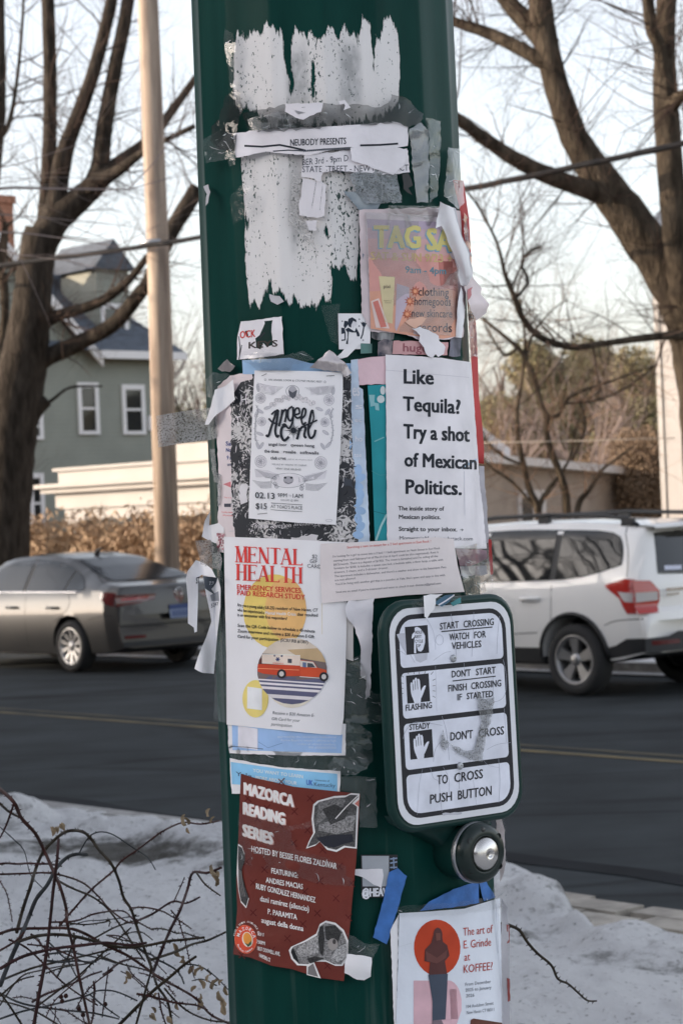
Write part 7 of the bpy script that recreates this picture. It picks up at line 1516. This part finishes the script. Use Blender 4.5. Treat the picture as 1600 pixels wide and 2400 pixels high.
def slab(name, loops, M, parent, closed_front=True):
    """loops: list of ([(u,v)], off): stacked outlines"""
    mb = MB(); vs = []; n = len(loops[0][0])
    for pts, off in loops: vs += [uv(a, b, off) for a, b in pts]
    fs = [(i*n+k, i*n+(k+1) % n, (i+1)*n+(k+1) % n, (i+1)*n+k) for i in range(len(loops)-1) for k in range(n)]
    mb.add(vs, fs, 0, True); mb.add(vs[-n:], [tuple(range(n))], 0); mb.add(vs[:n], [tuple(range(n-1, -1, -1))], 0)
    return mb.build(name, M, parent)
def og(e, r): return rrect(-e, -e * AR, 1 + e, 1 + e * AR, r)
slab('housing', [(og(.03, .17), -.016), (og(.044, .19), -.013), (og(.050, .19), -.008), (og(.046, .185), -.003), (og(.022, .165), .0005), (og(.012, .160), -.0005)], HG, unit)
p = Print()
def sp(pts): return [uvp(*q) for q in pts]
BK = (40, 40, 44); WHI = (206, 208, 218)
p.poly(sp(rrect(.042, .030, .958, .970, .135)), BK, 1)
panels = [(.075, .052, .925, .272), (.075, .296, .925, .506), (.075, .530, .925, .742), (.075, .766, .925, .948)]
for i, (u0, v0, u1, v1) in enumerate(panels):
    # end panels keep the big outer radius
    pts = rrect(u0, v0, u1, v1, .105 if i in (0, 3) else .03)
    if i == 0: pts = rrect(u0, v0, u1, v1, .105)[:7] + rrect(u0, v0, u1, v1, .03)[7:21] + rrect(u0, v0, u1, v1, .105)[21:]
    if i == 3: pts = rrect(u0, v0, u1, v1, .03)[:7] + rrect(u0, v0, u1, v1, .105)[7:21] + rrect(u0, v0, u1, v1, .03)[21:]
    p.poly(sp(pts), WHI, 2)
p.lv = 4
for st, x0, y0, x1, y1, cp in (('START', 660, 376, 830, 358, 62), ('CROSSING', 876, 356, 1152, 332, 62), ('WATCH', 746, 474, 924, 460, 62), ('FOR', 974, 456, 1080, 446, 62), ('VEHICLES', 768, 556, 1038, 536, 62), ("DON'T", 768, 816, 940, 800, 62), ('START', 990, 796, 1170, 776, 62), ('FINISH', 736, 946, 904, 930, 62), ('CROSSING', 946, 924, 1220, 896, 62), ('IF', 820, 1026, 860, 1022, 58), ('STARTED', 906, 1016, 1146, 992, 58),
    ("DON'T", 756, 1396, 960, 1372, 76), ('CROSS', 1014, 1366, 1246, 1338, 76), ('TO', 636, 1798, 730, 1788, 84), ('CROSS', 792, 1780, 1052, 1740, 84), ('PUSH', 570, 1976, 768, 1946, 84), ('BUTTON', 826, 1938, 1132, 1894, 84), ('FLASHING', 346, 1122, 584, 1096, 56), ('STEADY', 380, 1300, 566, 1282, 54)):
    p.text(st, g1(x0, y0), g1(x1, y1), cp / 3.92, BK, .018)
p.line(G(672,394, 1140,352), 2.6, BK); p.line(G(776,848, 1170,804), 2.4, BK)
HANDP = [(.30, 1.0), (.25, .86), (.20, .74), (.17, .60), (.165, .36), (.18, .27), (.23, .25), (.265, .30), (.275, .20), (.32, .15), (.365, .20), (.375, .14), (.42, .095), (.465, .135), (.48, .19), (.52, .15), (.565, .165), (.59, .24), (.60, .52), (.62, .60), (.68, .50), (.76, .43), (.83, .415), (.84, .45), (.79, .55), (.72, .68), (.66, .78), (.60, .86), (.58, 1.0)]
def icon(q, hand=True):
    q = [np.array(g1(*t)) for t in q]; p.poly([tuple(t) for t in q], BK, 3)
    def m_(u, v): return tuple((1-u)*(1-v)*q[0] + u*(1-v)*q[1] + u*v*q[2] + (1-u)*v*q[3])
    if hand:
        pts = [m_(*t) for t in HANDP]; p.poly(pts, WHI, 4)
        for (u0, v0, u1, v1) in ((.268, .31, .28, .55), (.37, .21, .375, .53), (.475, .20, .478, .53)): p.line([m_(u0, v0), m_(u1, v1)], 1.1, BK, 5)
    return m_
icon([(348, 800), (556, 778), (570, 1034), (362, 1056)]); icon([(376, 1318), (586, 1290), (600, 1548), (390, 1572)])
m_ = icon([(338, 352), (546, 333), (560, 588), (354, 608)], False)
p.poly([m_(*t) for t in ((.42, .06), (.52, .03), (.64, .08), (.78, .22), (.86, .38), (.84, .62), (.74, .86), (.64, .93), (.52, .90), (.46, .72), (.44, .55), (.42, .98), (.33, .96), (.36, .62), (.40, .36), (.30, .44), (.26, .42), (.30, .28), (.42, .20))], WHI, 4)
for st, x0, y0, x1, y1 in (('ADLEY', 428, 414, 508, 410), ('REET', 428, 454, 488, 452), ('CYCLE', 428, 496, 502, 494), ('OP', 442, 538, 480, 536)): p.text(st, g1(x0, y0), g1(x1, y1), 7, (58, 58, 64), .01, lv=5)
for k in range(13):
    t = k / 12; c = np.array(g1(458, 918)); a = -math.pi * (1.10 - 1.25 * t) ; r0, r1 = 34, 41; sq = 1.0 / max(abs(math.cos(a)), abs(math.sin(a)) ); p.line([tuple(c + np.array((math.cos(a), math.sin(a))) * r0 * min(sq, 1.3)), tuple(c + np.array((math.cos(a), math.sin(a))) * (r1 * min(sq, 1.3)))], .9, BK)
# scratches and dried tape marks
SC = (150, 152, 164); r6 = random.Random(12)
for pts in (G(970,215, 965,380, 952,624), G(760,230, 790,400, 812,620), G(1208,250, 1190,420, 1182,600), G(540,280, 600,400, 620,560), G(618,706, 625,900, 630,1126), G(880,680, 885,760), G(1146,800, 1150,1030), G(1240,650, 1268,800, 1260,960, 1200,1030, 1090,1040), G(678,1170, 720,1320, 746,1576), G(1250,1100, 1270,1410), G(1090,1478, 1190,1430, 1310,1414), G(320,1380, 350,1300, 440,1225, 680,1256), G(500,1660, 470,1800, 450,2080), G(572,1650, 600,1740, 650,1776, 660,1900, 678,2050), G(690,1640, 740,1740, 745,1890), G(838,1680, 836,1840), G(966,1760, 996,1996), G(1198,1560, 1210,1760, 1200,1966), G(1050,1560, 1100,1620, 1200,1644), G(390,610, 430,680), G(275,556, 350,610), G(600,660, 700,590, 760,578), G(600,1590, 620,1470, 700,1370), G(440,840, 450,1030)):
    p.line([tuple(t) for t in smooth_poly(pts, 4)], r6.uniform(.5, .95), SC, 3)
p.poly(torn(G(262,420, 336,408, 352,606, 310,540), 2, 1.2), (176, 177, 186), 3); p.poly(torn(G(420,604, 545,590, 540,650, 480,680, 440,660), 4, 1.5), (178, 179, 188), 3); p.ring(g1(655, 470), 9, 12, .8, SC)
p.poly(torn(G(680,2065, 860,2050, 862,2070, 690,2085), 2, 1.5), (176, 176, 184), 3)
SIGNM = mat('sign_face', (.76, .77, .81), .3, spec=.5)
sf = sheet('sign_face', sp(rrect(0, 0, 1, 1, .155)), SIGNM, 0, p, mapper=sign_pt, xs=[], dy=5000, dl=.00022, parent=unit)
sf.data.polygons.foreach_set('use_smooth', [False] * len(sf.data.polygons))
slab('sign_plate', [(rrect(0, 0, 1, 1, .155), -.0005), (rrect(0, 0, 1, 1, .155), .0012)], metal, unit)
for x, y in ((780, 640), (842, 1628)):
    q = Vector(sign_pt([g1(x, y)[0]], [g1(x, y)[1]], .0022)[0]); mb = MB(); mb.lathe([(.0058, 0), (.0056, .0014), (.0045, .003), (.0026, .0038), (.0019, .0038), (.0018, .002), (0, .0018)], q, PN, 20); mb.build('screw', MATS['galvanised_steel'], unit)
# neck, back box, button
PU = Vector((0, 0, 1)); PRt = Vector((.782, .624, 0))
bc = Vector(sign_pt([1113], [1998], .012)[0])
back = SO - PN * .016; mb = MB()
mb.box((-.055, -.10, -.07), (.055, .10, .0), 0, Matrix((( PRt.x, 0, PN.x, back.x), (PRt.y, 0, PN.y, back.y), (0, 1, 0, back.z), (0, 0, 0, 1))))
mb.build('mounting_bracket', HG, unit)
mb = MB(); Cn = [uv(.10, .90, -.012), uv(.96, .90, -.012), uv(.98, .985, -.010), uv(.9, 1.035, -.008)]
nk = [uv(.02, .93, -.03), uv(.20, 1.02, -.010), uv(.92, 1.02, -.010), uv(1.0, .93, -.03), bc + PRt * .034 - PU * .0 - PN * .016, bc - PRt * .036 - PN * .016]
mb2 = MB(); prof = [(-.115, .068, .112, -.045), (-.06, .052, .092, -.040), (0.0, .046, .060, -.032)]
top0 = [(.03, .93), (.97, .93)]
outer = []
for t in np.linspace(0, 1, 7):
    e_ = t * t * (3 - 2 * t); l = uv(.06, .955, 0).lerp(bc - PRt * .036, e_ if t < 1 else 1); r_ = uv(.985, .955, 0).lerp(bc + PRt * .036, e_); l.z = uv(.06, .96).z * (1 - t) + bc.z * t; r_.z = uv(.985, .96).z * (1 - t) + bc.z * t
    outer.append((l, r_))
vs = []
for l, r_ in outer:
    c = (l + r_) / 2; hw = (r_ - l).length / 2
    for k in range(9):
        a = math.pi * k / 8; q = c - PRt * hw * math.cos(a); d_ = -.045 + .034 * math.sin(a) ** .5 if k not in (0, 8) else -.045
        q = q - PN * q.dot(PN) + PN * (SO.dot(PN) + d_ - .004); vs.append(q)
mb2.add(vs, [(i*9+k, i*9+k+1, (i+1)*9+k+1, (i+1)*9+k) for i in range(6) for k in range(8)], 0, True); mb2.build('neck', HG, unit)
mb = MB(); mb.lathe([(0.0378, -0.0975), (0.0420, -0.0650), (0.0436, -0.0286), (0.0446, -0.0156), (0.0446, -0.0052), (0.0420, -0.0039)], bc, PN, 48); mb.build('button_housing', HG, unit)
mb = MB(); mb.lathe([(0.0449, -0.0156), (0.0459, -0.0143), (0.0459, -0.0084), (0.0446, -0.0059)], bc, PN, 48); mb.build('steel_ring', metal, unit)
mb = MB(); mb.lathe([(0.0446, -0.0078), (0.0454, -0.0026), (0.0431, 0.0052), (0.0378, 0.0097), (0.0294, 0.0117), (0.0268, 0.0111), (0.0257, 0.0052), (0.0000, 0.0052)], bc, PN, 48); bz = mb.build('button_bezel', mat('dark_green_bezel', (.008, .018, .016), .28, spec=.4), unit)
mb = MB(); mb.lathe([(0.0250, 0.0039), (0.0248, 0.0111), (0.0226, 0.0149), (0.0168, 0.0189), (0.0095, 0.0211), (0.0044, 0.0217), (0.0042, 0.0205), (0.0000, 0.0205)], bc, PN, 48); mb.build('push_button', mat('brushed_steel', (.62, .60, .58), .26, metal=1.0), unit)
for k, a in enumerate((38, 142, 218, 322)):
    q = bc + (PRt * math.cos(R_(a)) + PU * math.sin(R_(a))) * .0362 + PN * .0078; mb = MB(); mb.lathe([(0.0048, 0.0023), (0.0044, 0.0031), (0.0038, 0.0018), (0.0036, -0.0052), (0.0000, -0.0052)], q, PN, 14); mb.build('screw_recess', mat('recess_black', (.006, .006, .007), .5), bz)
q = bc + PU * .0357 - PRt * .002 + PN * .0085; mb = MB(); mb.lathe([(0.0044, 0.0000), (0.0038, 0.0023), (0.0021, 0.0034), (0.0000, 0.0036)], q, PN, 12); mb.build('indicator_lamp', mat('dark_lens', (.03, .032, .03), .1), bz)
fix(unit); bz_k = [o for o in unit.children]
# bits stuck on the sign
def over_sign(off0):
    return lambda px, py, off: sign_pt(px, py, np.asarray(off) + off0)
sheet('tape_strip', torn(G(985,935, 1060,1010, 1150,1000, 1135,1150, 1075,1350, 1040,1590, 930,1570, 800,1500, 740,1420, 860,1480, 960,1480, 990,1370, 1030,1240, 1000,1080), 120, 1.6), film_mat('tape_ghost', .42, .15, (.36, .37, .38), sc_=90, spots=.35), 0, None, None, mapper=over_sign(.003), xs=[], label='torn grey tape mark stuck on the lower right of the sign', cat='tape')
sheet('tape_strip', torn(G(650,1430, 675,1290, 700,1380, 740,1420, 700,1490), 121, 2), MATS['tape_ghost'], 0, None, None, mapper=over_sign(.0032), xs=[], label='small grey tape mark on the middle of the sign', cat='tape')
def drape(px, py, off): return sign_pt(px, py, np.asarray(off) + .006 + .006 * np.sin(np.asarray(px) * .08))
sheet('paper_scrap', torn(G(470,65, 560,50, 645,48, 600,90, 590,190, 560,225, 530,275, 488,255, 478,150), 122, 1.4), PAPERW, 3, None, None, mapper=drape, xs=range(970, 1040, 6), label='white torn paper hanging over the top edge of the sign', cat='paper scrap')
p = Print(); p.poly(G(590,130, 660,60, 730,50, 690,120, 640,165), (70, 100, 120)); p.poly(G(700,130, 760,100, 840,80, 845,130, 720,160), (60, 120, 124)); p.line(G(620,150, 700,80, 740,55), 3, (206, 206, 212), 2)
sheet('tape_strip', torn(G(350,120, 470,70, 640,50, 845,38, 856,190, 600,165, 540,240, 480,180, 365,178), 123, 1.2), FILM, 2, p, None, mapper=drape, xs=range(940, 1090, 8), label='clear tape with blue print on the top edge of the sign', cat='tape')
# ------------------------------------------------------------------ bramble canes at lower left and right
caneR = mat('cane_red_brown', (.046, .0165, .013), .6, spec=.2, noise=(30, .4, (1, 1, 1))); caneO = mat('cane_olive', (.030, .022, .013), .65, spec=.2, noise=(25, .4, (1, 1, 1))); caneP = mat('cane_purple', (.044, .019, .019), .65, spec=.2, noise=(30, .35, (1, 1, 1))); caneG = mat('cane_grey', (.043, .047, .05), .8, spec=.2, noise=(30, .4, (1, 1, 1)))
leafD = mat('dead_leaf', (.30, .22, .135), .85, noise=(60, .4, (1, 1, 1)), bump=(80, .6, .004))
Q = crop(0, 1800, 2.8)
CANES = [
 (22, 'R', 0,140, 90,225, 140,330, 230,430, 290,545, 350,680, 400,800, 435,930, 440,1020, 480,1180, 520,1380, 560,1560, 590,1700), (16, 'O', 0,235, 60,290, 130,325), (13, 'R', 90,240, 40,380, 0,460),
 (20, 'O', 110,1080, 150,930, 200,780, 240,650, 290,545, 380,455, 450,415, 540,420, 600,470, 650,540, 730,630, 780,740, 810,850, 860,930, 900,1050, 950,1200, 1000,1330, 1030,1430, 1100,1540, 1130,1700),
 (27, 'G', 0,1430, 60,1280, 140,1100, 190,980, 240,860, 310,770, 370,660, 440,590, 500,568, 570,570), (22, 'P', 220,1700, 260,1470, 300,1250, 330,1000, 350,800, 375,600, 385,470),
 (13, 'R', 390,1040, 500,910, 600,800, 740,680, 800,610, 900,540, 1000,465, 1080,410, 1200,360, 1320,370, 1440,348), (12, 'R', 0,700, 150,695, 300,690, 420,710, 550,760, 650,850, 720,930, 830,1010, 900,1020), (13, 'O', 380,740, 470,790, 600,845, 700,920, 800,1050, 900,1200, 950,1270),
 (18, 'R', 0,1090, 100,1060, 280,1055, 450,1055, 560,1090, 680,1160, 830,1230, 950,1310, 1060,1390, 1160,1440, 1290,1520, 1380,1620, 1500,1680), (20, 'O', 100,1150, 220,1110, 360,1095, 500,1110, 640,1145, 800,1180, 950,1170, 1100,1140, 1200,1130, 1340,1115), (20, 'P', 0,1320, 150,1240, 350,1190, 550,1165, 700,1150, 850,1165, 960,1150),
 (14, 'O', 0,1400, 200,1320, 400,1270, 600,1225, 800,1175), (16, 'O', 980,1265, 1150,1210, 1260,1160, 1360,1135, 1480,1080), (14, 'P', 890,1010, 1000,960, 1130,880, 1220,890, 1310,850), (19, 'P', 1010,1330, 1060,1200, 1120,1060, 1180,940, 1230,800, 1265,690, 1360,690, 1455,655),
 (20, 'O', 770,1700, 900,1570, 1000,1470, 1120,1370, 1200,1300, 1285,1240), (14, 'O', 890,1700, 950,1480, 990,1330, 980,1250), (13, 'G', 0,1480, 150,1550, 400,1590, 600,1610, 780,1650), (12, 'G', 0,1650, 150,1600, 330,1560, 560,1500, 640,1465, 760,1470, 900,1530),
 (11, 'R', 320,1015, 500,1005, 620,960, 800,940, 880,1000, 1000,1065), (12, 'O', 240,1570, 400,1450, 500,1380, 650,1240, 760,1140, 860,1050), (11, 'O', 1290,690, 1350,770, 1445,840), (7, 'G', 0,390, 100,480, 160,550, 200,700, 280,790), (8, 'G', 520,560, 600,440, 720,430, 880,530, 970,590, 1020,670),
 (12, 'O', 1080,1450, 1150,1530, 1250,1610, 1380,1660, 1505,1672), (8, 'P', 830,1290, 870,1360, 950,1430, 980,1500), (8, 'P', 1140,880, 1190,770, 1210,720), (10, 'G', 590,1490, 700,1580, 785,1640), (9, 'P', 670,1640, 700,1400, 712,1310), (10, 'O', 0,1560, 130,1380, 270,1330, 480,1290),
 (12, 'R', 60,1130, 170,1180, 290,1290, 400,1400, 520,1490, 640,1560), (10, 'O', 450,1020, 560,1030, 680,1015, 720,1005, 715,1040), (9, 'O', 700,1100, 800,1130, 900,1150), (14, 'R', 0,1200, 100,1140, 160,1080), (11, 'O', 620,1120, 760,1045, 900,1000), (10, 'O', 640,1230, 800,1290, 960,1330, 1120,1410), (9, 'G', 1200,1290, 1300,1300, 1400,1360, 1500,1460), (12, 'O', 0,1500, 120,1400, 220,1370), (14, 'O', 150,1700, 60,1560, 0,1480), (12, 'O', 400,1700, 250,1610, 120,1560, 0,1530), (11, 'P', 1040,1480, 1060,1600, 1090,1690), (10, 'R', 180,1160, 330,1180, 450,1230, 560,1280), (9, 'O', 300,1350, 420,1310, 600,1280, 720,1220), (8, 'R', 560,1340, 470,1430, 360,1530, 300,1640), (9, 'P', 740,1330, 640,1400, 560,1480, 500,1580), (7, 'O', 1000,1130, 930,1080, 870,1080, 780,1110), (8, 'O', 1420,1430, 1330,1390, 1260,1400)]
bram = empty('bramble_bush', on_ground(220, 2500, 0.15)); bram.location = Vector((-.42, 3.85, .12)); tag(bram, 'tangle of bare thorny bramble canes with a few dead leaves at lower left', 'bramble')
r_ = random.Random(6); MC = dict(R=caneR, O=caneO, P=caneP, G=caneG)
def cane(spec, Y0, parent, sg=.05):
    wpx, kind = spec[0] / 2.55, spec[1]; pts = Q(*spec[2:]); dpt = [Y0 + r_.gauss(0, sg) for _ in pts]
    sm = smooth_poly([(a[0], a[1], d) for a, d in zip(pts, dpt)], 5); P3 = [P(a, b, d) for a, b, d in sm]; n = len(P3)
    # carry on to the ground if the cane leaves the frame at the bottom
    if pts[-1][1] > 2395:
        e = P3[-1] + (P3[-1] - P3[-2]).normalized() * .2; P3 += [e, Vector((e.x * .9 - .03, e.y + .05, .14))]
    rad = [wpx * Y0 / F / 2 * (1.06 - .30 * i / len(P3)) * r_.uniform(.93, 1.07) for i in range(len(P3))]
    mb = MB(); mb.tube(P3, rad, 7)
    for i in range(2, n - 1):
        if kind == 'G' and r_.random() < .7: continue
        for _ in range(1 if r_.random() < .75 else 2):
            t = (P3[i] - P3[i-1]).normalized(); s = t.cross(Vector((r_.gauss(0, .4), 1, r_.gauss(0, .4)))).normalized() * r_.choice((1, -1)); s = (s + Vector((0, r_.uniform(-.4, .4), 0))).normalized(); b = P3[i] + (P3[i-1] - P3[i]) * r_.random() + s * rad[i] * .7; h_ = max(.0035, rad[i] * 1.5) * r_.uniform(.8, 1.3); w_ = h_ * .42
            mb.add([b - t * w_, b + t * w_, b + s.cross(t) * w_ * .5, b - s.cross(t) * w_ * .5, b + s * h_ - t * h_ * .35], [(0, 2, 4), (2, 1, 4), (1, 3, 4), (3, 0, 4)])
    return mb.build('cane', MC[kind], parent)
for i, sp_ in enumerate(CANES): cane(sp_, 3.66 + .42 * ((i * 7919) % 17) / 17, bram)
for k in range(34):
    x0 = r_.uniform(-60, 1150); y0 = r_.uniform(560, 1600) ; a_ = r_.choice((r_.gauss(-.35, .35), r_.gauss(.4, .35), r_.gauss(1.2, .3))); pl_ = [x0, y0]; l_ = r_.uniform(180, 520)
    if y0 < 900 and x0 > 650: continue
    for i in range(6):
        a_ += r_.gauss(.08, .14); pl_ += [pl_[-2] + l_ / 6 * math.cos(a_), pl_[-1] + l_ / 6 * math.sin(a_)]
    if max(pl_[::2]) > 1440: continue
    cane([r_.choice((7, 8, 10, 12, 14)), r_.choice('RROOPPG')] + pl_, 3.66 + .42 * r_.random(), bram)
def leaf(c, L_, parent):
    mb = MB(); u = Vector((r_.gauss(0, .5), r_.gauss(0, .5), -1)).normalized(); v = u.cross(Vector((r_.gauss(0, 1), r_.gauss(0, 1), 0))).normalized(); w_ = u.cross(v); vs = []; n = 5
    for i in range(n + 1):
        t = i / n; hw = L_ * .33 * math.sin(math.pi * (.08 + .86 * t)) ; cu = L_ * .25 * math.sin(t * 2.6)
        for k in (-1, -.5, 0, .5, 1): vs.append(c + u * L_ * t + v * hw * k * (.7 + .3 * r_.random()) + w_ * (cu + L_ * .22 * k * k * (1 + .5 * r_.random()) + r_.gauss(0, L_ * .02)))
    mb.add(vs, [(i*5+k, i*5+k+1, i*5+k+6, i*5+k+5) for i in range(n) for k in range(4)], 0, True); return mb.build('dead_leaf', leafD, parent)
for x, y in ((1215, 320), (1205, 350), (1380, 285), (1410, 340), (1230, 410), (330, 410), (400, 385), (375, 410), (1390, 650), (1385, 725), (1420, 740), (1405, 700), (1300, 1320), (1325, 1335), (1350, 1350), (1375, 1375), (1440, 1410), (1465, 1410), (1485, 1445), (1300, 1410), (1290, 1455), (1310, 1500), (1300, 1530), (1435, 1480), (1450, 1520), (1465, 1565), (1160, 1230), (1185, 1255), (1130, 1170), (825, 1350), (822, 1385), (1035, 1500), (1165, 1560), (990, 1590), (992, 1640), (1100, 1650), (1275, 1320)):
    q = Q(x, y)[0]; leaf(P(q[0], q[1] - 6, 3.78 + r_.uniform(-.12, .2)), .0165 * r_.uniform(.7, 1.3), bram)
for x, y in ((400, 1505), (432, 1500), (408, 1535), (518, 1585), (545, 1625), (690, 1555)):
    q = Q(x, y)[0]; mb = MB(); mb.lathe([(.0, -.0045), (.004, -.002), (.0045, .001), (.0025, .004), (0, .005)], P(q[0], q[1], 3.85), (0.2, 0, 1), 8); mb.build('dried_hip', caneR, bram)
fix(bram)
N9 = crop(1140, 1700, 3.361)
pts = N9(120,1560, 178,1578, 260,1620, 320,1710, 400,1800, 510,1895, 560,2000, 640,2040, 720,2110, 790,2170, 865,2175)
rb = empty('bramble_cane', P(1175, 2160, 3.75)); tag(rb, 'single thorny bramble cane arching out from behind the right of the pole', 'bramble')
P3 = [P(a, b, 3.75 + .004 * i) for i, (a, b) in enumerate(smooth_poly(pts, 5))]; P3 = [Vector((P3[0].x - .12, 3.74, .13)), Vector((P3[0].x - .07, 3.74, P3[0].z - .25))] + P3
mb = MB(); rad = [.0031 * (1.05 - .55 * i / len(P3)) for i in range(len(P3))]; mb.tube(P3, rad, 7)
for i in range(4, len(P3) - 1, 2):
    t = (P3[i] - P3[i-1]).normalized(); s = t.cross(Vector((0, 1, 0))).normalized() * r_.choice((1, -1)); b = P3[i] + s * rad[i] * .6; h_ = .006; w_ = .0022
    mb.add([b - t * w_, b + t * w_, b + Vector((0, w_ * .5, 0)), b - Vector((0, w_ * .5, 0)), b + s * h_ - t * .002], [(0, 2, 4), (2, 1, 4), (1, 3, 4), (3, 0, 4)])
mb.build('cane', caneO, rb); fix(rb)
